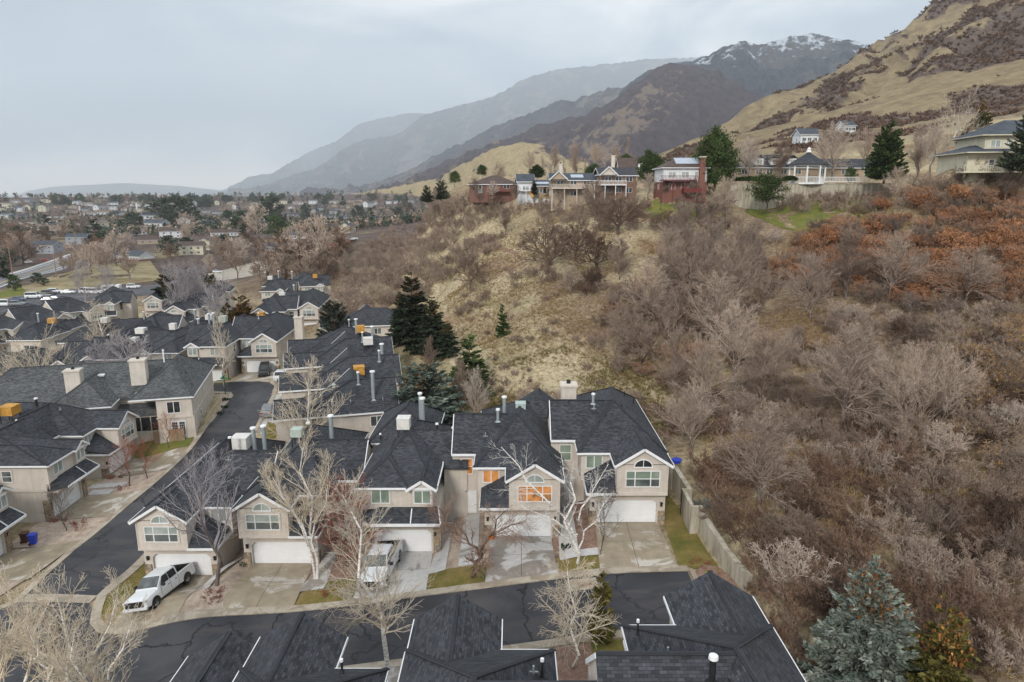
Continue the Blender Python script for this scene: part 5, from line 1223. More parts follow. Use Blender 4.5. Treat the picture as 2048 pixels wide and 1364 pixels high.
LAB={'g1':('grey leafless scrub oak on the brushy hillside','grey scrub oaks on the hillside'),'p1':('pale grey twigged scrub oak on the brushy hillside','pale scrub oaks on the hillside'),
 'b1':('brown leafless scrub oak on the brushy hillside','brown scrub oaks on the hillside'),'d1':('dark leafless scrub oak on the brushy hillside','dark scrub oaks on the hillside'),
 'r1':('scrub oak still holding rust coloured leaves on the right hillside','rust leaved scrub oaks on the hillside'),'y1':('grey shrub dotted with a few gold leaves near the right edge','gold flecked shrubs near the right edge')}
LK={'g1':'g1','g2':'g1','p1':'p1','b1':'b1','b2':'b1','d1':'d1','d2':'d1','r1':'r1','r2':'r1','y1':'y1'}
placed=[]; thick=[]; cand=[]
def put_shrub(kind,x,y,z,s):
    me,lm=SH[kind]; lb,gr=LAB[LK[kind]]
    o=mkobj('rust_leaved_shrub' if kind[0]=='r' else ('scrub_oak' if kind!='y1' else 'gold_flecked_shrub'),me,None,(x,y,z-.1),rnd.random()*6.28,(s*rnd.uniform(.9,1.15),s*rnd.uniform(.9,1.15),s*rnd.uniform(.85,1.1)))
    tag(o,lb,'shrub',gr)
    if lm is not None: mkobj('leaves',lm,o)
def scatter(poly,n,kinds,smin,smax,dmin,indiv=True,avoid=(),seed=0):
    r=random.Random(seed+n); xs_=[p[0] for p in poly]; ys_=[p[1] for p in poly]; tries=0; k=0
    while k<n and tries<n*14:
        tries+=1; px=r.uniform(min(xs_),max(xs_)); py=r.uniform(min(ys_),max(ys_))
        if not inpoly(px,py,poly): continue
        if any(((px-a)/c)**2+((py-b)/d)**2<1 for a,b,c,d in avoid): continue
        x,y,z=GP(px,py); s=r.uniform(smin,smax)
        if any((x-a)**2+(y-b)**2<(dmin*.5*(s+t))**2 for a,b,t in placed): continue
        placed.append((x,y,s)); k+=1; kd=r.choices([q[0] for q in kinds],[q[1] for q in kinds])[0]
        if indiv: cand.append((s/math.hypot(x,y,z-CAMH),kd,x,y,z,s))
        else: thick.append((kd,x,y,z,s))
    return k
# specific trees on the slope  (kind, px, py of foot, height scale, label)
for t,px,py,s,w,lb in (('t3',1093,548,1.55,1.15,'dark spreading oak beside the small scarp on the grass bench'),('t3',1152,520,1.15,1.1,'dark low branched oak right of the big spreading one'),('t3',1192,545,1.1,1.2,'dark twisted oak above the leafy gully'),
  ('t3',1237,470,1.2,1.35,'wide dark oak below the black roofed hilltop house'),('t3',940,580,1.15,1.0,'small forked bare tree on the slope below the scarp'),('t2',1385,600,1.25,1.1,'tall dark trunked pale tree in the middle of the hillside'),
  ('t1',1420,560,1.15,1.1,'pale feathery tree high in the middle of the hillside'),('t4',1470,610,1.3,1.1,'upright pale tree right of the dark trunked one'),('t2',1340,690,1.2,1.2,'broad pale tree over the gully'),('t1',1300,660,1.1,1.2,'arching pale grey tree left of the gully'),
  ('t1',1435,700,1.15,1.15,'grey tree with drooping limbs in the gully'),('t4',1350,820,1.1,1.0,'tall thin pale tree just behind the end townhouse'),('t1',1405,820,1.0,1.0,'fine twigged tree on the slope above the end townhouse'),('t2',1245,690,.85,.9,'small leaning grey tree in the rusty brush'),
  ('t4',1190,440,.9,1.2,'bare tree on the bench edge near the swing set'),('t2',1500,640,1.1,1.2,'grey tree at the foot of the rust coloured slope'),('dome',1560,740,.7,.8,'broad grey tree beside the large pale one'),
  ('t1',1365,520,1.1,1.1,'pinkish feathery tree below the concrete wall'),('t4',1330,590,1.15,1.2,'thin pinkish tree left of the dark trunked one'),('t1',1500,560,1.05,1.1,'feathery tree at the edge of the rust brush'),('t4',1445,655,1.3,1.2,'tall feathery tree in the heart of the hillside'),('t2',1280,730,.95,1.2,'tangled grey tree over the rusty brush'),('t1',1470,760,1.1,1.2,'grey pink tree low in the gully'),('t4',1520,820,1.0,1.3,'spreading pale tree between gully and domed tree'),('t1',1620,640,1.0,1.2,'grey tree under the rust coloured brush'),('t4',1690,600,1.05,1.2,'pale grey tree rising among rust brush'),('t1',1780,600,1.0,1.3,'grey crowned tree above the domed ones'),('t2',1930,620,1.0,1.3,'tangled grey tree near the right edge'),('t1',1380,910,.8,1.3,'low grey tree above the blue tub'),('t1',1520,1010,.8,1.3,'purplish grey tree over the retaining wall'),('t4',1240,560,.8,1.3,'bushy bare tree under the twisted oak'),('t1',1140,590,.55,1.4,'low grey bush tree at the gully head'),
  ('dome',1835,850,1.0,1.0,'large rounded grey tree in the middle of the right slope'),('dome',1720,800,.85,.9,'pale rounded tree left of the largest one on the right slope'),('t1',1690,850,1.1,1.3,'pale tree in front of the rounded group'),
  ('t4',1010,470,.7,1.3,'short bare tree at the bench edge'),('t3',1330,470,.8,1.3,'low grey tree below the green lawn patch'),('t1',1450,440,.9,1.2,'grey tree in front of the concrete wall at its left end'),('t2',1400,455,.9,1.4,'grey thicket tree below the red brick house'),
  ('t1',950,850,.75,.8,'twiggy tree behind the wide blue spruce'),('t4',920,830,.8,.7,'slender pale tree in front of the lone green spruce'),('t4',862,750,.6,.7,'small bare shrub tree at the foot of the grass slope'),('t1',1120,850,.5,1.2,'low bare tree behind the lit townhouse'),('t1',1050,850,.5,1.2,'low bare tree behind the pipe of the lit townhouse')):
    x,y,z=GP(px,py); put_tree('bare_tree',PT[t],(x,y,z),(s*w,s*w,s),px*.37,lb,'tree'); placed.append((x,y,1.0*w))
AV=[(1470,900,70,26),(1960,945,70,38),(1570,610,45,35),(1620,700,30,22)]
scatter([(1375,960),(1480,905),(1700,975),(1900,1010),(2048,1060),(2048,1364),(1990,1364),(1830,1330),(1600,1240),(1500,1180),(1430,1060)],80,[('g1',2),('g2',2.5),('b1',3),('b2',3),('d1',4),('p1',.15)],.75,1.2,1.8,seed=1)
scatter([(1340,880),(1400,780),(1560,690),(1700,620),(2048,620),(2048,1040),(1900,990),(1700,950),(1500,880)],120,[('g1',4),('g2',3),('p1',3),('b1',2),('d1',1)],.75,1.15,1.8,avoid=AV,seed=2)
scatter([(1900,690),(2048,640),(2048,960),(1930,900)],14,[('y1',1)],.8,1.05,1.2,seed=3)
scatter([(1530,570),(1600,480),(1720,415),(1800,400),(2048,395),(2048,620),(1800,620)],150,[('r1',4),('r2',5),('g1',2),('b1',1)],.75,1.12,1.6,avoid=AV,seed=4)
scatter([(1300,560),(1420,470),(1560,500),(1560,640),(1400,700)],22,[('p1',3),('g1',2)],.8,1.1,2.0,seed=31)
scatter([(1180,640),(1250,590),(1330,560),(1420,640),(1400,760),(1330,800),(1200,740)],26,[('b1',2),('g1',3),('r2',1),('d2',1)],.7,1.0,2.1,seed=5)
scatter([(1010,560),(1120,545),(1250,560),(1290,600),(1220,630),(1110,570)],16,[('d2',3),('d1',2),('b1',1)],.7,1.0,1.6,seed=6)
scatter([(1330,440),(1420,420),(1500,440),(1560,480),(1560,560),(1470,580),(1390,540)],26,[('g1',3),('p1',2),('b1',1)],.75,1.1,1.8,seed=7)
scatter([(850,545),(930,490),(985,470),(980,490),(900,540),(860,570)],14,[('d2',2),('g2',2)],.8,1.05,1.7,seed=8)
scatter([(770,625),(850,550),(940,495),(1000,478),(1000,498),(900,560),(810,650)],34,[('g2',2),('b1',2),('d1',1)],.8,1.1,1.5,seed=41)
scatter([(840,680),(950,560),(1060,520),(1250,560),(1300,700),(1250,820),(1000,800)],55,[('b1',2),('g1',1),('d1',1)],.28,.55,2.5,indiv=False,seed=42)
scatter([(1050,410),(1290,400),(1330,450),(1250,500),(1100,470)],30,[('g1',2),('b1',1)],.7,1.1,2.0,indiv=False,seed=43)
scatter([(905,640),(975,580),(985,590),(930,650)],9,[('d1',1),('g2',1)],.5,.7,1.3,seed=9)
scatter([(1000,815),(1300,800),(1340,860),(1330,920),(1250,830),(1010,835)],16,[('b1',2),('g1',2)],.5,.8,1.7,seed=10)
scatter([(1375,960),(1480,905),(1700,975),(1900,1010),(2048,1060),(2048,1364),(1990,1364),(1830,1330),(1600,1240),(1500,1180),(1430,1060)],26,[('b1',2),('g1',2),('d1',1)],.4,.7,.9,indiv=False,seed=21)
scatter([(1340,880),(1400,780),(1560,690),(1700,620),(2048,620),(2048,1040),(1900,990),(1700,950),(1500,880)],45,[('b1',2),('g1',2),('p1',1)],.45,.75,.9,indiv=False,avoid=AV,seed=22)
scatter([(1300,560),(1500,480),(1560,570),(1560,700),(1400,780),(1320,720)],40,[('g1',2),('p1',2)],.5,.9,1.2,indiv=False,seed=23)
n1=scatter([(655,640),(700,540),(790,450),(880,400),(1000,405),(1050,430),(960,455),(870,520),(810,585),(760,650),(700,690),(668,680)],240,[('p1',3),('g1',3),('b1',2)],.95,1.35,1.65,indiv=False,seed=11)
scatter([(1060,420),(1180,420),(1290,400),(1300,440),(1210,450),(1080,440)],16,[('g1',2),('b1',2)],.7,1.0,1.9,seed=12)
scatter([(1500,395),(1740,400),(1800,390),(1900,350),(2048,350),(2048,400),(1800,430),(1560,430)],38,[('g1',3),('d1',2),('b1',1),('p1',1)],.8,1.1,1.9,indiv=False,seed=13)
for k_ in range(22):
    x_=rnd.uniform(14.6,18.5); y_=rnd.uniform(27,42.5)
    if x_>13.9 and not (x_<16.4 and y_>40): cand.append((1,rnd.choice(['b1','d1','b2','g2']),x_,y_,g(x_,y_),rnd.uniform(.45,.7)))
cand.sort(reverse=True); cnt_={'r':0,'o':0}
for q,kd,x,y,z,s in cand:
    fam='r' if kd[0]=='r' else 'o'
    if kd=='y1' or cnt_[fam]<290: put_shrub(kd,x,y,z,s); cnt_[fam]+=(kd!='y1')
    else: thick.append((kd,x,y,z,s))
# far part of the bank, one mass nobody could count
def merge_stuff(name,items,lab):
    LP={}
    Vs=[];Fs=[];Ts=[];off=0
    for kd,x,y,z,s in items:
        if kd not in LP:
            me,lm=shrub_mesh(200+len(LP),3.2,2.2,'scrub_grey',lowpoly=True,rmin=.026,stems=8)
            v=np.empty(len(me.vertices)*3,np.float32); me.vertices.foreach_get('co',v); f=np.empty(len(me.polygons)*4,np.int32); me.loops.foreach_get('vertex_index',f); t=np.empty(len(me.vertices),np.float32); me.attributes['tone'].data.foreach_get('value',t)
            LP[kd]=(v.reshape(-1,3),f.reshape(-1,4),t)
        v,f,t=LP[kd]; a=rnd.random()*6.28; c,s_=math.cos(a),math.sin(a)
        w=np.stack([v[:,0]*c-v[:,1]*s_,v[:,0]*s_+v[:,1]*c,v[:,2]],1)*s+np.array([x,y,z-.1]); Vs.append(w);Fs.append(f+off);Ts.append(np.clip(t+{'p1':.2,'g1':.05,'b1':-.1,'d1':-.25}.get(kd,0)+rnd.uniform(-.1,.1),0,1)); off+=len(v)
    me=mesh_np(name,np.concatenate(Vs),np.concatenate(Fs),MAT['scrub_grey'],attr=np.concatenate(Ts)); o=mkobj(name,me); tag(o,lab,'brush',kind='stuff')
merge_stuff('scrub_thicket',thick,'dense grey pink scrub thicket covering the shoulder of the bench')
# sage tufts and straw grass on the slope
sg=shrub_mesh(301,.9,.8,'sage',rmin=.014,stems=9,lowpoly=True)
for px,py in ((915,862),(1222,878),(858,1000-300),(1012,862),(960,985-250),(1395,1030),(1415,1015)):
    if py<700: continue
    x,y,z=GP(px,py); o=mkobj('sagebrush',sg[0],None,(x,y,z),rnd.random()*6,rnd.uniform(.9,1.3)); tag(o,'silvery sagebrush tuft on the grass','shrub','sagebrush tufts')
def tufts(n,poly,mat,name,lab,hmin,hmax,seed,wid=.02,blades=9):
    r=np.random.default_rng(seed); xs_=[p[0] for p in poly]; ys_=[p[1] for p in poly]; X=r.uniform(min(xs_),max(xs_),n*2); Y=r.uniform(min(ys_),max(ys_),n*2)
    m=np.array([inpoly(a,b,poly) for a,b in zip(X,Y)]); X=X[m][:n];Y=Y[m][:n]
    keep=fbm(X*.13,Y*.13,4,seed)+r.normal(0,.05,len(X))>.5; X=X[keep];Y=Y[keep]; Z=gv(X,Y); k=len(X)
    idx=np.repeat(np.arange(k),blades); N_=len(idx); b=np.stack([X[idx]+r.normal(0,.09,N_),Y[idx]+r.normal(0,.09,N_),Z[idx]-.04],1)
    d=np.stack([r.normal(-.15,.45,N_),r.normal(-.35,.4,N_),np.full(N_,.8)],1); d=_unit(d); L=r.uniform(hmin,hmax,N_)[:,None]; s=_unit(np.cross(d,r.normal(0,1,(N_,3))))*wid
    V=np.stack([b-s,b+s,b+d*L],1).reshape(-1,3); o=mkobj(name,mesh_np(name,V,np.arange(3*N_).reshape(-1,3),MAT[mat],attr=np.repeat(np.clip(r.normal(.55,.22,N_),0,1),3))); tag(o,lab,'grass',kind='stuff')
def wp(*pts): return [GP(*p)[:2] for p in pts]
tufts(20000,wp((830,720),(1000,850),(1330,870),(1450,900),(1500,700),(1300,480),(1050,420),(900,500),(840,640)),'straw','dry_grass','straw coloured bunch grass on the open slope',.25,.6,1,.025,8)
tufts(7000,wp((880,800),(1000,860),(1345,870),(1380,780),(1300,720),(1150,690),(950,740)),'straw_green','dry_grass','greenish bunch grass at the foot of the slope',.3,.7,2,.02,10)
tufts(20000,wp((1380,950),(1500,1200),(1700,1364),(2048,1364),(2048,400),(1700,420),(1500,500)),'straw','dry_grass','tan undergrowth among the hillside brush',.3,.7,3,.022,8)
tufts(5000,wp((850,720),(1000,800),(1250,780),(1300,560),(1250,440),(1050,430),(900,500)),'scrub_brown','dead_stalks','brown dead stalks scattered over the straw slope',.2,.5,8,.02,7)
# brush clumps on the great slope, thousands of them
def slope_brush():
    r=np.random.default_rng(77); n=120000; X=r.uniform(-60,760,n); Y=r.uniform(235,1150,n)
    px=1024+F*X/(Y*CP+20); m=(px>1050)&(px<2150); X=X[m];Y=Y[m]; B=brush_mask(X,Y)
    m=(B+r.normal(0,.06,len(B))>.5); X=X[m];Y=Y[m]
    keep=r.random(len(X))<np.clip(300/(Y-100),.3,1); X=X[keep];Y=Y[keep]; Z=zfar(X,Y); k=len(X); s=r.uniform(1.1,2.3,k)*np.clip(Y/420,.9,1.9)
    bl=14; idx=np.repeat(np.arange(k),bl); N_=len(idx); a=r.normal(0,1,(N_,3)); a[:,2]=np.abs(a[:,2])*.8+.35; a=_unit(a)
    c=np.stack([X,Y,Z-.1],1)[idx]; L=(s[idx]*r.uniform(.6,1.1,N_))[:,None]; w=_unit(np.cross(a,r.normal(0,1,(N_,3))))*(.16*s[idx])[:,None]; b=c+a*L*.15
    V=np.stack([b-w,b+w,c+a*L+w*.5,c+a*L-w*.5],1).reshape(-1,3); bt=r.normal(.45,.15,k)
    o=mkobj('hill_brush',mesh_np('hill_brush',V,np.arange(4*N_).reshape(-1,4),MAT['scrub_dark'],attr=np.repeat(np.clip(bt[idx]+r.normal(0,.15,N_),0,1),4))); tag(o,'dark oak brush patches on the golden mountain slope','brush',kind='stuff')
slope_brush()
# ------------------------------------------------------------------ hilltop houses, suburb, creek road, highway
def shouse(label,loc,rz,L,W,eave,rise,wall,roof,hip=False,base=3,win=((.2,),(.5,),(.8,)),levels=1,glass='glass',chim=None,deck=None,solar=None,gwin=True,name='house',fr='white',oh=.5,garagedoor=None,lower=None,cat='house'):
    root=empty(name,loc,math.radians(rz)); tag(root,label,cat,None); h=H(root)
    w=h.mb(); w.box(-L/2,L/2,-W/2,W/2,-base,eave); rm=h.mb();fm=h.mb();cm=h.mb()
    A,B=((-L/2-oh+(W/2+oh)*(1 if hip else 0),0),(L/2+oh-(W/2+oh)*(1 if hip else 0),0))
    roof_rect(rm,fm,cm,w,-L/2-oh,L/2+oh,-W/2-oh,W/2+oh,eave,A,B,eave+rise,oh=oh,along='X')
    h.put(w,'wall',wall); ro=h.put(rm,'roof',roof); h.put(fm,'fascia_and_gutter','white')
    if lower:
        t=h.mb(); t.box(-L/2-.05,L/2+.05,-W/2-.05,W/2+.05,-base+.1,lower[1]); h.put(t,'lower_wall',lower[0])
    for lv in range(levels):
        z=.9+lv*2.75
        for (u,*_) in win: window(h,'S',-W/2,-L/2+u*L-.75,-L/2+u*L+.75,z,z+1.25,2,1,glass=glass,trim=False)
        if gwin:
            window(h,'E',L/2,-1,.3,z,z+1.2,2,1,glass=glass,trim=False); window(h,'W',-L/2,-1,.3,z,z+1.2,2,1,glass=glass,trim=False)
    if garagedoor:
        q=h.mb(); q.box(-L/2+garagedoor[0],-L/2+garagedoor[0]+4.6,-W/2-.06,-W/2,-.1,2.1); h.put(q,'garage_door','door_white')
    if chim: chimney(h,*chim[:6],chim[6])
    if solar:
        x0,x1,t0,t1=solar; q=h.mb(); sl=rise/(W/2+oh)
        P=lambda x,t:(x,-W/2-oh+t,eave+t*sl+.08); q.prism([P(x0,t0),P(x1,t0),P(x1,t1),P(x0,t1)],(0,0,.06)); h.put(q,'solar_panels','solar')
    if deck:
        x0,x1,z,dep,mat=deck; q=h.mb(); q.box(x0,x1,-W/2-dep,-W/2-.02,z-.2,z); o=h.put(q,'deck',mat)
        n=max(2,int((x1-x0)/2.2))
        for k in range(n+1):
            q=h.mb(); x=x0+.08+(x1-x0-.16)*k/n; q.box(x-.07,x+.07,-W/2-dep+.03,-W/2-dep+.17,-base,z-.2); h.put(q,'deck_post',mat,o)
        q=h.mb(); q.box(x0,x1,-W/2-dep,-W/2-dep+.06,z+.9,z+1.0); q.box(x0,x1,-W/2-dep,-W/2-dep+.06,z+.05,z+.12)
        x=x0
        while x<=x1+.01: q.box(x-.03,x+.03,-W/2-dep,-W/2-dep+.05,z,z+.95); x+=.28
        for xx in (x0,x1): q.box(xx-.03,xx+.03,-W/2-dep,-W/2,z+.9,z+1.0)
        h.put(q,'deck_railing',mat,o)
    return root,h
MAT['brown_brick']=stucco('brown_brick_wall',(.24,.15,.11))
MAT['wood_wall']=stucco('dark_red_brown_siding',(.21,.12,.095))
MAT['solar']=simple('solar_panel_glass',(.35,.40,.48),.15,.1,1,spec=.8)
MAT['sign_green']=simple('green_sign',(.03,.30,.15),.5,.05,1)
MAT['solar_blue']=simple('blue_sign_paint',(.03,.14,.36),.5,.05,1)
def HP(px,py,y,w0=0):
    p=PY(px,py,y); return p
def hh(px0,px1,py,y): 
    a=PY(px0,py,y); b=PY(px1,py,y); return ((a[0]+b[0])/2,y,a[2]),b[0]-a[0]
l,L=hh(945,1036,384,178); r_,h_=shouse('low red brown brick house at the left end of the hilltop row',l,-6,L,10,2.2,2.6,'wood_wall','roof_brown',hip=True,deck=(-1,4.5,.2,1.6,'red_wood'),glass='glass_dark')
window(h_,'S',-5,-L/2+2.2,-L/2+3.2,-.3,1.9,1,1,glass='glass_blind',trim=False,name='door')
l,L=hh(1035,1064,388,172); shouse('small white half timbered playhouse sized wing beside the brown roofed house',l,4,L,5,3.4,2.2,'white_wall','roof_slate',deck=(-1.6,1.6,1.0,1.2,'white'),win=((.5,),))
l,L=hh(1066,1102,392,174); shouse('tan house half hidden behind small evergreens on the hilltop',l,0,L+1,8,2.8,1.8,'tan_wall','roof_slate',solar=(-1.8,1.5,1.2,2.6))
l,L=hh(1100,1186,398,164); r_,h_=shouse('tan hilltop house with pale railed deck and solar panels',l,0,L,9,4.9,2.0,'tan_wall','roof_slate',levels=2,deck=(-L/2,L/2-1.6,2.9,2.4,'stucco_pale'),solar=(-.5,2.4,1.6,3.6),chim=(-3,-2.2,.5,1.3,5,9.2,'stucco_pale'),glass='glass_dark')
q=MB();f2=MB();c2=MB();wq=MB(); roof_rect(q,f2,c2,wq,-L/2-.5,-L/2+3.6,-7,0,5.2,(-L/2+1.55,-7),(-L/2+1.55,0),7.4); h_.put(q,'roof','roof_slate'); h_.put(f2,'fascia_and_gutter','white'); h_.put(wq,'gable_wall','tan_wall')
l,L=hh(1194,1262,392,160); r_,h_=shouse('black roofed brick house with long white railed balcony on the hilltop',l,2,L,10,5.2,2.2,'brown_brick','roof',levels=2,deck=(-L/2-1.8,L/2-2.5,2.9,2.2,'white'),glass='glass_dark')
q=MB();f2=MB();c2=MB();wq=MB(); roof_rect(q,f2,c2,wq,-L/2-.6,-L/2+3.4,-7,0,5.4,(-L/2+1.4,-7),(-L/2+1.4,0),7.5); h_.put(q,'roof','roof'); h_.put(f2,'fascia_and_gutter','white'); h_.put(wq,'gable_wall','stucco_pale')
l,L=hh(1235,1290,352,205); r_,h_=shouse('brown roofed house with a white dormer behind the black roofed one',l,0,L,9,1.6,3.6,'tan_wall','roof_brown',chim=(-6,-5,-1,0,-1,5.6,'stucco_pale'),gwin=False,base=8)
q=MB(); q.box(1.2,3.2,-4.5,-2,1.6,3.4); h_.put(q,'dormer','white'); window(h_,'S',-4.5,1.6,2.8,1.9,3.1,2,2,glass='glass_dark',trim=False); q=MB(); roof_rect(q,None,MB(),None,1.0,3.4,-4.8,-.5,3.4,(2.2,-4.8),(2.2,-.5),4.4); h_.put(q,'dormer_roof','roof')
l,L=hh(1316,1400,386,148); r_,h_=shouse('red brick house with massive brick chimney and dark red balcony',l,0,L,9,5.9,3.0,'white_wall','roof_brown',hip=True,levels=2,lower=('brick',2.6),deck=(-L/2-.8,L/2-2.4,3.0,1.8,'red_wood'),solar=(-1.8,3.2,1.4,3.8),glass='glass_blind',base=2.5)
chimney(h_,2.7,3.8,-5.5,-4.5,-2,8.2,'brick'); q=MB(); q.box(-.6,3.0,-6.6,-4.5,.1,1.1); h_.put(q,'lower_balcony','red_wood')
l,L=hh(1462,1600,356,166); r_,h_=shouse('long cream house with dormers behind the gazebo',l,0,L,9,2.6,3.6,'tan_wall','roof',win=((.1,),(.3,),(.45,),(.65,),(.85,)),hip=True)
for k,x in enumerate((-4.2,-.6,3.4)):
    q=MB(); q.box(x,x+1.9,-4.4,-2,3.3,5.0); h_.put(q,'dormer','white'); window(h_,'S',-4.4,x+.4,x+1.5,3.5,4.7,2,1,glass='glass_blind',trim=False); q=MB(); roof_rect(q,None,MB(),None,x-.2,x+2.1,-4.7,-1,5.0,(x+.95,-4.7),(x+.95,-1),5.9); h_.put(q,'dormer_roof','roof')
l,L=hh(1600,1745,356,168); shouse('dark roofed cream wing right of the gazebo',l,0,L,8,2.6,2.6,'tan_wall','roof',win=((.2,),(.5,),(.8,)))
l,L=hh(1592,1628,288,285); shouse('small grey house high on the golden slope',l,0,L,8,3.4,2.6,'white_wall','roof_slate')
l,L=hh(1678,1702,266,330); shouse('tiny pale house highest on the golden slope',l,10,L,7,3,2.4,'white_wall','roof_slate')
# cream two storey house at the right edge
p=PY(1912,338,108); r_=empty('house',(p[0]+1.6,108,p[2]-.2),math.radians(-8),'pale cream two storey house with wraparound hipped roofs at the right edge','house'); h_=H(r_)
w=MB(); w.box(0,14,0,10,-4,3.2); w.box(2.4,14,.6,9.5,3.2,6.2); rm=MB();fm=MB();cm=MB()
roof_rect(rm,fm,cm,None,-.9,15,-1.6,11,3.1,(3.2,4.5),(11,4.5),4.9); roof_rect(rm,fm,cm,None,1.5,15,-.3,10.4,6.1,(6.8,5),(10.4,5),9.0)
h_.put(w,'wall','cream'); h_.put(rm,'roof','roof_slate'); h_.put(fm,'fascia_and_gutter','cream')
for a,b,c,d in ((3.2,4.6,4.0,5.2),(5.4,5.9,4.1,5.3),(8.5,10,4,5.2)): window(h_,'S',.6,a,b,c,d,2,1,glass='glass_blind',trim=False)
window(h_,'S',0,3.0,3.8,.5,1.9,1,2,glass='glass'); window(h_,'S',0,7,9,.2,2.2,2,1,glass='glass_dark')
for x in (4.6,7.6): 
    q=MB(); q.box(x,x+.35,-1.4,-1.1,-.2,3.0); h_.put(q,'porch_column','cream')
q=MB(); q.box(-1.5,10,-2.6,0,-.5,-.2); o=h_.put(q,'deck','cream'); q=MB(); q.box(-1.5,10,-2.6,-2.5,.7,.8)
for k in range(38): q.box(-1.5+k*.3,-1.43+k*.3,-2.6,-2.53,-.2,.7)
h_.put(q,'deck_railing','cream',o)
for o in list(col.objects):
    if o.get('category')=='house' and o.parent is None and o.location.y<200 and o.location.x>-20: o.scale=(1,1,.86)
# concrete wall, gazebo, railing
y=147.0; a=PY(1452,368,y); b=PY(1775,366,y+3)
r_=empty('concrete_wall',(a[0],y,a[2]-3.4),0,'tall stained concrete retaining wall under the gazebo','wall'); h_=H(r_)
q=MB(); Lw=b[0]-a[0]; q.box(0,Lw,0,.5,-2.5,3.4); h_.put(q,'wall_face','retaining'); q=MB(); q.box(-.1,Lw+.1,-.1,.62,3.4,3.6); h_.put(q,'coping','kerb')
p=PY(1617,366,y+1.2); r_=empty('gazebo',(p[0],y+2.4,p[2]+.1),0,'white octagonal gazebo with dark roof on top of the concrete wall','gazebo'); r_.scale=(1.12,1.12,1.2); h_=H(r_); R=3.1
for k in range(8):
    an=PI/8+k*PI/4; q=MB(); q.box(R*math.cos(an)-.12,R*math.cos(an)+.12,R*math.sin(an)-.12,R*math.sin(an)+.12,-.3,2.9); h_.put(q,'post','white')
q=MB()
for k in range(8):
    a1=PI/8+k*PI/4;a2=a1+PI/4; q.bar((R*math.cos(a1),R*math.sin(a1),2.95),(R*math.cos(a2),R*math.sin(a2),2.95),.3,.3); q.bar((R*math.cos(a1),R*math.sin(a1),.95),(R*math.cos(a2),R*math.sin(a2),.95),.08,.08)
    for j in range(1,9):
        t=j/9; x=R*(math.cos(a1)*(1-t)+math.cos(a2)*t); yy=R*(math.sin(a1)*(1-t)+math.sin(a2)*t); q.bar((x,yy,0),(x,yy,.95),.05,.05)
h_.put(q,'railing_and_beam','white'); q=MB()
for k in range(8):
    a1=PI/8+k*PI/4;a2=a1+PI/4; slab(q,[((R+.5)*math.cos(a1),(R+.5)*math.sin(a1),3.1),((R+.5)*math.cos(a2),(R+.5)*math.sin(a2),3.1),(0,0,5.3)],.12)
h_.put(q,'roof','roof'); q=MB(); q.cyl(0,0,5.2,5.7,.5,8,.3); q.cyl(0,0,5.7,6.1,.45,8,.02); h_.put(q,'cupola','white'); q=MB(); q.cyl(0,0,-.3,0,R+.2,8); h_.put(q,'floor','white')
a=PY(1648,366,y); b=PY(1740,366,y); r_=empty('white_fence',(a[0],y+.3,a[2]+.15),0,'white picket railing along the top of the concrete wall','railing'); h_=H(r_); q=MB(); L=b[0]-a[0]
q.box(0,L,0,.07,.1,.2); q.box(0,L,0,.07,1.0,1.1); x=0
while x<L: q.box(x,x+.07,.01,.06,0,1.05); x+=.3
h_.put(q,'pickets','white')
# lawn patch and flat path on the hill
def G3(*pts): return [GP(*p)[:2] for p in pts]
drape('lawn',G3((1275,430),(1330,455),(1400,440),(1375,398),(1310,400)),.06,'lawn_green',cell=2,label='green lawn patch below the red brick house'); drape('lawn',G3((1490,425),(1760,424),(1740,403),(1500,403)),.06,'lawn_green',cell=2,label='green grass strip under the concrete wall')
drape('path',G3((1045,405),(1122,408),(1128,400),(1060,397)),.08,'conc_dry',cell=2,label='flat concrete pad below the hilltop houses')
drape('dirt_bed',G3((955,498),(985,493),(1035,505),(1036,511),(985,502),(958,505)),.10,'mulch',cell=1,label='dark earth scarp in the bench bowl')
# swing set
p=GP(1078,396); r_=empty('swing_set',p,.2,'wooden swing set with yellow slide on the bench','swing set'); h_=H(r_); q=MB()
for x in (-2,2): q.bar((x,-1,0),(x,0,2.4),.12,.12); q.bar((x,1,0),(x,0,2.4),.12,.12)
q.bar((-2,0,2.4),(2,0,2.4),.12,.12); h_.put(q,'frame','wood'); q=MB(); q.bar((-2.2,-2.8,.2),(-2.2,0,1.6),.6,.08); h_.put(q,'slide','cooler_gold')
# ---------- roads of the valley
def hroad(name,up,lo,mat,lab,off=.12):
    n=len(up); U=[GP(*p) for p in up]; Lw=[GP(*p) for p in lo]
    Vs=[];Fc=[]
    for i in range(n-1):
        for k in range(9):
            for j in range(5):
                def Q(s,t):
                    a=[U[i][c]*(1-s)+U[i+1][c]*s for c in range(2)]; b=[Lw[i][c]*(1-s)+Lw[i+1][c]*s for c in range(2)]; return [a[c]*(1-t)+b[c]*t for c in range(2)]
                o=len(Vs); Vs+= [Q(k/9,j/5),Q((k+1)/9,j/5),Q((k+1)/9,(j+1)/5),Q(k/9,(j+1)/5)]; Fc.append((o+3,o+2,o+1,o))
    V=np.array(Vs); Z=zfar(V[:,0],V[:,1])+off; me=mesh_np(name,np.column_stack([V,Z]),np.array(Fc),MAT[mat],True); bm=bmesh.new(); bm.from_mesh(me); bmesh.ops.remove_doubles(bm,verts=bm.verts,dist=.02)
    bmesh.ops.recalc_face_normals(bm,faces=bm.faces[:]); 
    if sum(f.normal.z for f in bm.faces)<0: bmesh.ops.reverse_faces(bm,faces=bm.faces[:])
    bm.to_mesh(me); bm.free(); o=mkobj(name,me); tag(o,kind='structure',label=lab)
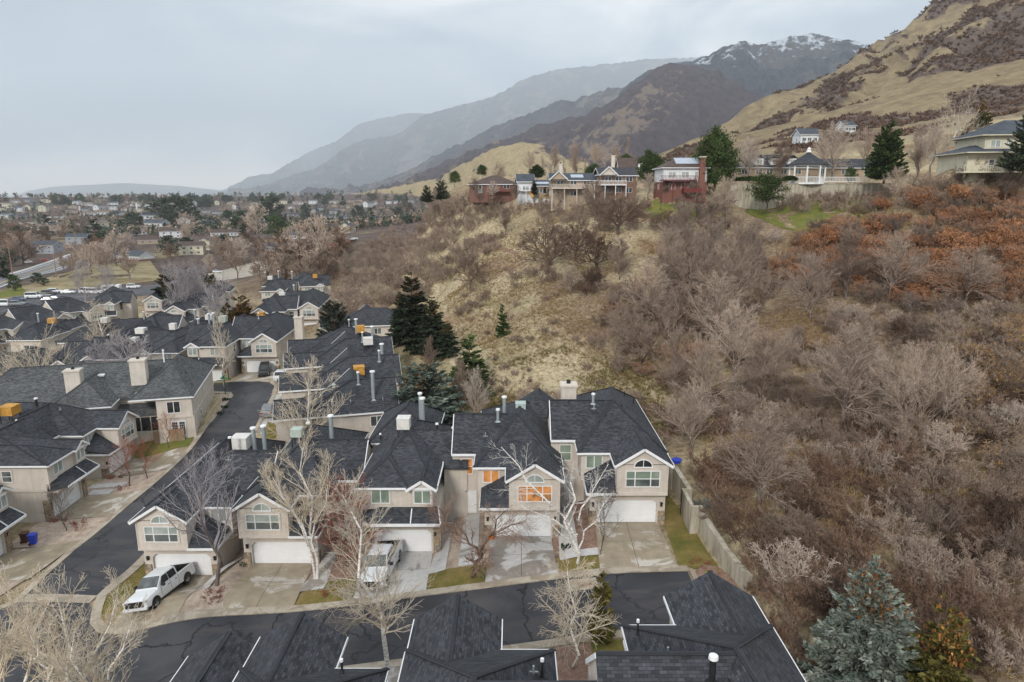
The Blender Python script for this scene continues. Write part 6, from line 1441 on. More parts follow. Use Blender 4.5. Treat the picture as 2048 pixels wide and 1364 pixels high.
HU=[(-60,573),(0,555),(78,532),(156,504.5),(225,479),(262,462),(290,452)]; HL=[(-60,600),(0,578),(109,545.5),(175,517),(240,486),(280,464),(302,454)]
hroad('highway',HU,HL,'asphalt_far','grey divided highway climbing away at the left')
def between(t,ww=.025):
    a=[(u[0]*(1-t)+l[0]*t,u[1]*(1-t)+l[1]*t) for u,l in zip(HU,HL)]; b=[(u[0]*(1-t-ww)+l[0]*(t+ww),u[1]*(1-t-ww)+l[1]*(t+ww)) for u,l in zip(HU,HL)]; return a,b
for t,m in ((.12,'line'),(.88,'line'),(.42,'yellow_line'),(.58,'yellow_line'),(.28,'line'),(.72,'line')): hroad('lane_line',*between(t),m,'painted lane line on the highway',.16)
hroad('pavement',[(-60,570),(0,552),(78,529),(156,502),(225,477)],[(-60,573),(0,555),(78,532),(156,504.5),(225,479)],'conc_dry','pale pavement on the far side of the highway')
hroad('street',[(395,553),(445,541),(520,521),(585,508),(640,495),(700,479)],[(400,573),(450,572),(515,556),(590,526),(650,506),(708,485)],'conc_wet','pale creek road curving behind the far rows')
hroad('parking_lot',[(-60,612),(0,600),(100,584),(200,576),(300,572),(360,560)],[(-60,640),(0,628),(100,612),(200,600),(300,592),(370,578)],'asphalt','parking lot behind the left gabled row')
hroad('verge',[(-60,604),(0,583),(60,570),(112,551),(170,532),(300,520)],[(-60,612),(0,600),(60,592),(100,584),(200,576),(330,560)],'hill','straw verge between highway and parking lot',.06)
hroad('verge',[(-60,598),(0,585),(40,572)],[(-60,609),(0,597),(60,588)],'lawn_green','mown green verge corner at the far left',.10)
# ---------- suburb houses: (px, base py, width px, storeys, wall, roof, angle, hip, label)
SUB=[(89,508,50,2,'grey_wall','roof_slate',-8,0,'grey sided two storey house beyond the highway'),(151,489,38,2,'grey_wall','roof_slate',10,0,'grey house with two cars parked before it'),
(218,471,28,1,'white_wall','roof_brown',0,0,'white garage house between tall evergreens'),(262,522,76,1,'white_wall','roof_slate',-28,0,'white gabled house with red brick lower wall by the creek'),
(297,488,46,1,'tan_wall','roof_brown',20,1,'tan brown roofed house near the highway bend'),(338,476,42,2,'white_wall','roof_brown',25,0,'white gabled house right of the highway'),
(381,510,44,2,'cream','roof_brown',12,0,'cream house with brown roof and outside chimney'),(411,500,26,2,'cream','roof_brown',95,0,'cream gable wall beside the brown roofed house'),
(200,443,150,1,'tan_wall','roof_tan',-4,1,'long tan roofed commercial building by the highway'),(298,434,44,1,'grey_wall','roof_slate',0,1,'grey hip roofed hall with a white cupola'),
(452,453,36,2,'tan_wall','roof_brown',4,0,'tan two storey house with twin chimneys'),(480,437,26,1,'brick','roof_brown',0,0,'low brick house among the evergreens'),
(518,457,40,2,'white_wall','roof_slate',-3,0,'white house with dark slate roof between evergreens'),(448,472,56,1,'white_wall','roof_brown',28,0,'white and brown roofed house behind bare trees'),
(582,433,38,1,'grey_wall','roof_slate',0,0,'slate roofed house far among brown trees'),(577,443,28,1,'tan_wall','roof_brown',0,0,'brown roofed house with porch lights'),
(586,466,40,1,'tan_wall','roof_tan',30,0,'orange tan gabled house near the creek'),(585,478,42,1,'white_wall','roof_slate',24,0,'low white house beside the orange tan one'),
(552,503,44,1,'grey_wall','roof_slate',-25,0,'grey gabled house near the creek road'),(653,441,32,2,'white_wall','roof_slate',0,0,'pale house with long slate roof'),
(664,461,48,1,'grey_wall','roof_slate',-8,0,'green grey roofed house beside the tall cream gable'),(694,466,26,2,'cream','roof_slate',80,0,'tall plain cream gable wall house'),
(690,438,28,1,'grey_wall','roof_slate',0,0,'blue roofed house with two dormers'),(754,441,28,1,'white_wall','roof_slate',0,0,'grey house with pale chimney above the scrub'),
(786,408,28,2,'white_wall','roof_slate',0,0,'small white gabled house below the dark pines'),(716,448,24,1,'tan_wall','roof_brown',10,0,'tan house peeping through bare trees'),
(40,449,60,1,'tan_wall','roof_tan',0,1,'pale low building at the far left'),(105,437,40,1,'white_wall','roof_brown',0,0,'white walled low house far left'),(620,450,36,1,'tan_wall','roof_brown',-12,0,'brown roofed house in the middle of the suburb'),
(740,425,30,1,'tan_wall','roof_brown',0,0,'brown house near the foot of the bench'),(770,418,24,1,'brick','roof_brown',10,0,'small brick house near the foot of the bench'),(400,440,34,1,'tan_wall','roof_slate',0,0,'grey roofed house behind the tall firs'),(250,455,40,1,'white_wall','roof_tan',6,1,'low pale canopy building behind the sign')]
for px,py,wp_,st_,wl,rf,rz,hp,lb in SUB:
    x,y,z=GP(px,py); d=y*CP+(CAMH-z)*SP; L=max(7,wp_/F*d*(1.0 if abs(rz)<60 else 1.2)); W=min(10,max(6,L*.65)); 
    r_,h_=shouse(lb,(x,y+W*.45,z),rz,L,W,2.7*st_+.3,min(3.0,W*.28),wl,rf,hip=bool(hp),levels=st_,win=[(k,) for k in ((.2,.5,.8) if L<22 else (.08,.2,.32,.44,.56,.68,.8,.92))],gwin=L<22,glass='glass_dark',chim=((L*.2,L*.2+1,-.3,.7,2,2.7*st_+4.2,'stucco_pale') if L<22 and int(px)%2==0 else None),oh=.45,base=2.5)
    if 'cupola' in lb: q=MB(); q.box(-1,1,-1,1,5,7.2); h_.put(q,'cupola','white')
    if 'brick lower' in lb: q=MB(); q.box(-L/2-.06,L/2+.06,-W/2-.06,W/2+.06,-2,1.3); h_.put(q,'lower_wall','brick')
protos=[]
for k,(wl,rf,st_) in enumerate((('tan_wall','roof_brown',1),('white_wall','roof_slate',2),('white_wall','roof_tan',1),('tan_wall','roof_tan',1),('cream','roof_brown',2),('grey_wall','roof_slate',1))):
    protos.append(shouse('small far suburb house among the trees',(0,-500,0),0,14,8,2.7*st_+.3,2.3,wl,rf,hip=k%3==0,levels=st_,glass='glass_dark')[0])
FH=[]
rr_=random.Random(99); tries=0
while len(FH)<90 and tries<4000:
    tries+=1; px=rr_.uniform(0,830); py=rr_.uniform(404,470) if px<420 else rr_.uniform(402,440)
    if any(abs(px-a[0])<a[2]*.6+14 and abs(py-a[1])<9 for a in SUB) or any(abs(px-a)<20 and abs(py-b)<5 for a,b in FH) or inpoly(px,py,HU+HL[::-1]): continue
    if px>700 and py>418: continue
    FH.append((px,py)); P_=protos[len(FH)%6]; o=P_ if len(FH)<=6 else copy_tree(P_); o['group']='small far suburb houses'
    o.location=GP(px,py); o.rotation_euler=(0,0,rr_.uniform(-.6,.6)+(PI/2 if rr_.random()<.2 else 0)); k=rr_.uniform(1.1,1.6); o.scale=(k,k,k)
SUBX=SUB+[(a,b,22) for a,b in FH]
# sign, masts, poles
p=GP(301,440); r_=empty('sign',p,0,'blue billboard sign on a brick pillar by the highway','sign'); h_=H(r_); s_=p[1]/F
q=MB(); q.box(-1.2,1.2,-.6,.6,-1,5); h_.put(q,'pillar','brick'); q=MB(); q.box(-4.2,4.2,-.4,.4,5,9); h_.put(q,'panel_frame','white'); q=MB(); q.box(-3.9,3.9,-.46,-.4,5.3,8.7); h_.put(q,'sign_face','solar_blue'); q=MB(); q.box(-2.2,2.4,-.5,-.46,6.7,7.3); h_.put(q,'sign_lettering','white')
for px,py,top,lb in ((276,436,407,'tall white telecom mast in the suburb'),(161,432,413,'shorter pale telecom mast left of the tall one')):
    p=GP(px,py); hgt=(py-top)/F*p[1]*1.0; r_=empty('mast',p,0,lb,'mast'); h_=H(r_); q=MB(); q.cyl(0,0,-1,hgt,.35,8,.25); h_.put(q,'pole','white'); q=MB()
    for k in range(6): q.box(-1.4,1.4,-.4,.4,hgt*(.62+.07*k),hgt*(.62+.07*k)+hgt*.04)
    h_.put(q,'antennas','white')
def upole(px,py,top,lb):
    p=GP(px,py); hgt=(py-top)/F*p[1]*1.06; r_=empty('utility_pole',p,.5,lb,'utility pole','wooden poles along the highway'); h_=H(r_); q=MB(); q.cyl(0,0,-.5,hgt,.2,8,.14); h_.put(q,'pole','wood'); q=MB(); q.box(-1.3,1.3,-.08,.08,hgt-1.2,hgt-1.0); q.box(-.9,.9,-.08,.08,hgt-2.2,hgt-2.05); h_.put(q,'crossarm','wood')
for a in ((27,560,478,'leftmost tall utility pole by the highway'),(113,551,508,'utility pole on the near kerb of the highway'),(154,506,466,'utility pole beside the two cars at the grey house'),(165,519,492,'short pole right of the highway pole pair'),(219,497,462,'utility pole near the white gabled house')): upole(*a)
# street sign and small fence
p=GP(451,790); r_=empty('street_sign',p,0,'black post with green street name blades at the inner lane corner','street sign'); h_=H(r_); q=MB(); q.cyl(0,0,-.2,3.4,.05,8); h_.put(q,'post','dark'); q=MB(); q.box(-.55,.55,-.02,.02,2.5,2.75); h_.put(q,'sign_blade','sign_green'); q=MB(); q.box(-.02,.02,-.55,.55,2.8,3.05); h_.put(q,'sign_blade','sign_green')
# ------------------------------------------------------------------ suburb trees
FT={'c1':conifer_mesh(401,10,2.6,'n_dark',n_br=60,spr=26,size=.75,droop=.3),'c2':pine_mesh(402,10,3.6,'n_dark',limbs=14,tufts=70,size=.65,base=.15),'c3':pine_mesh(403,9,3.3,'n_green',limbs=14,tufts=70,size=.6,base=.12),
 'b1':bare_tree(411,9,1,'bark_grey','scrub_pale',n1=22,n2=6,n3=4,up=.12,spread=.8,t0=.15,len1=(.36,.52),tr=.2,rmin=.05),'b2':bare_tree(412,9,1,'bark_brown','scrub_brown',n1=22,n2=6,n3=4,up=.10,spread=.85,t0=.12,len1=(.38,.55),tr=.2,rmin=.05),
 'b3':bare_tree(413,9,1,'bark_grey','scrub_grey',n1=20,n2=6,n3=5,up=.2,spread=.7,t0=.12,len1=(.32,.5),tr=.2,rmin=.05),
 'pop':bare_tree(414,14,1,'bark_grey','scrub_pale',n1=50,n2=6,n3=4,up=.9,spread=.35,t0=.05,len1=(.12,.18),tr=.2,rmin=.045)}
HB={'c1':10,'c2':9.6,'c3':8.8,'b1':9.6,'b2':9.6,'b3':9.6,'pop':14}
FL={'c1':('dark pointed evergreen among the suburb houses','pointed evergreens in the suburb'),'c2':('dark round evergreen among the suburb houses','round dark evergreens in the suburb'),'c3':('olive green round pine among the suburb houses','olive pines in the suburb'),
 'b1':('pale leafless tree in the suburb below the mountains','pale leafless suburb trees'),'b2':('brown leafless tree in the suburb below the mountains','brown leafless suburb trees'),'b3':('grey leafless tree in the suburb below the mountains','grey leafless suburb trees')}
def ftree(kind,px,py,hpx,label=None,wid=1,group=None,y=None):
    p=GP(px,py) if y is None else PY(px,py,y); d=p[1]*CP+(CAMH-p[2])*SP; hgt=hpx/F*d*1.03; s=hgt/HB[kind]
    nm='evergreen_tree' if kind[0]=='c' else 'bare_tree'
    lb,gr=(label,group) if label else FL[kind]
    put_tree(nm,FT[kind],p,(s*wid,s*wid,s),rnd.random()*6,lb,'tree',gr)
# named ones  (kind, px, base py, height px, label, width)
for a in (('c1',5,556,48,'dark evergreen cut by the left edge beside the highway',1.3),('c3',30,583,32,'round olive juniper bush by the highway verge',1.0),('c2',75,568,22,'dark double bush on the straw verge',1.3),('c2',90,573,16,'smaller dark bush on the straw verge',1.3),
 ('b2',45,530,60,'big rust brown willow left of the highway',1.6),('b2',10,520,50,'rust brown tree at the left edge above the highway',1.4),('c1',192,486,54,'tall dark fir right of the white barked tree',1.5),('c1',149,478,44,'dark fir left of the white barked tree',1.2),('b1',172,484,50,'white barked tree between two dark firs',1.3),
 ('c2',270,460,34,'dark evergreen in front of the blue sign',1.5),('c1',95,460,34,'dark cone shaped evergreen among grey trees',1.6),('c2',330,445,48,'tall dark evergreen right of the grey hall',1.6),('c2',362,448,52,'broad dark evergreen beside the blue sign group',1.7),
 ('b1',372,470,40,'pale feathery tree by the white gabled house',1.3),('c2',488,464,42,'dark evergreen left of the white slate roofed house',1.3),('c2',545,450,56,'tall evergreen right of the white slate roofed house',1.3),('c3',552,478,44,'olive evergreen below the tall one',1.3),('c1',610,440,34,'dark evergreen in the middle of the suburb',1.3),
 ('c1',742,446,34,'dark fir beside the grey house with pale chimney',1.1),('c1',798,428,32,'slim dark fir on the scrub shoulder',.9),('c1',812,420,38,'taller slim fir on the scrub shoulder',.9),('b1',520,478,60,'broad pale tree over the creek',1.4),('b1',640,560,110,'tall tan cottonwood behind the far clustered roofs',.9),
 ('b1',605,560,100,'leaning tan cottonwood behind the far clustered roofs',1.1),('b2',570,560,80,'rust brown willow by the creek road',1.2),('b3',475,560,66,'grey tree right of the small twin firs',1.0),('b3',535,558,70,'leaning grey tree by the creek road',1.0),('b1',675,500,40,'pale tree at the foot of the scrub bank',1.3),
 ('b3',260,560,50,'grey bare tree by the straw verge',1.2),('b3',215,550,46,'grey thicket tree by the highway',1.4),('b1',185,545,52,'pale thicket tree between highway and lot',1.4),('b3',150,548,30,'dark shrub tree at the highway kerb',1.5),('b1',235,532,60,'tall pale tree at the highway bend',1.2),
 ('pop',48,408,12,'left pair of far poplars',1.6),('pop',120,408,12,'right pair of far poplars',1.6)):
    ftree(a[0],a[1],a[2],a[3],a[4],a[5])
# hilltop trees
pineA=pine_mesh(421,12,4.2,'n_green',limbs=44,tufts=420,size=.30,base=.12); pineB=conifer_mesh(422,12,4.1,'n_green',n_br=240,spr=110,size=.42,droop=.1,shape=.55); pineC=pine_mesh(423,6,2.8,'n_green',limbs=26,tufts=280,size=.2,base=.25); cedar=conifer_mesh(424,12,5,'n_dark',n_br=150,spr=80,size=.4,droop=.15,shape=.6)
def ht(ms,hm,px,pyb,pyt,y,lb,name='evergreen_tree',wid=1):
    a=PY(px,pyb,y); b=PY(px,pyt,y); s=(b[2]-a[2])/hm; put_tree(name,ms,a,(s*wid,s*wid,s),px*.3,lb,'tree')
ht(pineA,11.5,1428,378,262,146,'tall round crowned pine beside the red brick house',wid=.95)
ht(pineB,12,1768,362,244,143,'large dark pine at the right end of the gazebo terrace')
ht(pineC,5.8,1532,418,355,140,'small spreading pine in front of the concrete wall',wid=1.15)
ht(cedar,12,2046,345,222,100,'dark cedar in front of the cream house at the right edge',wid=.9)
ht(sp_olive,7,1962,262,196,170,'rusty spruce behind the white barked tree'); ht(sp_olive,7,1930,290,240,165,'lower rusty spruce behind the white barked tree',wid=1.2)
ht(pineA,11.5,1300,372,305,172,'broad dark pine left of the red brick house',wid=1.1); ht(pineA,11.5,1250,345,310,215,'green pine behind the dormered house',wid=1.4); ht(pineA,11.5,1186,372,330,190,'dark pine behind the tan decked house',wid=1.2)
ht(pineA,11.5,1074,358,331,200,'green pine behind the left hilltop houses',wid=1.5); ht(cedar,12,882,400,357,190,'broad dark evergreen at the left end of the bench',wid=1.1); ht(cedar,12,855,405,368,198,'dark evergreen stepping down the left end of the bench',wid=1.0)
ht(pineC,5.8,910,372,345,195,'dark pine left of the red brown house',wid=.9); ht(pineC,5.8,964,356,332,205,'thin topped pine above the red brown house',wid=.9); ht(sp_dark,11,1068,388,358,168,'small evergreen in front of the tan house'); ht(sp_dark,11,1090,386,372,168,'smaller evergreen right of its neighbour')
ht(sp_dark,11,1600,300,258,0+330,'dark fir beside the small grey slope house',wid=1.4); ht(pineC,5.8,1700,372,338,150,'light green pine on the gazebo terrace',wid=.7)
ht(birch_wide,9,1905,342,222,118,'bright white barked tree left of the cream house','bare_tree',.85)
for k,(px,b_,t_,y_,lb) in enumerate(((1498,362,290,158,'grey bare tree before the cream dormered house'),(1560,360,292,157,'bare tree left of the gazebo'),(1665,356,265,156,'tall bare tree behind the gazebo'),(1640,330,275,185,'bare tree above the gazebo roof'),(1730,340,270,175,'bare tree left of the large dark pine'),(1830,360,270,150,'wide bare tree right of the large dark pine'),(1860,350,262,140,'pale bare tree near the white barked one'),(1480,350,300,165,'reddish bare tree right of the tall round pine'),
  (1000,385,335,190,'rosy bare tree in front of the red brown house'),(1150,350,300,230,'bare tree behind the decked house'),(1230,345,300,250,'bare tree behind the dormered house'),(870,400,380,185,'pale bare tree on the bench end'),(1190,340,295,260,'slender bare tree far behind the bench'),(1110,345,300,240,'bare tree behind the tan houses'),(1060,350,310,250,'bare tree left behind the tan houses'),(1420,430,380,150,'grey bare tree below the round pine'),(1950,420,370,104,'grey bare tree below the cream house'),(2010,400,345,102,'dark bare tree at the right edge below the cedar'),(1790,400,345,135,'bare tree at the right end of the concrete wall'))):
    ht(PT['t4'] if k%2 else PT['t1'],7.5,px,b_,t_,y_,lb,'bare_tree',1.1)
ht(FT['pop'],14,1258,345,280,260,'pair of tan poplars behind the hilltop pines','bare_tree',1.3)
for k,(px,py,rx) in enumerate(((1500,361,34),(1580,360,16),(1915,372,34),(1940,378,24))):
    p=PY(px,py,148 if px<1700 else 112); r=np.random.default_rng(k); n=1400; c=_unit(r.normal(0,1,(n,3)))*np.array([rx/F*p[1],1.0,.8])*r.uniform(.7,1,(n,1)); c[:,2]=np.abs(c[:,2]); a=_unit(r.normal(0,1,(n,3)));b=_unit(np.cross(a,r.normal(0,1,(n,3)))); s=.22
    o=mkobj('hedge',mesh_np('hedge',np.stack([c-a*s,c+b*s,c+a*s,c-b*s],1).reshape(-1,3),np.arange(4*n).reshape(-1,4),MAT['hedge'],attr=np.repeat(r.random(n),4)),None,p); tag(o,('clipped green hedge left along the terrace','clipped hedge piece beside the gazebo','dark green hedge below the cream house','dark hedge tail below the cream house deck')[k],'hedge')
for k,(px,b_,t_,y_) in enumerate(((948,392,362,170),(985,396,368,168),(1030,398,372,165),(1120,402,378,158),(1172,402,372,156),(1215,404,378,155),(1262,400,362,156),(1296,398,355,152),(1330,392,366,143),(1385,392,362,142))):
    ht(PT['t1'] if k%2 else PT['t4'],7.5,px,b_,t_,y_,'twiggy bare tree screening the hilltop houses from below','bare_tree',1.3)
for o in col.objects:
    if o.get('label')=='twiggy bare tree screening the hilltop houses from below': o['group']='bare trees screening the hilltop houses'
for k,(px,t_) in enumerate(((1085,300),(1102,296),(1128,305),(1150,300),(1172,306),(1205,304),(1235,298))):
    ht(FT['pop'],14,px,352,t_+14,300,'slender leafless poplar behind the hilltop houses','bare_tree',1.5)
for o in col.objects:
    if o.get('label')=='slender leafless poplar behind the hilltop houses': o['group']='poplars behind the hilltop houses'
# random fill
def fill(poly,n,kinds,h0,h1,seed,dmin=9):
    r=random.Random(seed); xs_=[p[0] for p in poly]; ys_=[p[1] for p in poly]; got=[];t=0
    while len(got)<n and t<n*20:
        t+=1; px=r.uniform(min(xs_),max(xs_)); py=r.uniform(min(ys_),max(ys_))
        if not inpoly(px,py,poly): continue
        if any(abs(px-a)<dmin and abs(py-b)<dmin*.35 for a,b in got): continue
        if any(abs(px-a[0])<a[2]*.62+4 and -2<py-a[1]<(h0+(h1-h0)*(py-385)/120)*.95 for a in SUBX): continue
        if py>440 and inpoly(px,py,HU+HL[::-1]): continue
        got.append((px,py)); k=r.choices([q[0] for q in kinds],[q[1] for q in kinds])[0]; f=(py-385)/120; ftree(k,px,py,(h0+(h1-h0)*f)*r.uniform(.75,1.25),wid=r.uniform(1.0,1.5))
KD=[('c1',3),('c2',6),('c3',2),('b1',2),('b2',1.2),('b3',2)]; KB=[('b1',3),('b2',2.5),('b3',3),('c2',.8)]
fill([(0,425),(420,418),(850,412),(860,404),(0,404)],120,KD,11,34,1,6)
fill([(0,470),(230,440),(430,425),(850,418),(740,450),(640,470),(420,480),(330,500),(230,470),(100,480),(0,500)],110,KD,12,34,2,9)
fill([(0,545),(80,522),(150,495),(230,470),(0,470)],16,KB,14,40,3,13)
fill([(120,548),(240,492),(420,505),(560,500),(660,480),(600,505),(440,538),(400,550),(330,520),(200,540)],30,KB,12,34,4,14)
fill([(440,590),(520,560),(640,515),(700,490),(690,560),(640,590),(560,575)],18,[('b1',3),('b3',3),('b2',2)],16,40,5,14)
# the wood beyond: one mass of crowns out to the valley edge
def far_wood():
    r=np.random.default_rng(5); n=4200; Y=1/np.sqrt(r.uniform(1/2900.**2,1/620.**2,n)); X=r.uniform(-1,.12,n)*Y*.80-40
    Z=zfar(X,Y); k=n; s=r.uniform(2.6,5.2,k)*np.clip(Y/1200,1,1.5); ev=r.random(k)<.6; bl=20
    idx=np.repeat(np.arange(k),bl); N_=len(idx); a=_unit(r.normal(0,1,(N_,3))); c=np.stack([X,Y,Z+s*1.0],1)[idx]+a*np.array([.8,.8,1.05])*s[idx][:,None]*r.uniform(.3,1,(N_,1)); b=_unit(np.cross(a,r.normal(0,1,(N_,3)))); e=_unit(np.cross(a,b)); q=(s[idx]*.26)[:,None]
    V=np.stack([c-b*q,c+e*q,c+b*q,c-e*q],1); t=np.repeat(np.clip(r.normal(.5,.2,k),0,1)[idx],4).reshape(-1,4)
    for nm,m,mt in (('evergreen_wood',ev[idx],'n_dark'),('leafless_wood',~ev[idx],'scrub_grey')):
        v=V[m].reshape(-1,3); o=mkobj('far_woods',mesh_np(nm,v,np.arange(len(v)).reshape(-1,4),MAT[mt],attr=t[m].ravel())); tag(o,'dark far wood of evergreen crowns stretching to the valley edge' if nm[0]=='e' else 'brown grey far wood of leafless crowns stretching to the valley edge','woods',kind='stuff')
far_wood()
# ------------------------------------------------------------------ vehicles
def paint(name,c): 
    t=NT(name); t.base(c); t.rough(.32,.5); t.b.inputs['Coat Weight'].default_value=.4; return t.m
for k,c in {'white':(.74,.75,.76),'silver':(.66,.67,.69),'black':(.015,.016,.018),'grey':(.18,.19,.20),'red':(.40,.03,.025),'blue':(.06,.09,.16),'orange':(.55,.16,.03)}.items(): MAT['p_'+k]=paint('car_paint_'+k,c)
MAT['tyre']=simple('tyre_rubber',(.02,.02,.02),.9,.2,3); MAT['rim']=simple('alloy_rim',(.35,.36,.37),.35,.1,2,metal=.6); MAT['light']=simple('headlight_glass',(.6,.62,.64),.15,.05,2,spec=.8); MAT['tail']=simple('tail_light',(.35,.01,.01),.3,.1,2); MAT['chrome']=simple('bright_metal',(.55,.56,.57),.2,.05,2,metal=.9)
def loft(secs):
    """secs: list of (x,[ (y,z) profile ring ]) same count -> closed mesh"""
    m=MB(); n=len(secs[0][1]); 
    for x,r in secs: m.v+=[(x,y,z) for y,z in r]
    for i in range(len(secs)-1):
        for k in range(n):
            a=i*n+k;b=i*n+(k+1)%n; m.f.append((a,b,b+n,a+n)); m.uv.append(None)
    m.f.append(tuple(range(n-1,-1,-1))); m.f.append(tuple(range((len(secs)-1)*n,len(secs)*n))); m.uv+=[None,None]; return m
def ring(hw,z0,z1,tum=.06,ch=.08):
    return [(-hw+.04,z0),(hw-.04,z0),(hw,z0+.12),(hw,z0+(z1-z0)*.62),(hw-tum,z1-ch*.4),(hw-tum-ch,z1),(-hw+tum+ch,z1),(-hw+tum,z1-ch*.4),(-hw,z0+(z1-z0)*.62),(-hw,z0+.12)]
def fixn(o):
    bm=bmesh.new(); bm.from_mesh(o.data); bmesh.ops.recalc_face_normals(bm,faces=bm.faces[:]); bm.to_mesh(o.data); bm.free(); return o
def wheels(root,xs_,hw,r):
    for x in xs_:
        for s in (-1,1):
            w=MB().wheel(x,s*(hw-.13),r,r,.26,22).build('wheel',MAT['tyre'],root,bevel=.03)
            q=MB().wheel(x,s*(hw+.003),r,r*.62,.02,16); 
            for k in range(6):
                an=k*PI/3; q.bar((x,s*(hw+.012),r),(x+r*.55*math.cos(an),s*(hw+.012),r+r*.55*math.sin(an)),.06,.02)
            q.build('rim',MAT['rim'],w)
def gl_panel(root,pts,out,name='window_glass',mat='glass_dark'):
    m=MB(); m.prism(pts,out); fixn(m.build(name,MAT[mat],root))
def pickup(label,loc,rz,pitch,col_,roll=0,short=0):
    root=empty('pickup_truck',loc,0,label,'pickup truck'); root.rotation_euler=(roll,-pitch,rz)
    L=2.92; hw=1.0; z0=.42; zb=1.15
    P=MAT['p_'+col_]
    body=loft([(L,ring(.80,z0+.12,.95,.05)),(L-.08,ring(.93,z0+.05,1.06,.06)),(L-.5,ring(.99,z0,1.14,.08,.14)),(L-1.45,ring(1.0,z0,1.21,.09,.14)),(L-1.50,ring(1.0,z0,1.24,.09,.12)),(.2,ring(1.0,z0,1.24,.07)),(-.9,ring(1.0,z0,1.24,.07)),(-1.0,ring(1.0,z0,1.18,.04,.04))])
    fixn(body.build('body',P,root,smooth=False,bevel=.03))
    # bed
    b=MB(); b.box(-2.92,-1.0,-1.0,-.88,z0,1.26); b.box(-2.92,-1.0,.88,1.0,z0,1.26); b.box(-2.95,-2.84,-.98,.98,z0,1.26); b.box(-2.84,-1.0,-.88,.88,z0,.72); b.build('bed',P,root,bevel=.02)
    b=MB(); b.box(-2.83,-1.02,-.87,.87,.72,.76); b.box(-2.83,-1.02,-.878,-.86,.76,1.24); b.box(-2.83,-1.02,.86,.878,.76,1.24); b.box(-1.04,-1.005,-.86,.86,.76,1.2); b.box(-2.838,-2.82,-.86,.86,.76,1.22); b.build('bed_liner',MAT['dark'],root)
    # cab
    r2=lambda hwb,hwt,zt:[(-hwb,1.2),(hwb,1.2),(hwt,zt-.07),(hwt-.12,zt),(-hwt+.12,zt),(-hwt,zt-.07)]
    cab=loft([(1.42,r2(.90,.86,1.25)),(.62,r2(.92,.76,1.86)),(-.75,r2(.92,.76,1.90)),(-1.0,r2(.92,.78,1.84))]); 
    fixn(cab.build('cab',P,root,bevel=.03))
    gl_panel(root,[(1.36,-.80,1.30),(1.36,.80,1.30),(.68,.70,1.83),(.68,-.70,1.83)],(.03,0,.025),'windshield','glass')
    for s in (-1,1):
        gl_panel(root,[(1.08,s*.905,1.27),(.12,s*.915,1.27),(.12,s*.79,1.76),(.62,s*.79,1.76)],(0,s*.03,.012)); gl_panel(root,[(.02,s*.915,1.27),(-.82,s*.915,1.27),(-.78,s*.80,1.76),(.02,s*.79,1.76)],(0,s*.03,.012))
        m=MB(); m.box(.95,1.13,s*1.02,s*1.24,1.22,1.42); m.box(1.0,1.08,s*.92,s*1.04,1.26,1.32); m.build('mirror',MAT['dark'],root,bevel=.02)
        m=MB(); m.box(L-.16,L+.0,s*.62,s*.94,.86,1.02); m.build('headlight',MAT['light'],root,bevel=.02)
        m=MB(); m.box(-2.97,-2.9,s*.86,s*1.0,.8,1.15); m.build('tail_light',MAT['tail'],root)
        m=MB(); m.box(.22,.40,s*1.0,s*1.025,1.0,1.04); m.build('door_handle',MAT['dark'],root); m=MB(); m.box(-.66,-.48,s*1.0,s*1.025,1.0,1.04); m.build('door_handle',MAT['dark'],root)
        m=MB(); m.box(.085,.105,s*.99,s*1.006,.55,1.2); m.box(-.90,-.885,s*.99,s*1.006,.55,1.2); m.box(1.18,1.20,s*.99,s*1.006,.55,1.2); m.build('door_seam',MAT['dark'],root)
        for x in (1.95,-1.85):
            m=MB(); pts=[(x+.50*math.cos(a),s*.96,.40+.50*math.sin(a)) for a in [k*PI/10 for k in range(11)]]; m.prism(pts,(0,s*.052,0)); fixn(m.build('wheel_arch',MAT['dark'],root))
    gl_panel(root,[(-.99,-.6,1.35),(-.99,.6,1.35),(-1.0,.58,1.75),(-1.0,-.58,1.75)],(-.03,0,0),'rear_window')
    m=MB(); m.box(L-.06,L+.06,-.72,.72,.62,1.0); 
    m.build('grille',MAT['dark'],root); m=MB(); m.box(L-.1,L+.10,-.95,.95,.40,.60); m.build('front_bumper',MAT['p_'+col_] if col_=='white' else MAT['chrome'],root,bevel=.03)
    m=MB(); m.box(L+.10,L+.12,-.2,.2,.46,.60); m.build('licence_plate',MAT['white'],root); m=MB(); m.box(-3.08,-2.92,-.9,.9,.45,.62); m.build('rear_bumper',MAT['chrome'],root,bevel=.02)
    m=MB(); m.box(-2.9,2.7,-.8,.8,.28,.45); m.build('chassis',MAT['dark'],root)
    root.scale=(1.06,1.06,1.1); wheels(root,(1.95,-1.85),.98,.40); return root
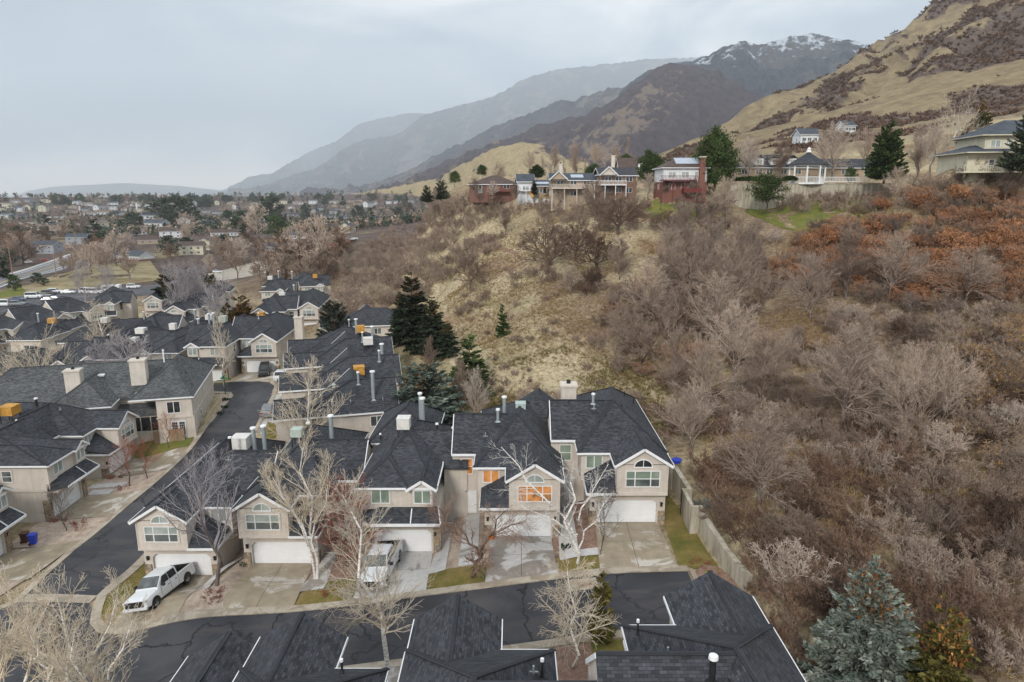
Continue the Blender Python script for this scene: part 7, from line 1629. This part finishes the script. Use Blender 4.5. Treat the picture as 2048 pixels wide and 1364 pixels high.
def car(kind,label,loc,rz,col_,pitch=0,group=None):
    nm={'sedan':'car','suv':'suv','van':'van'}[kind]; root=empty(nm,loc,0,label,{'sedan':'car','suv':'suv','van':'van'}[kind],group); root.rotation_euler=(0,-pitch,rz)
    P=MAT['p_'+col_]; L,hb,ht,hw={'sedan':(2.3,.92,1.44,.9),'suv':(2.35,1.05,1.74,.94),'van':(2.7,1.15,2.1,1.0)}[kind]
    fixn(loft([(L,ring(hw*.8,.35,hb-.25,.05)),(L-.25,ring(hw*.96,.25,hb-.1,.06)),(L-1.2,ring(hw,.22,hb,.08)),(-L+.35,ring(hw,.22,hb+.02,.08)),(-L,ring(hw*.9,.33,hb-.08,.05))]).build('body',P,root,bevel=.03))
    g0,g1,g2,g3={'sedan':(1.0,.2,-1.1,-1.75),'suv':(1.05,.35,-1.95,-2.25),'van':(1.6,.95,-2.4,-2.66)}[kind]
    cabr=lambda hb_,ht_,z:[(-hb_,hb-.05),(hb_,hb-.05),(ht_,z-.06),(ht_-.1,z),(-ht_+.1,z),(-ht_,z-.06)]
    fixn(loft([(g0,cabr(hw*.88,hw*.86,hb)),(g1,cabr(hw*.9,hw*.72,ht-.02)),(g2,cabr(hw*.9,hw*.72,ht)),(g3,cabr(hw*.88,hw*.8,hb+.1 if kind=='sedan' else ht-.25))]).build('cabin',P,root,bevel=.03))
    dz=ht-hb
    gl_panel(root,[(g0-.08,-hw*.76,hb+.04),(g0-.08,hw*.76,hb+.04),(g1+.05,hw*.64,ht-.07),(g1+.05,-hw*.64,ht-.07)],(.04,0,.03),'windshield','glass_dark')
    for s in (-1,1): gl_panel(root,[(g0-.25,s*hw*.885,hb+.06),(g2-.15,s*hw*.885,hb+.06),(g2-.05,s*hw*.76,ht-.12),(g1-.02,s*hw*.76,ht-.12)],(0,s*.035,.015),'window_glass')
    for s in (-1,1):
        m=MB(); m.box(L-.16,L-.02,s*hw*.5,s*hw*.86,.58,.74); m.build('headlight',MAT['light'],root); m=MB(); m.box(-L-.01,-L+.1,s*hw*.55,s*hw*.88,.68,.86); m.build('tail_light',MAT['tail'],root)
    wheels(root,(L*.63,-L*.6),hw,.33 if kind=='sedan' else .37); return root
def vplace(f,r,lift=0):
    """front and rear ground points -> location, heading, pitch"""
    F_=GP(*f); R_=GP(*r); dx,dy,dz=F_[0]-R_[0],F_[1]-R_[1],F_[2]-R_[2]; return ((F_[0]+R_[0])/2,(F_[1]+R_[1])/2,(F_[2]+R_[2])/2+.12+lift),math.atan2(dy,dx),math.atan2(dz,math.hypot(dx,dy))
# white pickup: nose toward the camera, slightly across the lowest driveway
def pk(label,cx,cy,rz,c):
    a=math.radians(rz); fx,fy=cx+math.cos(a)*2.4,cy+math.sin(a)*2.4; bx,by=cx-math.cos(a)*2.4,cy-math.sin(a)*2.4; zf,zb=g(fx,fy),g(bx,by)
    sx,sy=cx-math.sin(a)*.9,cy+math.cos(a)*.9; ex,ey=cx+math.sin(a)*.9,cy-math.cos(a)*.9
    pickup(label,(cx,cy,(zf+zb)/2+.135),a,math.atan2(zf-zb,4.8),c,roll=math.atan2(g(sx,sy)-g(ex,ey),1.8))
pk('white pickup truck parked nose out on the lowest driveway',-28.0,49.1,-97,'white')
pk('silver white pickup truck parked behind the leaning aspen',-10.3,48.9,-94,'silver')
def put(kind,label,px,py,rz,c,s=1,group=None):
    p=GP(px,py); car(kind,label,(p[0],p[1],p[2]+.14),math.radians(rz),c,group=group)
put('suv','black car outside the townhouse at the end of the side street',530,750,-75,'black')
put('sedan','dark car parked under the trees by the stepped row',538,830,100,'grey')
put('suv','silver van half hidden behind twigs beside the stepped row',580,764,5,'silver')
G_='cars in the parking lot'
for a in (('van','white high roofed van at the left edge of the parking lot',12,614,5,'white'),('sedan','dark blue car at the back left of the parking lot',36,603,20,'blue'),('suv','grey car beside the white high roofed van',35,613,15,'grey'),('van','white passenger van in the parking lot',69,597,8,'white'),
 ('sedan','dark car right of the white passenger van',88,595,15,'grey'),('suv','black suv in the back of the parking lot',99,591,15,'black'),('suv','white suv in the back of the parking lot',111,587,15,'white'),('sedan','white car at the right of the back parking line',137,588,12,'white'),('sedan','grey car in the front parking line',98,604,10,'grey'),
 ('sedan','dark car in the front parking line',113,602,10,'blue'),('van','white van right of the parking lot tree',176,588,5,'white'),('van','second white van touching the first one',190,589,5,'silver')): put(*a,group=G_)
put('suv','pale suv driving past the white trailer',268,578,10,'silver')
p=GP(224,585); r_=empty('trailer',(p[0],p[1],p[2]),math.radians(6),'white enclosed trailer beside the parking lot','trailer'); h_=H(r_); q=MB(); q.box(-3.2,3.2,-1.1,1.1,.5,2.8); h_.put(q,'box','p_white',bevel=.15); q=MB(); q.box(-2.4,-1.4,-1.13,-1.1,1.5,2.1); h_.put(q,'window','glass_dark'); q=MB(); q.box(1.2,2.4,-1.13,-1.1,1.5,2.1); h_.put(q,'window','glass_dark')
for x in (-.5,.5): q=MB(); q.wheel(x,-1.0,.35,.35,.2); h_.put(q,'wheel','tyre')
for a in (('sedan','white car with headlights on in the turning lane',56,527,215,'white'),('suv','dark car turning off the highway',48,518,10,'black'),('sedan','red car on the highway',90,523,30,'red'),('sedan','white car coming down the highway',139,497,215,'white'),('sedan','white car parked at the grey house',144,476,0,'white'),('sedan','dark car parked at the grey house',161,478,0,'black'),
 ('sedan','silver car on the creek road',434,546,15,'silver'),('sedan','white car farther along the creek road',517,529,18,'white'),('sedan','white car at the bend of the creek road',578,513,15,'white'),('suv','orange truck at the top of the creek road',687,489,15,'orange'),('sedan','pinkish red car behind the orange truck',666,494,15,'red'),('sedan','pale car at the foot of the bench',704,482,15,'white')): put(*a)
p=GP(440,574); car('van','yellow orange delivery truck by the far rows',(p[0],p[1],p[2]+.1),.1,'orange')
# bins
def bin_(label,x,y,rz,mat):
    r_=empty('wheeled_bin',(x,y,g(x,y)+.05),math.radians(rz),label,'wheeled bin'); h_=H(r_)
    q=MB(); a=.24;b=.30; q.v=[(-a,-a,.06),(a,-a,.06),(a,a,.06),(-a,a,.06),(-b,-b-.03,1.0),(b,-b-.03,1.0),(b,b,1.0),(-b,b,1.0)]; q.f=[(0,3,2,1),(4,5,6,7),(0,1,5,4),(1,2,6,5),(2,3,7,6),(3,0,4,7)]; q.uv=[None]*6
    h_.put(q,'body',mat,bevel=.03); q=MB(); q.box(-.34,.34,-.38,.34,1.0,1.06); q.box(-.3,.3,.34,.42,.96,1.02); h_.put(q,'lid',mat,bevel=.02)
    for s in (-1,1): q=MB(); q.cyl(0,0,-.03,.03,.1,10); o=h_.put(q,'wheel','dark'); o.location=(s*.24,.26,.1); o.rotation_euler=(0,PI/2,0)
MAT['bin_blue']=simple('blue_bin_plastic',(.015,.05,.50),.45,.08,2,spec=.5); MAT['bin_brown']=simple('brown_bin_plastic',(.075,.03,.025),.5,.1,2,spec=.4)
p=GP(68,1090); bin_('bright blue wheeled bin on the left driveway',p[0],p[1],100,'bin_blue'); p=GP(50,1089); bin_('dark brown wheeled bin beside the blue one',p[0],p[1]+.1,95,'bin_brown')
# cedar fence, picket fence, orange bucket, blue tub
def plankfence(label,pts,hgt,mat,name='wooden_fence',gap=.0,pw=.14,cat='fence'):
    a=pts[0]; r_=empty(name,(a[0],a[1],g(*a)),0,label,cat); h_=H(r_)
    for i in range(len(pts)-1):
        p,q2=Vector(pts[i]),Vector(pts[i+1]); L=(q2-p).length; n=int(L/(pw+gap+.012)); q=MB()
        for k in range(n):
            c=p+(q2-p)*((k+.5)/n); z=g(c.x,c.y)-g(*a); d=(q2-p).normalized()*pw/2; q.bar((c.x-a[0],c.y-a[1],z-.1),(c.x-a[0],c.y-a[1],z+hgt+.04*math.sin(k*2.3)),pw,.025) if False else q.prism([(c.x-d.x-a[0],c.y-d.y-a[1],z-.1),(c.x+d.x-a[0],c.y+d.y-a[1],z-.1),(c.x+d.x-a[0],c.y+d.y-a[1],z+hgt),(c.x-a[0],c.y-a[1],z+hgt+.05),(c.x-d.x-a[0],c.y-d.y-a[1],z+hgt)],(-d.normalized().y*.03,d.normalized().x*.03,0))
        for zz in (hgt*.2,hgt*.8): q.bar((p.x-a[0],p.y-a[1]+.04,g(p.x,p.y)-g(*a)+zz),(q2.x-a[0],q2.y-a[1]+.04,g(q2.x,q2.y)-g(*a)+zz),.05,.08)
        o=h_.put(q,'fence_panel',mat); fixn(o)
A1=GP(309,889)[:2];A2=GP(370,883)[:2];A3=GP(379,862)[:2]
plankfence('grey brown cedar fence around the patio with french doors',[A1,A2,A3],1.7,'cedar')
A1=GP(411,853)[:2];A2=GP(441,808)[:2]; plankfence('zigzag cream picket fence along the side street',[A1,A2],1.0,'plank',gap=.12,name='picket_fence')
p=GP(984,1080); r_=empty('bucket',(p[0],p[1]-.1,p[2]+.06),0,'orange bucket by the left corner of the lit garage','bucket'); h_=H(r_); q=MB(); q.cyl(0,0,0,.42,.20,14,.26); h_.put(q,'pail','p_orange'); q=MB(); q.cyl(0,0,.42,.47,.28,14); h_.put(q,'lid','p_orange')
p=PY(1348,908,58); r_=empty('tub',(p[0]+.4,58.5,g(p[0]+.5,58.5)+1.45),0,'blue plastic tub behind the retaining wall','tub'); h_=H(r_); q=MB(); q.cyl(0,0,-.15,.12,.34,18,.45); q.cyl(0,0,.12,.16,.48,18); h_.put(q,'basin','bin_blue')
p=GP(382,872); r_=empty('fire_hydrant',p,0,'red fire hydrant on the rock strip','fire hydrant'); h_=H(r_); q=MB(); q.cyl(0,0,0,.6,.16,12); q.cyl(0,0,.6,.8,.17,12,.05); q.box(-.28,.28,-.07,.07,.38,.52); h_.put(q,'barrel','p_red')
# manhole square in the street
x,y=GP(1163,1172)[:2]; drape('manhole',rect(x-1.1,x+1.1,y-.7,y+.7),B0+.045,'kerb',label='square concrete drain inlet in the street by the kerb'); drape('manhole',rect(x-.2,x+.75,y-.35,y+.3),B0+.055,'mulch',label='rusty grate in the drain inlet')
# edging shrubs and boulders near the houses
dk=shrub_mesh(501,.9,.7,'hedge',rmin=.03,stems=9,lowpoly=True); rs=shrub_mesh(502,1.0,.9,'bark_red',rmin=.008,stems=9,dens=.7)
for x,y,s,lb in ((-22.7,52.2,.7,'small dark shrub at the corner of the tan driveway'),(14.0,45.9,.9,'brown leafless shrub in the dirt corner'),(-46.6,66.0-1.0,1.2,'rusty leafless shrub by the stone garage front'),(-47.2,76.1,1.3,'rounded brown shrub beside the left garage door'),(-23.0,47.2,1.0,'dry brown shrub under the grey tree'),(-22.6,46.6,.7,'low dry shrub at the gravel edge'),(4.4,49.5,.9,'dark shrub in the bark bed between the right houses'),(-14.0,47.0,.9,'reddish shrub behind the narrow lawn'),(-44.0,63.8,1.0,'rusty shrub in the pale rock bed'),(-43.2,62.6,.8,'small rusty shrub in the pale rock bed'),(-41.2,92.0,.9,'round dark shrub on the rock strip'),(-41.6,94.5,.9,'second round dark shrub on the rock strip'),(-42.6,97.6,1.0,'dark shrub near the tip of the rock strip'),(-44.1,69.0+3,.9,'dry shrub by the entry slab')):
    m=(dk if 'dark' in lb else rs)[0]; o=mkobj('shrub',m,None,(x,y,g(x,y)-.05),rnd.random()*6,s); tag(o,lb,'shrub')
